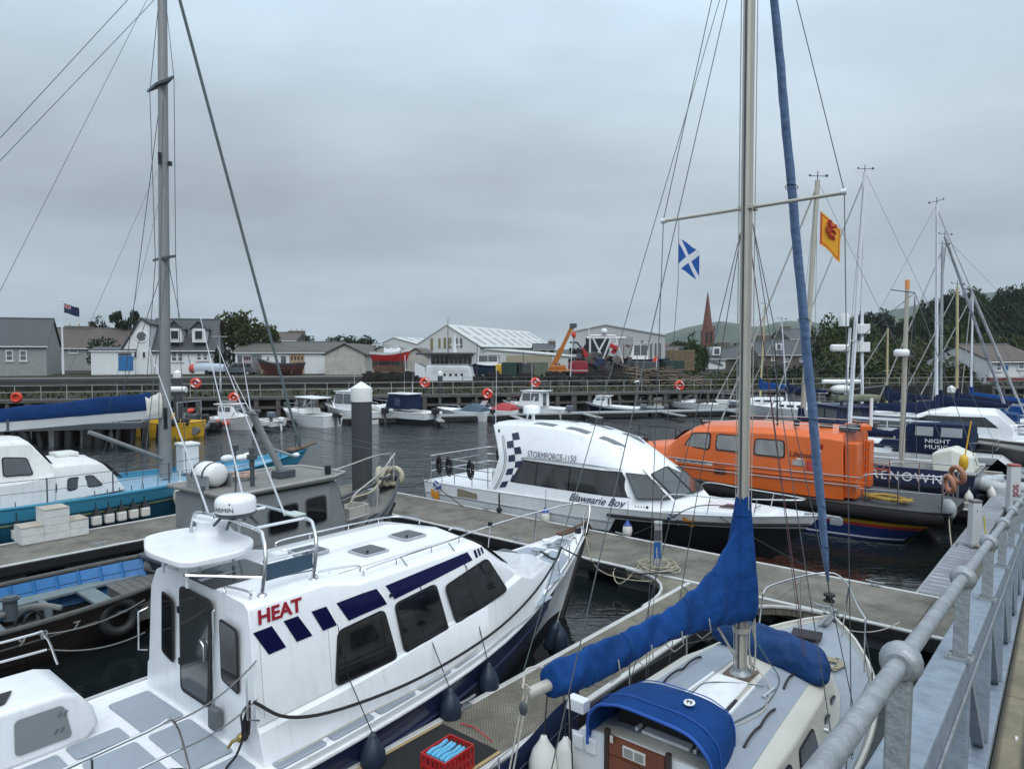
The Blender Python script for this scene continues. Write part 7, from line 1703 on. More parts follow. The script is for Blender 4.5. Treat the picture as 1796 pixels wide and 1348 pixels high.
# G
g_=sboat('motor_boat',697,739,146,'white cruiser with tall navy canvas enclosure right of the large pile'); h=mkhull(g_,7.4,2.4,(.85,.95,1.25),black,white,cream,.45,None); c=[(-.3,[(.9,.95),(.85,1.3),(.7,1.45),(0,1.5)]),([2.4,2.3,1.7,1.6],[(.5,1.1),(.45,1.2),(.35,1.3),(0,1.35)])]; loftcabin(g_,'cabin',c,white,26,.02)
MB().loft([[V3((x,-.88,1.1)),V3((x+sh,-.80,2.2)),V3((x+sh,.80,2.2)),V3((x,.88,1.1))] for x,sh in ((-1.9,.1),(-1.2,.1),(-.4,0),(.5,-.35))]).build('canvas_enclosure',navycanvas,g_,0,.04)
for y in(-1,1): MB().plate([(-1.1,y*.872,1.35),(-.5,y*.872,1.35),(-.5,y*.83,1.95),(-1.1,y*.83,1.95)],.012*y).build('clear_panel',mat('blue_clear_panel',(.03,.045,.10),.2),g_,0)
MB().prism([(-1.9,-.85,2.22),(.3,-.8,2.25),(.3,.8,2.25),(-1.9,.85,2.22)],(0,0,.07)).build('hardtop',white,g_,0,.03); brail(g_,h,.9,3.0); outboard(g_,-3.85,.15,.5,rubber,1.25); outboard(g_,-3.8,-.55,.5,white,.7)
for y in(-.5,.5): MB().tube([(-1.2,y,2.3),(-1.25,y,4.0)],[.015,.006],5).build('antenna',whitemast,g_,60)
# H grey tender
t_=sboat('dinghy',752,733,140,'low grey open tender on the water right of the navy canvas cruiser',cat='dinghy'); mkhull(t_,3.6,1.4,(.35,.35,.5),mat('tender_grey',(.25,.26,.26),.6),MATS['tender_grey'],greydark,.6,None,-.15)
for s_ in (-.6,.5): MB().bb((s_-.12,-.55,.3),(s_+.12,.55,.34)).build('thwart',woodgr,t_,0)
# I speedboat blue cover ; J red cover
def speed(px,pyw,L,hm,cm,label,wsh=True,hd=150):
    r=sboat('speedboat',px,pyw,hd,label,cat='speedboat'); h=mkhull(r,L,2.1,(.7,.75,.9),hm,white,white,.5,None)
    sec_=[]
    for i in range(9):
        u=i/8; x=-L*.42+L*.62*u; b=.88*(1-.25*u); z=.72+.62*math.sin(min(1,u*1.25+.12)*math.pi)**.7
        sec_.append([V3((x,-b,.72)),V3((x,-b*.7,z-.08+.03*math.sin(i*2.1))),V3((x,0,z)),V3((x,b*.7,z-.08+.03*math.cos(i*1.7))),V3((x,b,.72))])
    MB().loft(sec_).build('cover',cm,r,60); brail(r,h,L*.15,L*.48,.25); outboard(r,-L/2-.12,0,.4,rubber,.9); return r
speed(812,735,5.2,white,mat('slate_blue_cover',(.05,.085,.12),.85,var=.2,vs=4,bump=.6,bs=6),'white speedboat under a slate blue cover')
j=speed(866,733,4.8,white,mat('dull_red_cover',(.34,.045,.05),.85,var=.15,vs=4,bump=.6,bs=6),'white speedboat under a dull red cover'); window(j,[V3((1.3,-.7,.95)),V3((1.6,-.2,.95)),V3((1.2,-.2,1.4)),V3((.9,-.6,1.4))],.03,.03,.02,glass2,white)
# K pilothouse
k_=sboat('motor_boat',935,731,150,'white pilothouse boat with grey outboard behind the checkered boat roof'); h=mkhull(k_,6.2,2.3,(.8,.95,1.35),white,white,cream,.5,None); wheelh(k_,-1.1,1.0,.88,.95,2.2,white); brail(k_,h,.8,2.95,.4); outboard(k_,-3.2,0,.4,mat('grey_outboard',(.12,.14,.17),.4),1.2); MB().tube([(.1,0,2.2),(.1,0,4.8)],[.02,.008],5).build('antenna',whitemast,k_,60)
for sd in(-1,1): MB().plate([V3((1.0,sd*1.0,.55)),V3((2.0,sd*.72,.62)),V3((2.0,sd*.74,.74)),V3((1.0,sd*1.03,.70))],.02*sd).build('hull_window',glass,k_,0)
# L blue hull
l_=sboat('motor_boat',1071,727,152,'dark blue hulled open boat with white cuddy near the green stay'); h=mkhull(l_,5.4,2.0,(.7,.8,1.15),navy,white,cream,.8,None); wheelh(l_,.2,1.5,.7,.8,1.6,white,True,.3,.02); outboard(l_,-2.8,0,.4,MATS['grey_outboard'],1.1)
m_=sboat('motor_boat',1122,722,152,'small blue grey boat with white frame beside the dark blue one'); h=mkhull(m_,4.6,1.8,(.6,.65,.9),mat('blue_grey_hull',(.07,.12,.18),.4),white,cream,.7,None); wheelh(m_,-.3,.9,.6,.7,1.35,white,True,.3,.0); outboard(m_,-2.4,0,.3,MATS['grey_outboard'],.8); MB().tube([(.3,0,1.3),(.3,0,5.6)],[.03,.02],5).build('mast',alu,m_,60); MB().tube([(.3,-.5,2.8),(.3,.5,2.8)],.1,6).build('lamp_bar',white2,m_,60)
n_=sboat('speedboat',1212,722,155,'low white sports boat with raked windscreen right of the blue boats',cat='speedboat'); h=mkhull(n_,6.8,2.3,(.8,.85,1.05),black,white,cream,.45,None); c=[(-.4,[(.85,.9),(.8,1.1),(0,1.2)]),([2.4,2.3,1.8],[(.4,1.0),(.35,1.08),(0,1.12)])]; loftcabin(n_,'cabin',c,white,26,.02)
window(n_,[V3((.5,-.78,1.1)),V3((1.1,-.1,1.15)),V3((.3,-.1,1.6)),V3((-.3,-.7,1.58))],.03,.03,.02,glass2,ss); window(n_,[V3((1.1,.1,1.15)),V3((.5,.78,1.1)),V3((-.3,.7,1.58)),V3((.3,.1,1.6))],.03,.03,.02,glass2,ss); brail(n_,h,.8,3.2,.3); outboard(n_,-3.5,0,.4,MATS['grey_outboard'],1.2)
# C white fisher with red fenders, RIBs, yellow launch
c_=sboat('motor_boat',407,752,-20,'white cabin fishing boat with round red fenders left of the green stay'); h=mkhull(c_,4.6,1.9,(.75,.8,1.1),white,white,cream,.5,None); wheelh(c_,-.6,.9,.72,.8,1.75,white,True,.35)
for x in (-.3,.4): MB().ball((x,-1.05,.5),.22,10).build('red_fender',redbuoy,c_,60)
brail(c_,h,.6,2.1,.35); MB().box((-.3,0,2.0),(.9,.7,.14)).build('life_ring_rack',ss,c_,0)
d_=sboat('dinghy',458,752,150,'small white boat with hooded outboard below the green stay',cat='dinghy'); mkhull(d_,3.6,1.6,(.6,.6,.8),greydark,white2,greydark,.5,None); outboard(d_,-1.9,0,.4,white,.9); outboard(d_,-1.2,.3,.6,mat('grey_outboard',(.1,.1,.1)),1.2)
def rib(px,pyw,hd,L,m,label,ob=2,grp=G1):
    r=sboat('inflatable_boat',px,pyw,hd,label,cat='inflatable boat',group=grp)
    pts=[(-L*.5,.72,.42),(L*.15,.72,.44),(L*.38,.45,.55),(L*.48,0,.62),(L*.38,-.45,.55),(L*.15,-.72,.44),(-L*.5,-.72,.42)]
    MB().tube(smoothpts(pts,5),.25,10).build('tube',m,r,60); MB().prism([(-L*.45,-.6,.12),(L*.3,-.5,.2),(L*.42,0,.25),(L*.3,.5,.2),(-L*.45,.6,.12)],(0,0,.12)).build('floor',greydark,r,0)
    MB().bb((-L*.48,-.55,.1),(-L*.42,.55,.65)).build('transom',greydark,r,0,.02)
    for k in range(ob): outboard(r,-L*.5-.05,(-.3+.6*k) if ob>1 else 0,.5,rubber,1.3)
    return r
rb=rib(338,760,100,5.0,mat('grey_hypalon',(.14,.15,.17),.6,var=.1),'grey inflatable boat with large black outboards beside the yellow launch'); MB().bb((-.6,-.35,.2),(.2,.35,1.35)).build('console',greydark,rb,0,.05)
for k in range(3): MB().ball((.1+.3*k-.4,.1,1.55),.16,8).build('red_float',redbuoy,rb,60)
rib(372,752,97,4.4,rubber,'black inflatable boat between the grey one and the white fishing boat')
y_=sboat('launch',270,764,165,'yellow work launch behind the boom of the turquoise motor sailer',cat='launch',group=None); y_.pop('group',None) if 'group' in y_ else None
h=mkhull(y_,6.4,2.4,(1.0,1.0,1.3),yellow,yellow,greydark,.7,None); MB().tube([(-2.8,-1.1,1.1),(-2.8,-1.1,2.3),(-2.8,1.1,2.3),(-2.8,1.1,1.1)],.04,6).build('gantry',ss,y_,60); MB().bb((-1.2,-.6,.9),(.6,.6,1.5)).build('engine_cover',yellow,y_,0,.05)
x=MB().tube([(-.6,0,0),(.6,0,0)],.2,12).build('canister',white2,None,60); x.location=aty(310,683,44); tag(x,'white cylindrical liferaft canister on a rack behind the left mast','liferaft')
rk=MB().tube([(-.7,0,-.25),(.7,0,-.25)],.03,5).tube([(-.6,0,-2.0),(-.6,0,-.25)],.03,5).tube([(.6,0,-2.0),(.6,0,-.25)],.03,5).build('rack',greydark,None,0); rk.location=x.location; tag(rk,'dark frame carrying the white canister behind the left mast','rack')
# ---------------- yachts on the right ----------------
def yacht(px,pyw,hd,L,label,hm=white,mast=None,cover=navycanvas,boomdir=-1,dodger=None,mm=alu,stripe=None,dist=None,deckm=white,mr=.08,spr=1,group='yachts moored on the right hand pontoons',collar=True,boomL=None,mpos=None):
    if mast:
        yy=dist or atz(px,pyw,0).y
        if mpos is None: q=aty(mast[1][0],mast[1][1],yy); mpos=(q.x,yy)
        x=mpos[0]-math.cos(rad(hd))*L*.08; y=mpos[1]-math.sin(rad(hd))*L*.08
    else: x,y=place(px,pyw,hd)
    r=boatroot('yacht',x,y,hd,label,'yacht',group=group)
    h=Hull(-L*.5,L,[(0,.98),(.5,.95),(1,1.2)],[(0,L*.10),(.3,L*.155),(.55,L*.165),(.78,L*.11),(.92,L*.045),(1,.02)],[(0,L*.06),(.35,L*.13),(.6,L*.12),(.85,L*.04),(1,.01)],(.07,.9),.8)
    h.bottom('hull_bottom',rubber,r); h.band('hull_side',hm,r,0,.86); h.band('topside',white if hm is not white else hm,r,.86,1.0,off=.01)
    if stripe: h.band('stripe',stripe,r,.60,.68,off=.015,rows=1)
    h.band('boot_line',navy,r,.05,.12,off=.01,rows=1)
    h.deck('deck',deckm,r,.05,.06)
    b=L*.1
    c=[(-L*.12,[(b,.9),(b-.05,1.25),(b-.14,1.42),(0,1.5)]),(L*.12,[(b*.9,.95),(b*.9-.05,1.25),(b*.9-.14,1.4),(0,1.47)]),([L*.30,L*.29,L*.27,L*.27],[(b*.4,1.05),(b*.4-.02,1.12),(b*.3,1.16),(0,1.18)])]
    loftcabin(r,'coachroof',c,white,26,.02)
    for sd in(-1,1):
        for x0,x1 in ((-L*.09,-.02*L),(.0,.07*L),(.09*L,.14*L)):
            P=[V3((x,sd*sidey(c,x,z,.012),z)) for x,z in ((x0,1.06),(x1,1.06),(x1-.05,1.24),(x0+.05,1.24))]
            if sd>0:P=P[::-1]
            window(r,P,.04,.015,.01,glass,rubber)
    for sd in(-1,1):
        pts=[]
        for k in range(7):
            t=.02+.95*k/6; p=h.pt(t,1,sd); pts.append((p.x,p.y*.93,p.z+.6)); MB().tube([(p.x,p.y*.93,p.z),(p.x,p.y*.93,p.z+.62)],.014,5).build('stanchion',ss,r,60)
        MB().tube(pts,.012,5).build('guard_wire',ss,r,60); MB().tube([(x,y_,z-.3) for x,y_,z in pts],.010,5).build('guard_wire',wire,r,60)
    for z in (1.3,1.6): MB().tube([(-L*.49,-L*.09,z),(-L*.49,L*.09,z)],.014,5).build('pushpit',ss,r,60)
    if dodger:
        MB().loft([[V3((x,-b-.1,1.15)),V3((x+s_,-b+.05,zt)),V3((x+s_,b-.05,zt)),V3((x,b+.1,1.15))] for x,s_,zt in ((-L*.33,0.05,1.95),(-L*.2,0,2.05),(-L*.11,-.1,1.9),(-L*.06,-.25,1.5))]).build('sprayhood',dodger,r,0,.04)
    if mast:
        (ptx,pty),(pbx,pby)=mast
        mx=L*.08; 
        base=r.matrix_world
        # mast top found from the picture at the mast's own distance
        a=rad(hd); wx=x_w=r.location.x+math.cos(a)*mx; wy=r.location.y+math.sin(a)*mx
        zt=aty(ptx,pty,wy).z; dxw=aty(ptx,pty,wy).x-wx
        lx=dxw*math.cos(a); ly=-dxw*math.sin(a)
        top=V3((mx+lx,ly,zt)); bot=V3((mx,0,1.45))
        mo=MB().tube([bot,top],[mr,mr*.85],10).build('mast',mm,r,50)
        H_=zt-1.45
        for q in range(spr):
            c_=bot.lerp(top,.48 if spr==1 else (.36,.68)[q]); MB().tube([c_+V3((0,-L*.085,.02)),c_,c_+V3((0,L*.085,.02))],.022,5).build('spreader',mm,mo,60)
        for sd in(-1,1):
            c_=bot.lerp(top,.48 if spr==1 else .36)+V3((0,sd*L*.085,0)); p=h.pt(.56,1,sd)
            MB().tube([(mx,p.y,p.z),c_,top],.008,4).build('shroud',wire,r,0); MB().tube([(mx-.4,p.y,p.z),bot.lerp(top,.46)],.008,4).build('shroud',wire,r,0)
        MB().tube([(L*.49,0,1.2),top.lerp(bot,.02)],.035,6).build('furled_forestay',mat('pale_furled_sail',(.42,.43,.42),.8,var=.25,vs=6),r,60); MB().tube([(-L*.49,0,1.2),top],.008,4).build('backstay',wire,r,0)
        mb=MB(); mb.tube([top,top+V3((0,0,.35))],.02,5).build('mast_light',greydark,mo,60); MB().tube([top+V3((-.35,0,.1)),top+V3((.3,0,.22))],.014,4).ball(top+V3((.3,0,.24)),.05,6).ball(top+V3((-.35,0,.12)),.06,6).build('wind_vane',greydark,mo,60)
        bL=boomL or L*.36
        MB().tube([(mx-.1,0,2.3),(mx-bL,0,2.25)],.06,6).build('boom',mm,r,60)
        if cover:
            rg=[]
            for i in range(10):
                u=i/9; xx=mx+.05-(bL)*u; hgt=.42*(1-u)+.16+.02*math.sin(i*2.2); rg.append([V3((xx,math.cos(2*math.pi*k/10)*(.15-.05*u),2.33+hgt*max(-.35,math.sin(2*math.pi*k/10)))) for k in range(10)])
            MB().loft(rg).build('boom_cover',cover,r,70)
            if collar: MB().tube([bot+V3((-.02,0,.9)),bot+V3((-.0,0,1.75))],[.20,.12],10).build('mast_collar',cover,r,60)
    return r,h
nm,h=yacht(1600,822,140,10.6,'white yacht with navy NIGHT MUSIC dodger and mast leaning left',stripe=navy,mast=((1517,302),(1482,690)),mpos=(16.5,34.2),cover=None,dodger=navycanvas,mm=whitemast,mr=.10,spr=2)
for sd in(1,-1):
    MB().prism([(-4.3,sd*1.38,1.05),(-2.0,sd*1.60,1.05),(-2.0,sd*1.60,1.76),(-4.3,sd*1.38,1.76)],(0,sd*.02,0)).build('weather_cloth',navycanvas,nm,0)
xd=V3((2.3,.34,0)).normalized(); 
text('lettering','NIGHT',.25,(-2.65,1.60,1.50),(-1.0,-.0957,0),(0,0,1),whitevinyl,nm,off=0,sx=1.25); text('lettering','MUSIC',.25,(-2.65,1.60,1.24),(-1,-.0957,0),(0,0,1),whitevinyl,nm,off=0,sx=1.25)
MB().loft([[V3((x,-1.25,1.1)),V3((x,-1.02,2.3)),V3((x,1.02,2.3)),V3((x,1.25,1.1))] for x in (-4.3,-3.0)]+[[V3((-1.2,-1.2,1.1)),V3((-1.9,-1.0,2.25)),V3((-1.9,1.0,2.25)),V3((-1.2,1.2,1.1))]]).build('cockpit_tent',navycanvas,nm,0,.05)
for a_,b_ in ((-4.0,-3.2),(-2.9,-2.2)): MB().plate([(b_,1.15,1.75),(a_,1.15,1.75),(a_,1.08,2.15),(b_,1.08,2.15)],.02).build('clear_panel',mat('clear_panel_grey',(.30,.32,.34),.2),nm,0)
MB().prism([(-5.3,-1.0,.9),(-6.1,-.7,.25),(-6.1,.7,.25),(-5.3,1.0,.9)],(0,0,.06)).build('stern_platform',white,nm,0,.03)
# Renown
rn=boatroot('fishing_boat',13.0,26.8,140.5,'navy hulled boat named RENOWN with white stern cover and brown mast','fishing boat')
h=Hull(-4.2,8.8,[(0,1.45),(.5,1.4),(1,1.8)],[(0,1.25),(.4,1.5),(.7,1.2),(.9,.5),(1,.03)],[(0,1.0),(.5,1.2),(.8,.5),(1,.01)],(.03,.9),.9); h.bottom('hull_bottom',rubber,rn); h.band('hull_side',navy,rn,0,.9); h.band('topside',white,rn,.9,1.0,off=.02); h.deck('deck',tealgrey,rn,.1,.06); h.rail('rubbing_strake',woodgr,rn,.04,.92)
MB().prism([(-3.7,1.44,.86),(1.4,1.52,.86),(1.4,1.52,1.44),(-3.7,1.44,1.44)],(0,.03,0)).build('name_board',mat('name_navy',(.012,.022,.07),.5),rn,0)
text('lettering','FAIR',.44,(.95,1.56,.98),(-1,-.0157,0),(0,0,1),whitevinyl,rn,off=.004,sp=1.15); text('lettering','RENOWN',.44,(-1.05,1.53,.98),(-1,-.0157,0),(0,0,1),whitevinyl,rn,off=.004,sx=1.0,sp=1.22)
MB().loft([[V3((x,-1.0*k,1.3)),V3((x+.1,-.75*k,zt)),V3((x+.1,.75*k,zt)),V3((x,1.0*k,1.1))] for x,k,zt in ((-4.1,.8,1.85),(-3.5,1,2.1),(-2.9,.9,1.9))]).build('stern_cover',mat('cream_canvas',(.55,.56,.50),.8,var=.1,bump=.4,bs=8),rn,0,.05)
MB().tube([(-1.75,0,1.0),(-1.8,.0,aty(1593,492,25.5).z)],[.10,.07],10).build('mast',alub,rn,50); MB().tube([(-1.8,.0,aty(1593,492,25.5).z-.3),(-1.8,.0,aty(1593,490,25.5).z)],.08,8).build('mast_head',mat('orange_masthead',(.75,.30,.10),.6),rn,60)
MB().tube([(-2.05,0,7.6),(-1.4,.6,7.7)],.02,5).build('wind_arm',greydark,rn,60)
for p,q in (((4.5,0,1.8),(-2.05,0,7.6)),((-4.1,0,1.5),(-2.05,0,7.6)),((-2,1.4,1.4),(-2.05,0,7.5)),((-2,-1.4,1.4),(-2.05,0,7.5))): MB().tube([p,q],.012,4).build('stay',wire,rn,0)
MB().lathe([(.22,0),(.26,.05),(.26,.2),(.2,.26)],(-1.75,.45,5.3),14).build('radar_dome',white,rn,50); MB().tube([(-2.05,0,5.3),(-1.75,.45,5.3)],.03,5).build('radar_arm',greydark,rn,60)
bpy.context.view_layer.update()
for k,(x,y) in enumerate(((-4.0,1.1),(-4.5,-.3))): fender(rn.matrix_world@V3((x,y+.15,.35)),'white fender at the stern of the navy RENOWN boat, %s one'%('left','right')[k],wfend,.75,line=rn.matrix_world@V3((x,y-.1,1.15)))
# M1 yacht (beige mast, lion flag) directly behind the lifeboat
y1,h=yacht(1330,0,139,9.6,'yacht with tall beige mast and navy collar right behind the lifeboat roof',hm=navy,mast=((1434,316),(1405,735)),cover=navycanvas,mm=alub,mr=.11,dist=28.5,spr=1)
p=aty(1433,372,29.5)
f3=flag('lion_flag',(p.x+.05,29.3,p.z),.95,1.35,0,lion,'red and gold flag hanging from the tall beige mast',.55)
mb=MB()
for pts in ([(.36,-.42),(.44,-.55),(.42,-.72),(.36,-.88),(.44,-1.02)],[(.44,-.55),(.58,-.50),(.64,-.42)],[(.43,-.66),(.56,-.70),(.62,-.80)],[(.37,-.88),(.50,-.92),(.58,-1.04)],[(.36,-.42),(.30,-.36),(.36,-.30),(.44,-.34)],[(.38,-.82),(.28,-.75),(.26,-.6),(.32,-.55)]): mb.tube([(x,-.07,z-.25*x) for x,z in pts],[.05]*len(pts),5)
o=mb.build('heraldic_beast',mat('flag_red',(.42,.03,.02),.8,var=0),f3,0); o.scale=(1,1,1)
yacht(1700,795,-32,10.4,'yacht with white mast and long blue boom cover right of the lifeboat',mast=((1643,358),(1643,720)),cover=navycanvas,mm=whitemast,mr=.09,boomL=4.6,stripe=navy,spr=2)
yacht(1560,775,140,9.5,'white yacht with beige mast below the hillside trees',mast=((1653,432),(1650,730)),cover=navycanvas,mm=alu,mr=.085,dodger=bluecover)
yacht(1640,768,140,9.0,'yacht with varnished yellow mast and navy cover at the right',mast=((1679,502),(1678,750)),cover=navycanvas,mm=yellowmast,mr=.09)
yacht(1700,762,140,8.6,'small yacht with thin white mast and bright blue cover at far right',mast=((1706,512),(1703,720)),cover=bluecanvas,mm=whitemast,mr=.07,dodger=bluecanvas)
yacht(1530,755,140,8.0,'yacht with short pale mast before the wooded slope',mast=((1557,575),(1556,700)),cover=navycanvas,mm=yellowmast,mr=.07)
yacht(1365,724,170,9.5,'long white yacht with blue canvas at the end of the far pontoon',mast=((1342,536),(1333,715)),cover=bluecanvas,mm=yellowmast,mr=.09,stripe=navy)
yacht(1470,735,150,8.5,'white yacht with thin mast left of the radar post',mast=((1371,562),(1380,712)),cover=navycanvas,mm=whitemast,mr=.06)
yacht(1765,775,150,10.0,'white yacht with striped furled sail at the right edge',mast=((1657,415),(1770,740)),cover=None,mm=mat('striped_spar',(.30,.31,.36),.7,var=.5,vs=2),mr=.09,boomL=2,collar=False)
yacht(1780,752,150,9.0,'white yacht beyond the striped furled sail at the right edge',mast=((1702,512),(1790,735)),cover=None,mm=MATS['striped_spar'],mr=.06,boomL=2,collar=False)
# white motor cruiser on the right
cz=boatroot('motor_cruiser',*place(1690,800,140),140,'white motor cruiser with dark wraparound side windows behind the navy dodger','motor cruiser')
h=mkhull(cz,9.5,3.2,(1.1,1.15,1.5),white,white,white,.6,navy); c=[([-2.2,-2.2,-1.6,-1.4,-1.3],[(1.3,1.1),(1.25,1.7),(1.1,2.3),(.9,2.5),(0,2.6)]),(.6,[(1.3,1.15),(1.22,1.75),(1.05,2.35),(.85,2.5),(0,2.6)]),([3.4,3.2,2.0,1.7,1.6],[(.8,1.35),(.75,1.5),(.8,2.2),(.6,2.3),(0,2.4)])]
loftcabin(cz,'cabin',c,white,26,.03); sidepanel(cz,c,'side_window',[(-1.6,1.7),(2.3,1.72),(1.6,2.15),(-1.0,2.2)],glass,10,.012); brail(cz,h,1.5,4.6,.5)
cp2=boatroot('motor_boat',*place(1560,792,140),140,'small white cabin boat with arched windows left of the navy dodger','motor boat'); h=mkhull(cp2,6.5,2.4,(.9,.95,1.2),white,white,white,.6,navy); wheelh(cp2,-1.2,1.6,.9,.95,2.0,white,True,.5)
# catamaran-like covered boat with radar post behind the lifeboat
tw=boatroot('workboat',*place(1470,790,100),95,'boat with green and grey canvas roof, radar bar and boxes behind the lifeboat','workboat'); h=mkhull(tw,6.5,2.6,(.9,1.0,1.3),white,white,greydark,.6,black); wheelh(tw,-1.6,1.4,1.0,.95,2.5,mat('navy_panel',(.02,.03,.08),.5),True,.3)
MB().tube([(-1.1,1.6,3.9),(-1.1,-.5,3.9)],.12,10).build('radar_bar',white,tw,60); MB().ball((-1.1,.5,3.5),.4,12,(1,1.6,.6)).build('radar_pod',white2,tw,60); MB().tube([(-1.1,.5,2.5),(-1.1,.5,3.8)],.08,6).build('radar_post',greydark,tw,60); MB().box((-.9,-.4,3.0),(.9,2.4,.35)).build('rolled_canvas',mat('grey_green_canvas',(.17,.18,.13),.9,var=.2,bump=.6,bs=6),tw,0,.1)
# posts with lights/radars among masts
for px,d,yt,yb,m,lb_ in ((1483,44,575,700,whitemast,'leaning white post carrying a white radar dome'),(1512,40,545,770,whitemast,'white post with two stacked boxes right of the dome post')):
    a=aty(px,yb,d);b=aty(px+(8 if px<1500 else 0),yt,d); r=empty('radar_post',a,0,lb_,'post'); v=b-a
    MB().tube([(0,0,0),v],.09,8).build('column',m,r,60)
    if px<1500: MB().lathe([(.3,0),(.32,.6),(.28,.8)],v+V3((-.4,0,.1)),14).build('dome',white,r,50); MB().box(v*.72+V3((-.55,0,.0)),(1.2,.4,.45)).build('radar_box',white2,r,0,.12)
    else: MB().box(v*.86,(.7,.5,.55)).build('box',white2,r,0,.03); MB().box(v*.72,(.7,.5,.55)).build('box',white2,r,0,.03); MB().tube([v*.38+V3((-1.2,0,0)),v*.38+V3((1.4,0,.3))],.05,5).build('solar_bar',greydark,r,60)
# navigation diamond
p=aty(1502,549,41); o=MB().prism([(-.22,0,0),(0,0,-.25),(.22,0,0),(0,0,.25)],(0,.04,0)).build('radar_reflector',white2,None,0); o.location=p; tag(o,'small white diamond shaped reflector above the stacked boxes','reflector')
o=MB().tube([(0,0,0),(0,0,-1.0)],.02,5).build('line',wire,None,0); o.location=p; tag(o,'thin line hanging below the white diamond reflector','line')
# grey dinghy near SOS pillar
dg=rib(1752,872,205,2.9,mat('pale_grey_hypalon',(.36,.39,.40),.5,var=.1,dirt=.3),'pale grey inflatable dinghy beside the SOS pillar',0,None)
bk=empty('dark_hull',(24.0,30.3,0),rad(141),'large black hulled boat behind the grey dinghy and SOS pillar','boat'); h=Hull(-5,10,[(0,1.1),(.5,1.1),(1,1.6)],[(0,1.5),(.5,1.8),(.85,.8),(1,.03)],[(0,1.3),(.5,1.5),(1,.01)],(.02,.92),.9); h.bottom('hull_bottom',rubber,bk); h.band('hull_side',black,bk,0,1); h.deck('deck',tealgrey,bk,.1,.05); h.rail('gunwale',woodgr,bk,.05,1.0); wheelh(bk,-2,1,1.1,1.1,2.6,mat('pale_blue_paint',(.35,.45,.5),.5))
# ---------------- buildings ----------------
def wall_panel(root,name,pts,m,th=.25):
    return MB().plate(pts,-th).build(name,m,root,0)
def bld(name,label,px0,px1,pyb,d,zg=None,rot=0,depth=8,eave=None,ridge=None,axis='x',wm=render_w,rm=slate,gable=None,over=.3,wins=(),doors=(),chim=(),cat='house',group=None,door_m=None,winm=glass2,pitch_d=None):
    """front wall spans px0..px1 at distance d; eave/ridge given as picture rows; axis x = ridge parallel to the front"""
    a=aty(px0,pyb,d); z0=a.z if zg is None else zg; rc,rs=math.cos(rad(rot)),math.sin(rad(rot))
    def X(px): k=(px-898)/1230; return (k*d-a.x)/(rc-k*rs)
    w_=X(px1)
    root=empty(name,(a.x,d,z0),rad(rot),label,cat,group)
    he=aty(px0,eave,d).z-z0; hr=aty(px0,ridge,d+(depth/2 if axis=='x' else 0)).z-z0
    def Z(py): return aty(px0,py,d).z-z0
    if axis=='x':
        MB().bb((0,0,-1),(w_,.3,he)).build('front_wall',wm,root,0); MB().bb((0,depth-.3,-1),(w_,depth,he)).build('back_wall',wm,root,0)
        for x in (0,w_-.3): MB().prism([(x,.3,-1),(x,depth-.3,-1),(x,depth-.3,he),(x,depth/2,hr-.12),(x,.3,he)],(.3,0,0)).build('gable_wall',wm,root,0)
        for s_ in (0,1):
            y0=-over if s_==0 else depth+over; ze=he-(hr-he)*over/(depth/2)
            MB().prism([(-.2,y0,ze),(w_+.2,y0,ze),(w_+.2,depth/2,hr),(-.2,depth/2,hr)],(0,0,.14)).build('roof',rm,root,0)
        MB().tube([(-.2,depth/2,hr+.16),(w_+.2,depth/2,hr+.16)],.12,6).build('ridge',greydark,root,0)
        MB().tube([(-.2,-over-.05,he-.12),(w_+.2,-over-.05,he-.12)],.07,6).build('gutter',white2,root,0)
    else:
        MB().prism([(0,0,-1),(w_,0,-1),(w_,0,he),(w_/2,0,hr-.12),(0,0,he)],(0,.3,0)).build('gable_wall',wm,root,0)
        MB().prism([(0,depth-.3,-1),(w_,depth-.3,-1),(w_,depth-.3,he),(w_/2,depth-.3,hr-.12),(0,depth-.3,he)],(0,.3,0)).build('gable_wall',wm,root,0)
        for x in (0,w_-.3): MB().bb((x,.3,-1),(x+.3,depth-.3,he)).build('side_wall',wm,root,0)
        for s_ in (-1,1):
            xe=w_/2+s_*(w_/2+over); ze=he-(hr-he)*over/(w_/2)
            MB().prism([(xe,-.25,ze),(w_/2,-.25,hr),(w_/2,depth+.2,hr),(xe,depth+.2,ze)],(0,0,.14)).build('roof',rm,root,0)
    for (x0,x1,y0,y1) in wins:
        P=[V3((X(x0),-.02,Z(y1))),V3((X(x1),-.02,Z(y1))),V3((X(x1),-.02,Z(y0))),V3((X(x0),-.02,Z(y0)))]
        f=window(root,P,0,.10,.05,winm,skyl)
        c=(P[0]+P[2])/2; MB().bb((P[0].x+.05,-.085,c.z-.035),(P[1].x-.05,-.072,c.z+.035)).build('bar',skyl,f,0)
        MB().bb((P[0].x-.1,-.14,P[0].z-.12),(P[1].x+.1,-.021,P[0].z-.02)).build('sill',skyl,f,0)
    for q,(x0,x1,y0,y1) in enumerate(doors):
        MB().bb((X(x0),-.06,Z(y1)),(X(x1),-.005,Z(y0))).build('door',door_m[q] if door_m else blueint,root,0)
    for (px,py,w2) in chim:
        yy=depth/2; p=aty(px,py,d+yy); x=X(px)
        ch=MB().bb((x-w2/2,yy-.4,hr-.6),(x+w2/2,yy+.4,p.z-z0)).build('chimney',stone if wm is not render_w else tan,root,0)
        for k in range(3): MB().lathe([(.12,0),(.10,.45)],(x-w2/3+k*w2/3,yy,p.z-z0),8).build('chimney_pot',tan,ch,50)
    return root,X,Z,he,hr,w_
bld('house','grey pebbledashed house with two dark windows at the far left',-60,82,657,86,eave=606,ridge=559,depth=10,wm=render_g,rm=slate,wins=((11,24,614,633),(35,48,614,633)),over=.25,rot=24)
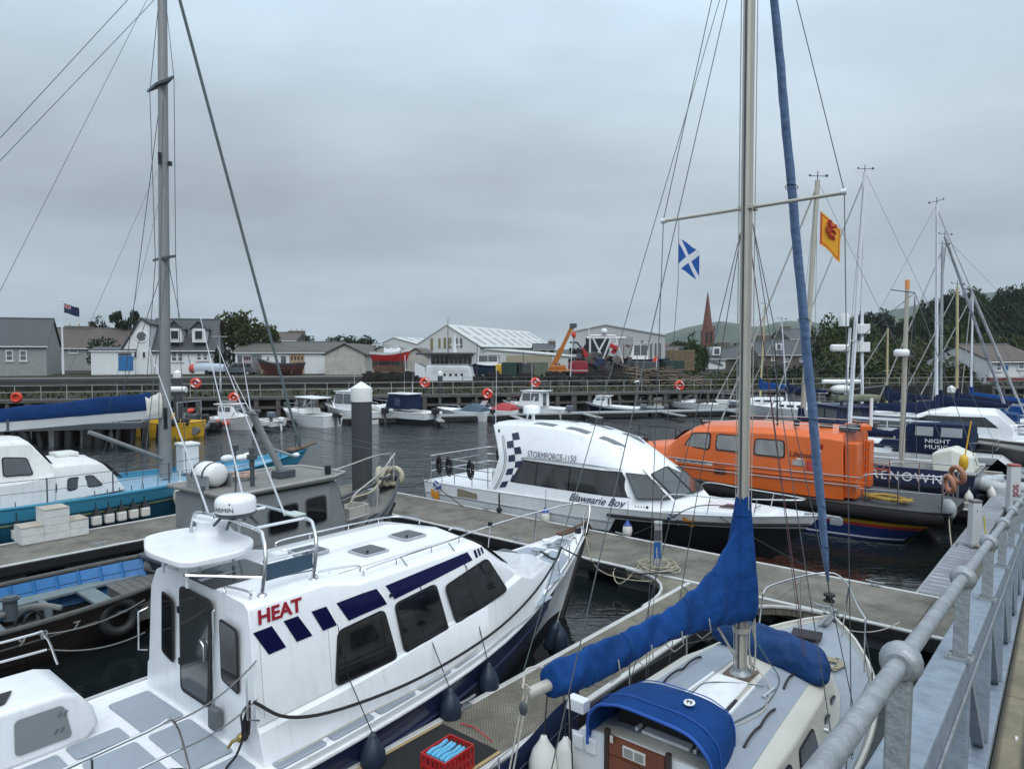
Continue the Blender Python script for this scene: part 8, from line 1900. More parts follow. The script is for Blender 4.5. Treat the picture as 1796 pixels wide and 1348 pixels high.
bld('terrace_house','long dark roofed terrace with a stone chimney behind the flagpole',60,226,640,112,eave=610,ridge=576,depth=11,wm=render_g,rm=slatebr,wins=((122,138,611,619),),chim=((127,571,4.2),),rot=20)
r_,X,Z,he,hr,w_=bld('shed','white flat roofed store with a bright blue double door',160,236,650,92,eave=614,ridge=611,depth=6,wm=render_w,rm=greydark,doors=((208,234,624,650),),over=.1,rot=18,cat='store')
MB().bb((X(208),-.07,Z(623)),(X(231),-.01,Z(619))).build('dark_opening',greydark,r_,0)
# white dormer house : gable wing + main range
r_,X,Z,he,hr,w_=bld('house','white dormer house with a tall gable and round window beside the left mast',262,376,652,95,eave=614,ridge=561,depth=9,wm=render_w,rm=slate,wins=((301,311,617,634),(312,322,617,634),(345,354,619,632),(356,365,619,632)),over=.35,rot=13)
for px in (308,350):
    x=X(px); z=Z(600); w2=.85
    q=MB().bb((x-w2,-.1,z),(x+w2,2.6,z+1.9)).build('dormer',render_w,r_,0)
    P=[V3((x-.55,-.12,z+.35)),V3((x+.55,-.12,z+.35)),V3((x+.55,-.12,z+1.65)),V3((x-.55,-.12,z+1.65))]; f=window(q,P,0,.09,.05,glass,skyl); f.parent=q
    for s_ in(-1,1): MB().prism([(x+s_*(w2+.25),-.35,z+1.75),(x,-.35,z+2.9),(x,3.2,z+2.9),(x+s_*(w2+.25),3.2,z+1.75)],(0,0,.1)).build('dormer_roof',slate,q,0)
    MB().prism([(x-w2,-.1,z+1.9),(x+w2,-.1,z+1.9),(x,-.1,z+2.8)],(0,.1,0)).build('dormer_gable',greydark,q,0)
# tall gable facing left-front
gx0=aty(214,652,94);gx1=aty(272,652,94); W_=gx1.x-gx0.x
g2=empty('gable_wing',gx0,0); g2.parent=None
bpy.data.objects.remove(g2)
p0,p1,pk=X(213),X(266),X(252)
zk=Z(560); ze=Z(622)
MB().prism([(p0,-.6,-1),(p1,-.6,-1),(p1,-.6,Z(570)),(pk,-.6,zk),(p0,-.6,ze)],(0,8,0)).build('gable_wing_wall',render_w,r_,0)
MB().prism([(p0-.4,-.9,ze-.4),(pk,-.9,zk+.05),(pk,7.6,zk+.05),(p0-.4,7.6,ze-.4)],(0,0,.2)).build('gable_wing_roof',slate,r_,0)
MB().prism([(pk,-.9,zk+.05),(p1+.2,-.9,Z(570)),(p1+.2,7.6,Z(570)),(pk,7.6,zk+.05)],(0,0,.2)).build('gable_wing_roof',slate,r_,0)
MB().lathe([(.85,0),(.85,.08),(.6,.1)],(X(252),-.6,Z(590)),18,Matrix.Rotation(rad(90),4,'X')).build('round_window_frame',skyl,r_,50)
MB().lathe([(.6,0),(.6,.11),(.01,.11)],(X(252),-.6,Z(590)),18,Matrix.Rotation(rad(90),4,'X')).build('round_pane',glass2,r_,50)
for a_ in ((237,244,616,628),(252,259,616,628)): window(r_,[V3((X(a_[0]),-.62,Z(a_[3]))),V3((X(a_[1]),-.62,Z(a_[3]))),V3((X(a_[1]),-.62,Z(a_[2]))),V3((X(a_[0]),-.62,Z(a_[2])))],0,.1,.05,glass,skyl)
MB().tube([(X(274),4.5,Z(570)),(X(274),4.5,Z(558))],.35,8).build('flue',greydark,r_,60)
# old stone chimney house and brown roof house behind trees
bld('house','small house with stone chimney glimpsed behind the olive tree',366,392,640,112,eave=590,ridge=574,depth=8,wm=render_w,rm=slate,chim=((376,566,2.2),))
bld('house','brown gable end house with a tall chimney right of the green stay',462,520,612,140,eave=597,ridge=584,depth=9,wm=stone,rm=slatebr,chim=((509,580,3.4),))
# workshops
r_,X,Z,he,hr,w_=bld('workshop','long low workshop with pink and wooden doors and corrugated roof',413,600,656,96,eave=617,ridge=601,depth=12,wm=render_w,rm=mat('brown_corrugated',(.085,.078,.07),.85,var=.25,vs=1,dirt=.3,dcol=(.14,.12,.09)),wins=((467,474,624,633),),doors=((417,425,623,637),(426,441,623,655),(442,459,622,655),(493,502,624,640),(508,534,621,655),(454,465,636,655)),door_m=[glass2,mat('pink_door',(.36,.29,.28),.8),mat('grey_door',(.16,.17,.18),.8),glass2,mat('wood_door',(.36,.25,.15),.8,var=.2),mat('cream_door',(.42,.34,.25),.8)],over=.25,cat='workshop',rot=10)
for px in (512,518,524,530,430,434,438): MB().bb((X(px)-.12,-.075,Z(631)),(X(px)+.12,-.061,Z(625))).build('door_light',glass,r_,0)
bld('workshop','old stained gable ended workshop in the middle of the row',570,640,659,93,eave=621,ridge=603,axis='y',depth=16,wm=render_old,rm=mat('brown_corrugated',(.08,.08,.07)),cat='workshop')
bld('workshop','old grey gable shed just behind the red boat',640,704,650,104,eave=622,ridge=606,axis='y',depth=14,wm=render_old,rm=MATS['brown_corrugated'],cat='workshop')
bld('workshop','pale gable shed left of the white ship superstructure',702,756,650,108,eave=628,ridge=611,axis='y',depth=14,wm=render_old,rm=MATS['brown_corrugated'],cat='workshop')
def shed(label,px0,pxr,px1,d,dep,yb,ye0,yr,ye1,wm,rm,skew,lights=0,slits=(),door=None,group=None):
    """gable end spans px0..px1 with ridge at pxr; long side runs back and to the right by skew metres"""
    a=aty(px0,yb,d);b=aty(px1,yb,d); z0=a.z; root=empty('industrial_shed',(a.x,d,z0),0,label,'shed',group)
    w_=b.x-a.x; r=aty(pxr,yr,d); A=V3((0,0,0));Bv=V3((w_,0,0)); e0=aty(px0,ye0,d).z-z0; e1=aty(px1,ye1,d).z-z0; hr=r.z-z0; rx=r.x-a.x; S_=V3((skew,dep,0))
    MB().prism([(0,0,-2),(w_,0,-2),(w_,0,e1),(rx,0,hr),(0,0,e0)],(0,.3,0)).build('gable_wall',wm,root,0)
    MB().prism([(0,.3,-2),(0,.3,e0),V3((0,.3,e0))+S_,V3((0,.3,-2))+S_],(.3,0,0)).build('side_wall',wm,root,0)
    MB().prism([(w_,.3,-2),(w_,.3,e1),V3((w_,.3,e1))+S_,V3((w_,.3,-2))+S_],(-.3,0,0)).build('side_wall',wm,root,0)
    for q,(xe,ee) in enumerate(((-.3,e0-.1),(w_+.3,e1-.1))):
        MB().prism([V3((xe,-.2,ee)),V3((rx,-.2,hr)),V3((rx,-.2,hr))+S_,V3((xe,-.2,ee))+S_],(0,0,.18)).build('roof',rm,root,0)
    for k in range(lights):
        u=(k+.6)/(lights+.3); 
        for v0,v1 in ((.10,.45),(.55,.9)):
            for (xe,ee) in ((w_+.3,e1-.1),(-.3,e0-.1)):
                L0=V3((rx+(xe-rx)*v0,-.2,hr+(ee-hr)*v0+.19))+S_*u; L1=V3((rx+(xe-rx)*v1,-.2,hr+(ee-hr)*v1+.19))+S_*u; w2=S_*(.28/(lights+.3))
                MB().prism([L0,L1,L1+w2,L0+w2],(0,0,.05)).build('rooflight',mat('grey_rooflight',(.27,.285,.28),.4),root,0)
    def X(px): return aty(px,yb,d).x-a.x
    def Z(py): return aty(px0,py,d).z-z0
    for (x0,x1,y0,y1,mm) in slits: MB().bb((X(x0),-.04,Z(y1)),(X(x1),-.005,Z(y0))).build('window_strip',mm,root,0)
    n=8
    for k in range(n):
        if lights: p=V3((w_+.02,.3,e1-3.2))+S_*((k+.4)/n); q=p+S_*(.5/n); MB().prism([p,q,q+V3((0,0,2.4)),p+V3((0,0,2.4))],(.06,0,0)).build('side_window',mat('olive_window',(.17,.16,.12),.5),root,0)
    return root,X,Z
ow=mat('olive_glass',(.20,.18,.09),.4,var=.2); dw=mat('dark_slit',(.10,.11,.11),.4)
shed('big pale boat shed with tall olive slit windows and ribbed rooflights',733,783,842,135,46,650,604,570,608,shedw,mat('white_sheet_roof',(.50,.515,.50),.5,var=.05),17,9,[(755,760,593,615,ow),(769,773,593,611,ow),(778,783,592,611,ow),(787,792,592,611,ow),(799,803,593,611,dw),(807,811,593,610,dw)])
shed('distant low pale shed roof left of the big boat shed',672,690,740,170,30,640,601,592,606,shedw,MATS['white_sheet_roof'],10,5)
shed('grey clad shed with huge dark doorway behind the fishing boats',1010,1062,1166,118,30,655,580,570,588,shedg,shedg,2,0,[(1027,1068,592,650,black),(1084,1110,590,650,mat('sliding_door_grey',(.30,.31,.31),.6)),(1124,1127,597,640,dw),(1132,1135,602,640,dw),(1140,1143,602,640,dw),(1148,1151,602,640,dw),(1156,1159,602,640,dw)])
r_,X,Z=shed('long tan walled shed with pale roof behind the digger',850,852,1000,112,18,650,616,613,625,shedw,MATS['white_sheet_roof'],4,0,[(895,903,627,640,dw),(912,918,629,640,dw),(931,937,629,640,tan),(950,955,630,640,dw)])
MB().bb((X(888),-.06,-1),(X(968),-.01,Z(623))).build('tan_wall',tanwall,r_,0)
bld('house','dark slated stone house seen behind the crane jib',936,972,625,150,eave=612,ridge=604,depth=9,wm=stone,rm=slate,chim=((970,598,1.6),),wins=((942,947,613,618),(958,963,613,618)))
# right: cottage, church, terraces
r_,X,Z,he,hr,w_=bld('cottage','white two storey cottage with slate roof and two white rooflights',1204,1272,658,128,eave=629,ridge=610,depth=9,wm=render_w,rm=slate,wins=((1226,1231,636,645),(1259,1264,630,639)),over=.3)
for px in (1221,1258):
    z=Z(616); x=X(px); MB().box((x,1.2,(he+hr)/2+.4),(1.5,1.6,1.6)).build('dormer',skyl,r_,0); MB().box((x,.38,(he+hr)/2+.35),(.9,.06,1.0)).build('dormer_pane',glass2,r_,0)
MB().prism([(X(1232),-2,-1),(X(1262),-2,-1),(X(1262),-2,Z(640)),(X(1232),-2,Z(632))],(0,2,0)).build('lean_to',render_w,r_,0)
MB().prism([(X(1231),-2.2,Z(631)),(X(1263),-2.2,Z(641)),(X(1263),.2,Z(637)),(X(1231),.2,Z(628))],(0,0,.12)).build('lean_to_roof',slate,r_,0)
bld('terrace_house','brown roofed terrace behind the stacked pallets',1166,1210,650,150,eave=622,ridge=609,depth=9,wm=stone,rm=slatebr)
bld('stone_house','dark stone house between cottage and near mast',1272,1330,655,140,eave=628,ridge=609,depth=10,wm=stone,rm=slate,wins=((1300,1306,634,641),(1316,1322,634,641)),chim=((1282,600,2.5),))
r_,X,Z,he,hr,w_=bld('stone_house','long stone terrace with slate roof and white rooflights behind the beige mast',1330,1452,658,128,eave=622,ridge=598,depth=11,wm=stone,rm=slate,wins=((1352,1358,625,632),(1376,1382,627,634),(1402,1408,627,634),(1438,1444,627,634)),chim=((1356,588,2.4),(1448,590,2.4)))
for px,py in ((1363,608),(1428,608)): p=aty(px,py,130.5); MB().box((p.x-r_.location.x,2.2,p.z-r_.location.z),(1.1,1.2,1.3)).build('dormer',skyl,r_,0); MB().box((p.x-r_.location.x,1.58,p.z-r_.location.z),(.6,.05,.8)).build('dormer_pane',glass2,r_,0)
bld('stone_house','hip roofed dark house with chimneys behind the furled blue sail',1385,1500,640,165,eave=594,ridge=578,depth=14,wm=stone,rm=slate,chim=((1396,572,2.4),(1436,571,3.0)))
bld('stone_house','low stone house with rooflight left of the leaning white post',1452,1492,655,125,eave=620,ridge=600,depth=9,wm=stone,rm=slate,chim=((1470,590,2.0),))
r_,X,Z,he,hr,w_=bld('boathouse','white two storey lifeboat house with brown hipped roof at the far right',1735,1830,700,78,eave=633,ridge=606,depth=12,wm=render_w,rm=slatebr,wins=((1785,1796,634,647),(1746,1756,636,650)),cat='boathouse')
MB().bb((-.4,-.5,Z(668)),(w_,-.01,Z(662))).build('red_band',mat('maroon_band',(.16,.04,.04),.6),r_,0); MB().bb((X(1760),-.05,Z(649)),(X(1768),-.01,Z(641))).build('sign',blueint,r_,0)
MB().prism([(-6,-3,-2),(w_,-3,-2),(w_,-3,Z(706)),(-6,-3,Z(706))],(0,2.8,0)).build('plinth',quaywood,r_,0)
# church
ch=empty('church',aty(1240,640,230),0,'red sandstone church spire rising before the hills','church'); b0=ch.location; H1=aty(1240,563,230).z-b0.z; H2=aty(1240,512,230).z-b0.z; rr0=1.75
MB().bb((-rr0,-rr0,-2),(rr0,rr0,H1*.78)).build('tower',sandst,ch,0)
MB().lathe([(rr0*1.12,H1*.78),(rr0*.98,H1*.80),(.1,H2)],n=8,M=rot_z(rad(22.5))).build('spire',sandst,ch,20)
for x in (-rr0,rr0): MB().prism([(x-.2,-rr0,H1*.78),(x+.2,-rr0,H1*.78),(x+.2,-rr0+.4,H1*.78),(x-.2,-rr0+.4,H1*.78)],(0,0,1.6)).build('pinnacle',sandst,ch,0)
for x in (-.7,.7): MB().bb((x-.35,-rr0-.06,H1*.50),(x+.35,-rr0-.01,H1*.74)).build('belfry_louvre',black,ch,0)
MB().bb((-.5,-rr0-.06,H1*.8),(.5,-rr0-.02,H1*.8+.1)).build('string_course',stone,ch,0)
MB().prism([(-17,0,-2),(-rr0-.02,0,-2),(-rr0-.02,0,H1*.34),(-10,0,H1*.50),(-17,0,H1*.34)],(0,12,0)).build('nave',sandst,ch,0)
# walls, sheds, greenery on right bank
tag(MB().prism([aty(1228,672,100),aty(1302,672,100),aty(1302,655,100),aty(1228,655,100)],(0,.4,0)).build('garden_wall',stone,None,0),'rubble garden wall below the white cottage',cat='wall')
tag(MB().prism([aty(1470,700,66),aty(1740,700,70),aty(1740,676,70),aty(1470,676,66)],(0,.6,0)).build('harbour_wall',mat('dark_wet_wall',(.045,.044,.042)),None,0),'dark harbour wall behind the right hand masts',cat='wall')
# ---------------- vehicles and boatyard things ----------------
def car(px,py,d,hd,m,label,L=4.4,Hh=1.75):
    p=aty(px,py,d); r=boatroot('parked_car',p.x,p.y,hd,label,'car',p.z); k=Hh/1.75
    prof=[(-2.15,.35),(-2.2,.95),(-2.1,1.05),(-1.95,1.62),(-1.7,1.73),(.35,1.72),(.6,1.66),(1.15,1.12),(2.0,.98),(2.2,.80),(2.22,.35)]
    MB().prism([(x*L/4.4,-.88,z*k) for x,z in prof],(0,1.76,0)).build('body',m,r,30,.06)
    for sd in(-1,1):
        for a_,b_ in ((-1.8,-1.15),(-1.08,-.2),(-.12,.72)):
            MB().plate([(a_*L/4.4,sd*.885,1.10*k),(b_*L/4.4+.14*(b_>.5),sd*.885,1.10*k),(b_*L/4.4-.22*(b_>.5),sd*.885,1.56*k),(a_*L/4.4,sd*.885,1.56*k)],.01*sd).build('window',glass,r,0)
        for x in (-1.35,1.4):
            M=Matrix.Rotation(rad(90),4,'X'); w3=MB().lathe([(.30,-.12),(.36,-.1),(.36,.1),(.30,.12)],(x*L/4.4,sd*.84,.36),16,M).build('wheel',rubber,r,50); MB().lathe([(.2,-.13),(.2,.13)],(x*L/4.4,sd*.84,.36),12,M).build('hub',alu,w3,50)
    MB().box((2.2*L/4.4,.6,.82),(.08,.35,.16)).build('headlight',skyl,r,0); MB().box((2.2*L/4.4,-.6,.82),(.08,.35,.16)).build('headlight',skyl,r,0)
    return r
car(421,658,95,180,mat('grey_car_paint',(.12,.135,.15),.3,metal=.4,var=.03,coat=.4),'grey estate car parked before the workshops')
o=boatroot('covered_trailer_boat',*aty(364,655,93).xy,180,'pale covered trailer boat with a red front beside the grey car','trailer boat',2.65); MB().loft([[V3((x,-.7*k,.4)),V3((x,-.8*k,.9)),V3((x,-.4*k,1.0+.5*k)),V3((x,.4*k,1.0+.5*k)),V3((x,.8*k,.9)),V3((x,.7*k,.4))] for x,k in ((-2.3,.6),(-1.5,.9),(.5,.9),(1.7,.5))]).build('cover',mat('pale_blue_cover',(.38,.43,.50),.7,var=.1),o,60); MB().ball((2.0,0,.75),.62,10,(.7,1,1)).build('orange_cover',redbuoy,o,60); MB().lathe([(.3,-.7),(.3,.7)],(-.2,0,.3),12,Matrix.Rotation(rad(90),4,'X')).build('wheel',rubber,o,50)
def hardboat(px,py,d,hd,L,label,hm,tm,cab=None,zup=1.2,wheel=True,bm=None):
    p=aty(px,py,d); r=boatroot('laid_up_boat',p.x,p.y,hd,label,'boat',p.z+zup)
    h=Hull(-L/2,L,[(0,1.1),(.5,1.0),(1,1.6)],[(0,L*.11),(.35,L*.16),(.65,L*.14),(.9,L*.05),(1,.02)],[(0,L*.05),(.35,L*.11),(.7,L*.07),(1,.01)],(.05,.88),.8,-.9); h.bottom('hull_bottom',bm or hm,r); h.band('hull_side',hm,r,0,.75); h.band('topside',tm,r,.75,1,off=.02); h.deck('deck',cream,r,.1,.05)
    if cab: wheelh(r,cab[0],cab[1],L*.10,1.0,cab[2],cab[3] if len(cab)>3 else white,True,.4)
    for x in (-L*.3,0,L*.3):
        for s_ in(-1,1): MB().tube([(x,s_*L*.13,.2),(x,s_*L*.17,-zup)],.07,5).build('prop',rust,r,60)
    return r,h
hardboat(492,655,90,176,6.2,'old clinker boat with red and dark strakes laid up before the workshops',mat('maroon_hull',(.09,.03,.03),.7,var=.3),greydark,None,.35)
hb2,_=hardboat(686,652,84,5,4.9,'small red hulled sailing boat propped up beside the white ship',red,white,(-.8,1.3,1.7),1.3,bm=greydark); MB().bb((-2.0,-.8,-1.3),(1.4,.8,-.5)).build('cradle',rust,hb2,0)
hardboat(862,662,92,172,9,'blue hulled boat under cover behind the white ship',mat('mid_blue_hull',(.04,.08,.15),.5),navycanvas,(-1,2,2.4),.6)
hardboat(1112,655,88,178,8.5,'small navy fishing boat with white wheelhouse propped in the boatyard',navy,navy,(-1.6,.6,2.9),.8,bm=black)
# white ship superstructure
sh=empty('white_ship',aty(788,700,74),0,'large white ship superstructure with wraparound bridge windows standing behind the quay','ship')
def SX(px): return aty(px,660,74).x-sh.location.x
def SZ(py): return aty(788,py,74).z-sh.location.z
MB().prism([(SX(742),0,SZ(672)),(SX(830),0,SZ(672)),(SX(824),0,SZ(642)),(SX(748),0,SZ(640))],(0,5,0)).build('deckhouse',ferryw,sh,0,.15)
br_=MB().prism([(SX(752),.3,SZ(640)),(SX(828),.3,SZ(640)),(SX(828),.3,SZ(622)),(SX(750),.3,SZ(622))],(0,4.4,0)).build('bridge',ferryw,sh,0,.1)
for k in range(9):
    x0=SX(756+k*8); MB().bb((x0,.20,SZ(638)),(x0+.42,.295,SZ(624))).build('bridge_window',glass,br_,0)
MB().prism([(SX(728),-.4,SZ(622)),(SX(832),-.4,SZ(622)),(SX(830),-.4,SZ(618)),(SX(732),-.4,SZ(618))],(0,6,0)).build('bridge_roof',greydark,sh,0,.05)
MB().prism([(SX(728),-.2,SZ(660)),(SX(746),-.2,SZ(664)),(SX(746),-.2,SZ(645)),(SX(728),-.2,SZ(636))],(0,4,0)).build('side_block',ferryw,sh,0)
MB().tube([(SX(795),2,SZ(618)),(SX(795),2,SZ(600)),(SX(795),2,SZ(585))],[.3,.15,.05],6).build('mast',ferryw,sh,60); MB().tube([(SX(783),2,SZ(618)),(SX(783),2,SZ(556))],[.06,.03],5).build('pole',wire,sh,60); MB().tube([(SX(786),2,SZ(604)),(SX(806),2,SZ(604))],.06,5).build('radar_bar',ferryw,sh,60)
for k in range(5): MB().lathe([(.14,0),(.14,.05)],(SX(770+10*k),-.0,SZ(657)),10,Matrix.Rotation(rad(90),4,'X')).build('porthole',black,sh,50)
for z in (641,648): MB().tube([(SX(758),-.3,SZ(z)),(SX(822),-.3,SZ(z))],.04,5).build('rail',ferryw,sh,60)
MB().prism([(SX(715),-.5,-1),(SX(880),-.5,-1),(SX(880),-.5,SZ(668)),(SX(715),-.5,SZ(668))],(0,5.5,0)).build('hull',black,sh,0)
# fishing trawler with gantry
tl=empty('fishing_trawler',aty(1040,690,86),0,'big dark fishing trawler with white gantry frame and red stern on the slip','trawler')
def TX(px): return aty(px,660,86).x-tl.location.x
def TZ(py): return aty(1040,py,86).z-tl.location.z
MB().prism([(TX(1002),0,TZ(688)),(TX(1108),0,TZ(688)),(TX(1112),0,TZ(640)),(TX(1060),0,TZ(632)),(TX(1006),0,TZ(630))],(0,5,0)).build('hull',mat('dark_brown_hull',(.028,.024,.022),.7,var=.4,dirt=.4,dcol=(.08,.04,.03)),tl,0,.3)
MB().prism([(TX(999),-.3,TZ(655)),(TX(1031),-.3,TZ(655)),(TX(1031),-.3,TZ(636)),(TX(1024),-.3,TZ(632)),(TX(1003),-.3,TZ(633)),(TX(999),-.3,TZ(640))],(0,3,0)).build('red_stern',mat('dull_crimson',(.26,.02,.035),.5,var=.2),tl,0,.1); MB().bb((TX(1000),-.36,TZ(650)),(TX(1031),-.31,TZ(649))).build('white_line',whitevinyl,tl,0)
MB().bb((TX(1025),.5,TZ(642)),(TX(1050),4,TZ(618))).build('wheelhouse',stone,tl,0,.1)
for a_,b_ in (((1036,588),(1080,588)),((1036,588),(1036,640)),((1080,588),(1096,640)),((1040,590),(1062,635)),((1066,590),(1044,630)),((1074,590),(1056,640)),((1084,600),(1058,640)),((1030,592),(1100,592))): MB().tube([(TX(a_[0]),1,TZ(a_[1])),(TX(b_[0]),1,TZ(b_[1]))],.12,5).build('gantry_bar',ferryw,tl,60)
MB().tube([(TX(1034),1,TZ(590)),(TX(1034),1,TZ(570))],.06,5).build('mast',ferryw,tl,60); MB().ball((TX(1061),1,TZ(581)),.42,10).build('dome',ferryw,tl,60)
MB().tube([(TX(1000),1,TZ(600)),(TX(1013),1,TZ(600)),(TX(1024),1,TZ(614)),(TX(1024),1,TZ(635))],.14,5).build('deck_crane',greydark,tl,60)
rr=random.Random(12)
for k in range(46): x=rr.uniform(1004,1108); y=rr.uniform(606,650); MB().box((TX(x),rr.uniform(-.4,2),TZ(y)),(rr.uniform(.3,1.3),.5,rr.uniform(.2,.9)),Matrix.Rotation(rr.random(),4,'Y')).build('deck_gear',[rust,greydark,rubber,stone,navy,greydark,red][k%7],tl,0,.04)
# crane
cn=empty('mobile_crane',aty(985,662,82),0,'orange yellow mobile crane with raised telescopic jib and red hook','crane')
def CX_(px): return aty(px,640,82).x-cn.location.x
def CZ(py): return aty(985,py,82).z-cn.location.z
MB().bb((CX_(960),-1.1,CZ(657)),(CX_(1002),1.1,CZ(648))).build('chassis',craney,cn,0,.1); MB().prism([(CX_(962),-.9,CZ(648)),(CX_(994),-.9,CZ(648)),(CX_(990),-.9,CZ(639)),(CX_(966),-.9,CZ(641))],(0,1.8,0)).build('body',craney,cn,0,.1)
for x in (964,975,988,998): MB().lathe([(.55,-1.15),(.55,1.15)],(CX_(x),0,CZ(658)),14,Matrix.Rotation(rad(90),4,'X')).build('wheel',rubber,cn,50)
MB().tube([(CX_(970),0,CZ(643)),(CX_(985),0,CZ(611))],.42,4,True,True).build('jib_base',craney,cn,0); MB().tube([(CX_(984),0,CZ(613)),(CX_(1004),0,CZ(571))],.30,4,True,True).build('jib',craney,cn,0); MB().box((CX_(1005),0,CZ(571)),(.8,.6,.5)).build('jib_head',greydark,cn,0)
MB().tube([(CX_(1006),0,CZ(572)),(CX_(1006),0,CZ(583))],.03,4).build('cable',wire,cn,0); MB().ball((CX_(1006),0,CZ(587)),.28,8,(1,1,1.5)).build('hook',redbuoy,cn,60); MB().tube([(CX_(973),.3,CZ(640)),(CX_(981),.3,CZ(616))],.12,6).build('ram',ss,cn,60); MB().bb((CX_(974),-.8,CZ(648)),(CX_(982),.1,CZ(636))).build('cab',glass2,cn,0,.08)
# digger, red boom, containers, debris
dgk=empty('digger',aty(890,662,84),0,'yellow lattice arm digger beside the tan shed','digger'); 
for a_,b_ in (((-.9,0),(-.4,1.9)),((-.4,1.9),(1.4,.2)),((-.9,1.0),(.6,.6)),((-.4,1.4),(.9,-.1))): MB().tube([(a_[0],0,a_[1]),(b_[0],0,b_[1])],.16,4,True,True).build('arm',yellow,dgk,0)
MB().box((-.9,0,.9),(1.0,1.2,1.4)).build('body',yellow,dgk,0,.1); MB().box((-.6,0,.1),(2.0,1.4,.5)).build('track',rubber,dgk,0,.1)
rb2=empty('lifting_arm',aty(1146,655,84),0,'red hydraulic arm beside the small navy fishing boat','crane'); MB().tube([(-.7,0,0),(.4,0,2.0)],.3,4,True,True).build('arm',redbuoy,rb2,0); MB().box((-.7,0,.1),(1.0,.8,.6)).build('base',red,rb2,0,.05)
for k,(px,py,d,w2,h2,m,lb_) in enumerate(((1134,652,82,3.0,1.2,greydark,'dark open skip in the boatyard'),(898,660,80,2.4,1.6,mat('green_box',(.02,.05,.042),.8,var=.3),'dark green container below the tan shed'),(921,660,80,2.0,1.5,greydark,'dark container beside the green one'),(943,662,80,2.4,1.8,mat('olive_grey_box',(.12,.14,.10),.7,var=.2,vs=3),'grey green corrugated container below the crane'),(1196,650,88,3.2,2.6,mat('tan_crate',(.16,.115,.07),.9,var=.3,vs=2),'tan timber crate stack at the end of the yard'),(1184,668,82,2.2,2.4,mat('green_box',(.04,.1,.08)),'faded green hut door panel at the yard corner'))):
    p=aty(px,py,d); r=empty('container',p,0,lb_,'container','containers and stacks in the boatyard'); MB().bb((-w2/2,0,0),(w2/2,2,h2)).build('body',m,r,0,.04)
    for q in range(7): MB().bb((-w2/2+q*w2/7+.04,-.05,.05),(-w2/2+q*w2/7+.16,-.002,h2-.05)).build('rib',m,r,0)
rr=random.Random(9); mb=MB()
for k in range(420):
    px=rr.uniform(1110,1235); d=rr.uniform(70,80); z=1.9+rr.random()**2*(2.0 if px<1190 else 1.0); x=(px-898)/1230*d; l=rr.uniform(.5,2.2); a_=rr.uniform(-.5,.5); q=rr.uniform(-.25,.25)
    mb.tube([(x-l/2,d,z),(x+l/2*math.cos(a_),d+l*math.sin(a_)/2,z+l*q)],rr.uniform(.04,.10),4)
tag(mb.build('timber_pile',mat('driftwood_timber',(.11,.085,.06),.9,var=.5,vs=.6),None,0),'great heap of loose timber and branches behind the quay','timber',kind='stuff')
mb=MB()
for k in range(620):
    px=rr.choice((rr.uniform(640,738),rr.uniform(834,1180))); d=rr.uniform(71,82); x=(px-898)/1230*d; z=2.0; mb.box((x,d,z+rr.random()*1.1),(rr.uniform(.1,1.0),.3,rr.uniform(.1,.9)),rot_z(rr.random()*3))
tag(mb.build('yard_clutter',mat('clutter_dark',(.028,.027,.026),.95,var=.7,vs=.4,spec=.15),None,0),'low dark clutter of gear along the boatyard edge','clutter',kind='stuff')
# fence in front of the boatyard on the right
# ---------------- trees ----------------
for k,(px,py,d,h,wd,kind,mi,lb_) in enumerate(((178,618,125,6.3,3.4,'round',3,'dark shrubby tree left of the tall pine'),(222,618,122,7.8,3.6,'pine',0,'spreading dark pine above the white dormer house'),(190,640,100,5.2,3.6,'bush',0,'dark bush behind the white store'),(410,628,104,7.2,4.8,'round',2,'large olive green tree left of the workshops'),(440,628,102,6.6,5.0,'round',2,'olive green tree at the start of the workshop roof'),(392,640,98,4.0,2.5,'bush',3,'dark bush beside the dormer house'),(547,612,150,4.2,6.0,'bush',0,'low dark tree crown above the workshop roof, left one'),(617,612,150,4.6,6.0,'bush',0,'low dark tree crown above the workshop roof, right one'),(1215,668,112,7.5,3.2,'round',1,'green tree between the timber heap and the cottage'),(1198,664,98,5.4,2.8,'bush',1,'green bush at the corner of the boatyard'),(1205,622,170,4.5,7,'bush',0,'dark tree mass below the hills left of the church'),(1262,622,200,5,9,'bush',0,'dark trees at the foot of the church'),(1450,665,112,10.0,5,'round',1,'green tree beside the radar bar boat'),(1475,650,115,9.5,5,'round',1,'green tree behind the leaning white post'))):
    p=aty(px,py,d); tree((p.x,p.y,p.z-.2),h,wd,kind,k+1,mi,lb_)
bumps('hedge',0,1,0,1,0,0,lf[0],None,1,n=1) if False else None
rr=random.Random(21); k=0
wood=[]
prof=[(1440,572),(1480,556),(1510,545),(1535,541),(1560,562),(1590,548),(1612,535),(1640,522),(1665,510),(1700,503),(1740,500),(1780,504),(1820,498),(1880,492)]
pos=['leftmost','second from left','third from left','fourth from left','fifth from left','sixth from left','seventh from left','eighth from left','ninth from left','tenth from left','eleventh from left','twelfth from left','thirteenth from left','fourteenth from left']
for row,(d,off,lbr) in enumerate(((185,0,'top row'),(160,26,'upper middle row'),(138,52,'lower middle row'),(118,78,'bottom row'))):
    n=13
    for i in range(n):
        px=1475+ (i+.5*(row%2))*31+rr.uniform(-6,6); yt=interp(prof,px)+off+rr.uniform(-5,5)
        if px<1500 and row<2: continue
        h=rr.uniform(8,11); top=aty(px,yt,d); wd=rr.uniform(4.2,5.6)
        mi=rr.choice((0,0,1,0,3)); t=tree((top.x,d+rr.uniform(-3,3),top.z-h),h,wd,'round',k+20,mi,'dense tree on the wooded slope at right, %s, %s'%(lbr,pos[min(13,i)]),'trees on the wooded slope'); k+=1
bank=MB(); g=[]; 
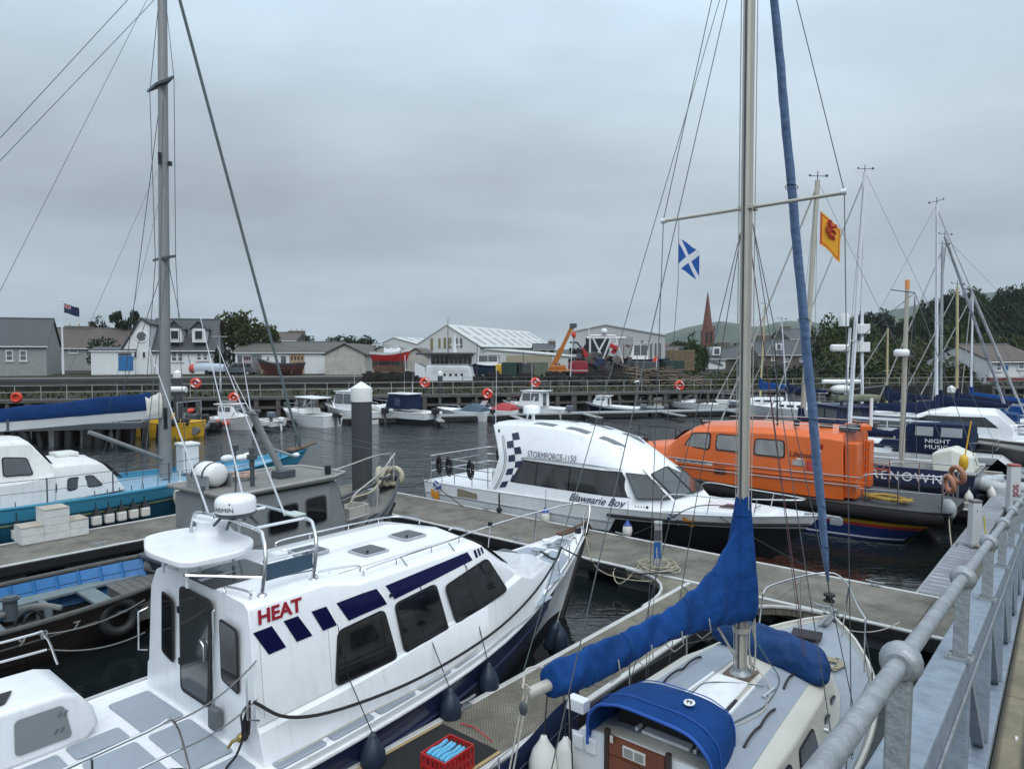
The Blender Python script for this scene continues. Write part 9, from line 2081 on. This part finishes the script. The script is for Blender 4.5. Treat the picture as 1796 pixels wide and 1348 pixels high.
for j,(d,off) in enumerate(((100,130),(118,118),(138,96),(160,72),(185,50),(200,44),(230,60))):
    for i in range(16):
        px=1455+i*34; z=aty(px,interp(prof,px)+off+ (0 if px>1500 else 25),d).z; g.append(V3(((px-898)/1230*d,d,max(2.2,z))))
bank.add(g,[(a*16+b,a*16+b+1,(a+1)*16+b+1,(a+1)*16+b) for a in range(6) for b in range(15)])
tag(bank.build('hillside',groundmat('wood_floor',(.012,.018,.008),(.02,.03,.012),(.04,.045,.02),.3),None,60),kind='structure')
mb=MB()
for _ in range(5200):
    px=rr.uniform(1440,1860); d=rr.uniform(84,112); z=2.5+rr.random()**2*(4.2+(d-84)*.06); p=V3(((px-898)/1230*d,d,z)); a=V3((rr.gauss(0,1),rr.gauss(0,1),rr.gauss(0,.6))).normalized()*.5*rr.uniform(.4,1.3); b=V3((rr.gauss(0,.5),rr.gauss(0,.5),1)).normalized()*.6*rr.uniform(.4,1.3); mb.add([p-a*.5,p+a*.5,p+b],[(0,1,2)])
tag(mb.build('undergrowth',lf[2],None,0),'rough olive undergrowth along the foot of the wooded slope','undergrowth',kind='stuff')
# bushes along the quay bank on the right
for k,(px,d,h,wd,mi) in enumerate(((1172,84,3.0,2.6,1),(1230,78,1.8,3.0,2),(1262,80,1.6,3.2,2),(1310,80,2.2,3.6,2),(1350,80,2.6,3.4,0),(1395,80,3.0,3.6,0),(1440,80,3.4,3.8,1),(1488,82,4.0,4.2,1),(1540,84,4.0,4.6,2),(1600,84,3.6,4.6,2),(1660,84,3.6,4.6,2),(1715,84,4.0,4.4,1))):
    tree(((px-898)/1230*d,d,2.0),h,wd,'bush',k+3,mi,'rough green bush on the harbour bank, %s in the row from the left'%['first','second','third','fourth','fifth','sixth','seventh','eighth','ninth','tenth','eleventh','last'][k],'bushes on the harbour bank')

for k,(px,yb,yt,d,lean,lb_) in enumerate(((700,668,612,80,3,'leftmost'),(712,668,622,80,-2,'second'),(836,664,600,82,1,'third'),(918,664,616,80,0,'fourth'),(1000,672,590,80,4,'fifth'),(1094,668,602,80,0,'sixth'),(1118,660,606,84,-1,'seventh'),(1150,664,628,80,2,'last'))):
    a=aty(px,yb,d); b=aty(px+lean,yt,d); o=MB().tube([(0,0,0),b-a],[.07,.035],6).build('spar',[greydark,whitemast,rust][k%3],None,60); o.location=a; tag(o,'thin upright pole standing in the boatyard, %s from the left'%lb_,'pole','poles standing in the boatyard')
for k,(x,y,s_) in enumerate(((1190,700,0),)): pass
fn_=empty('yard_fence',(0,0,0),0,'thin wire fence along the back edge of the quay below the boatyard','fence')
for k in range(30): MB().tube([Q(38+k*2.1,7.5,2.0),Q(38+k*2.1,7.5,3.15)],.035,4).build('post',greydark,fn_,0)
for h in (2.5,3.1): MB().tube([Q(38,7.5,h),Q(99,7.5,h)],.02,4).build('rail',greydark,fn_,0)
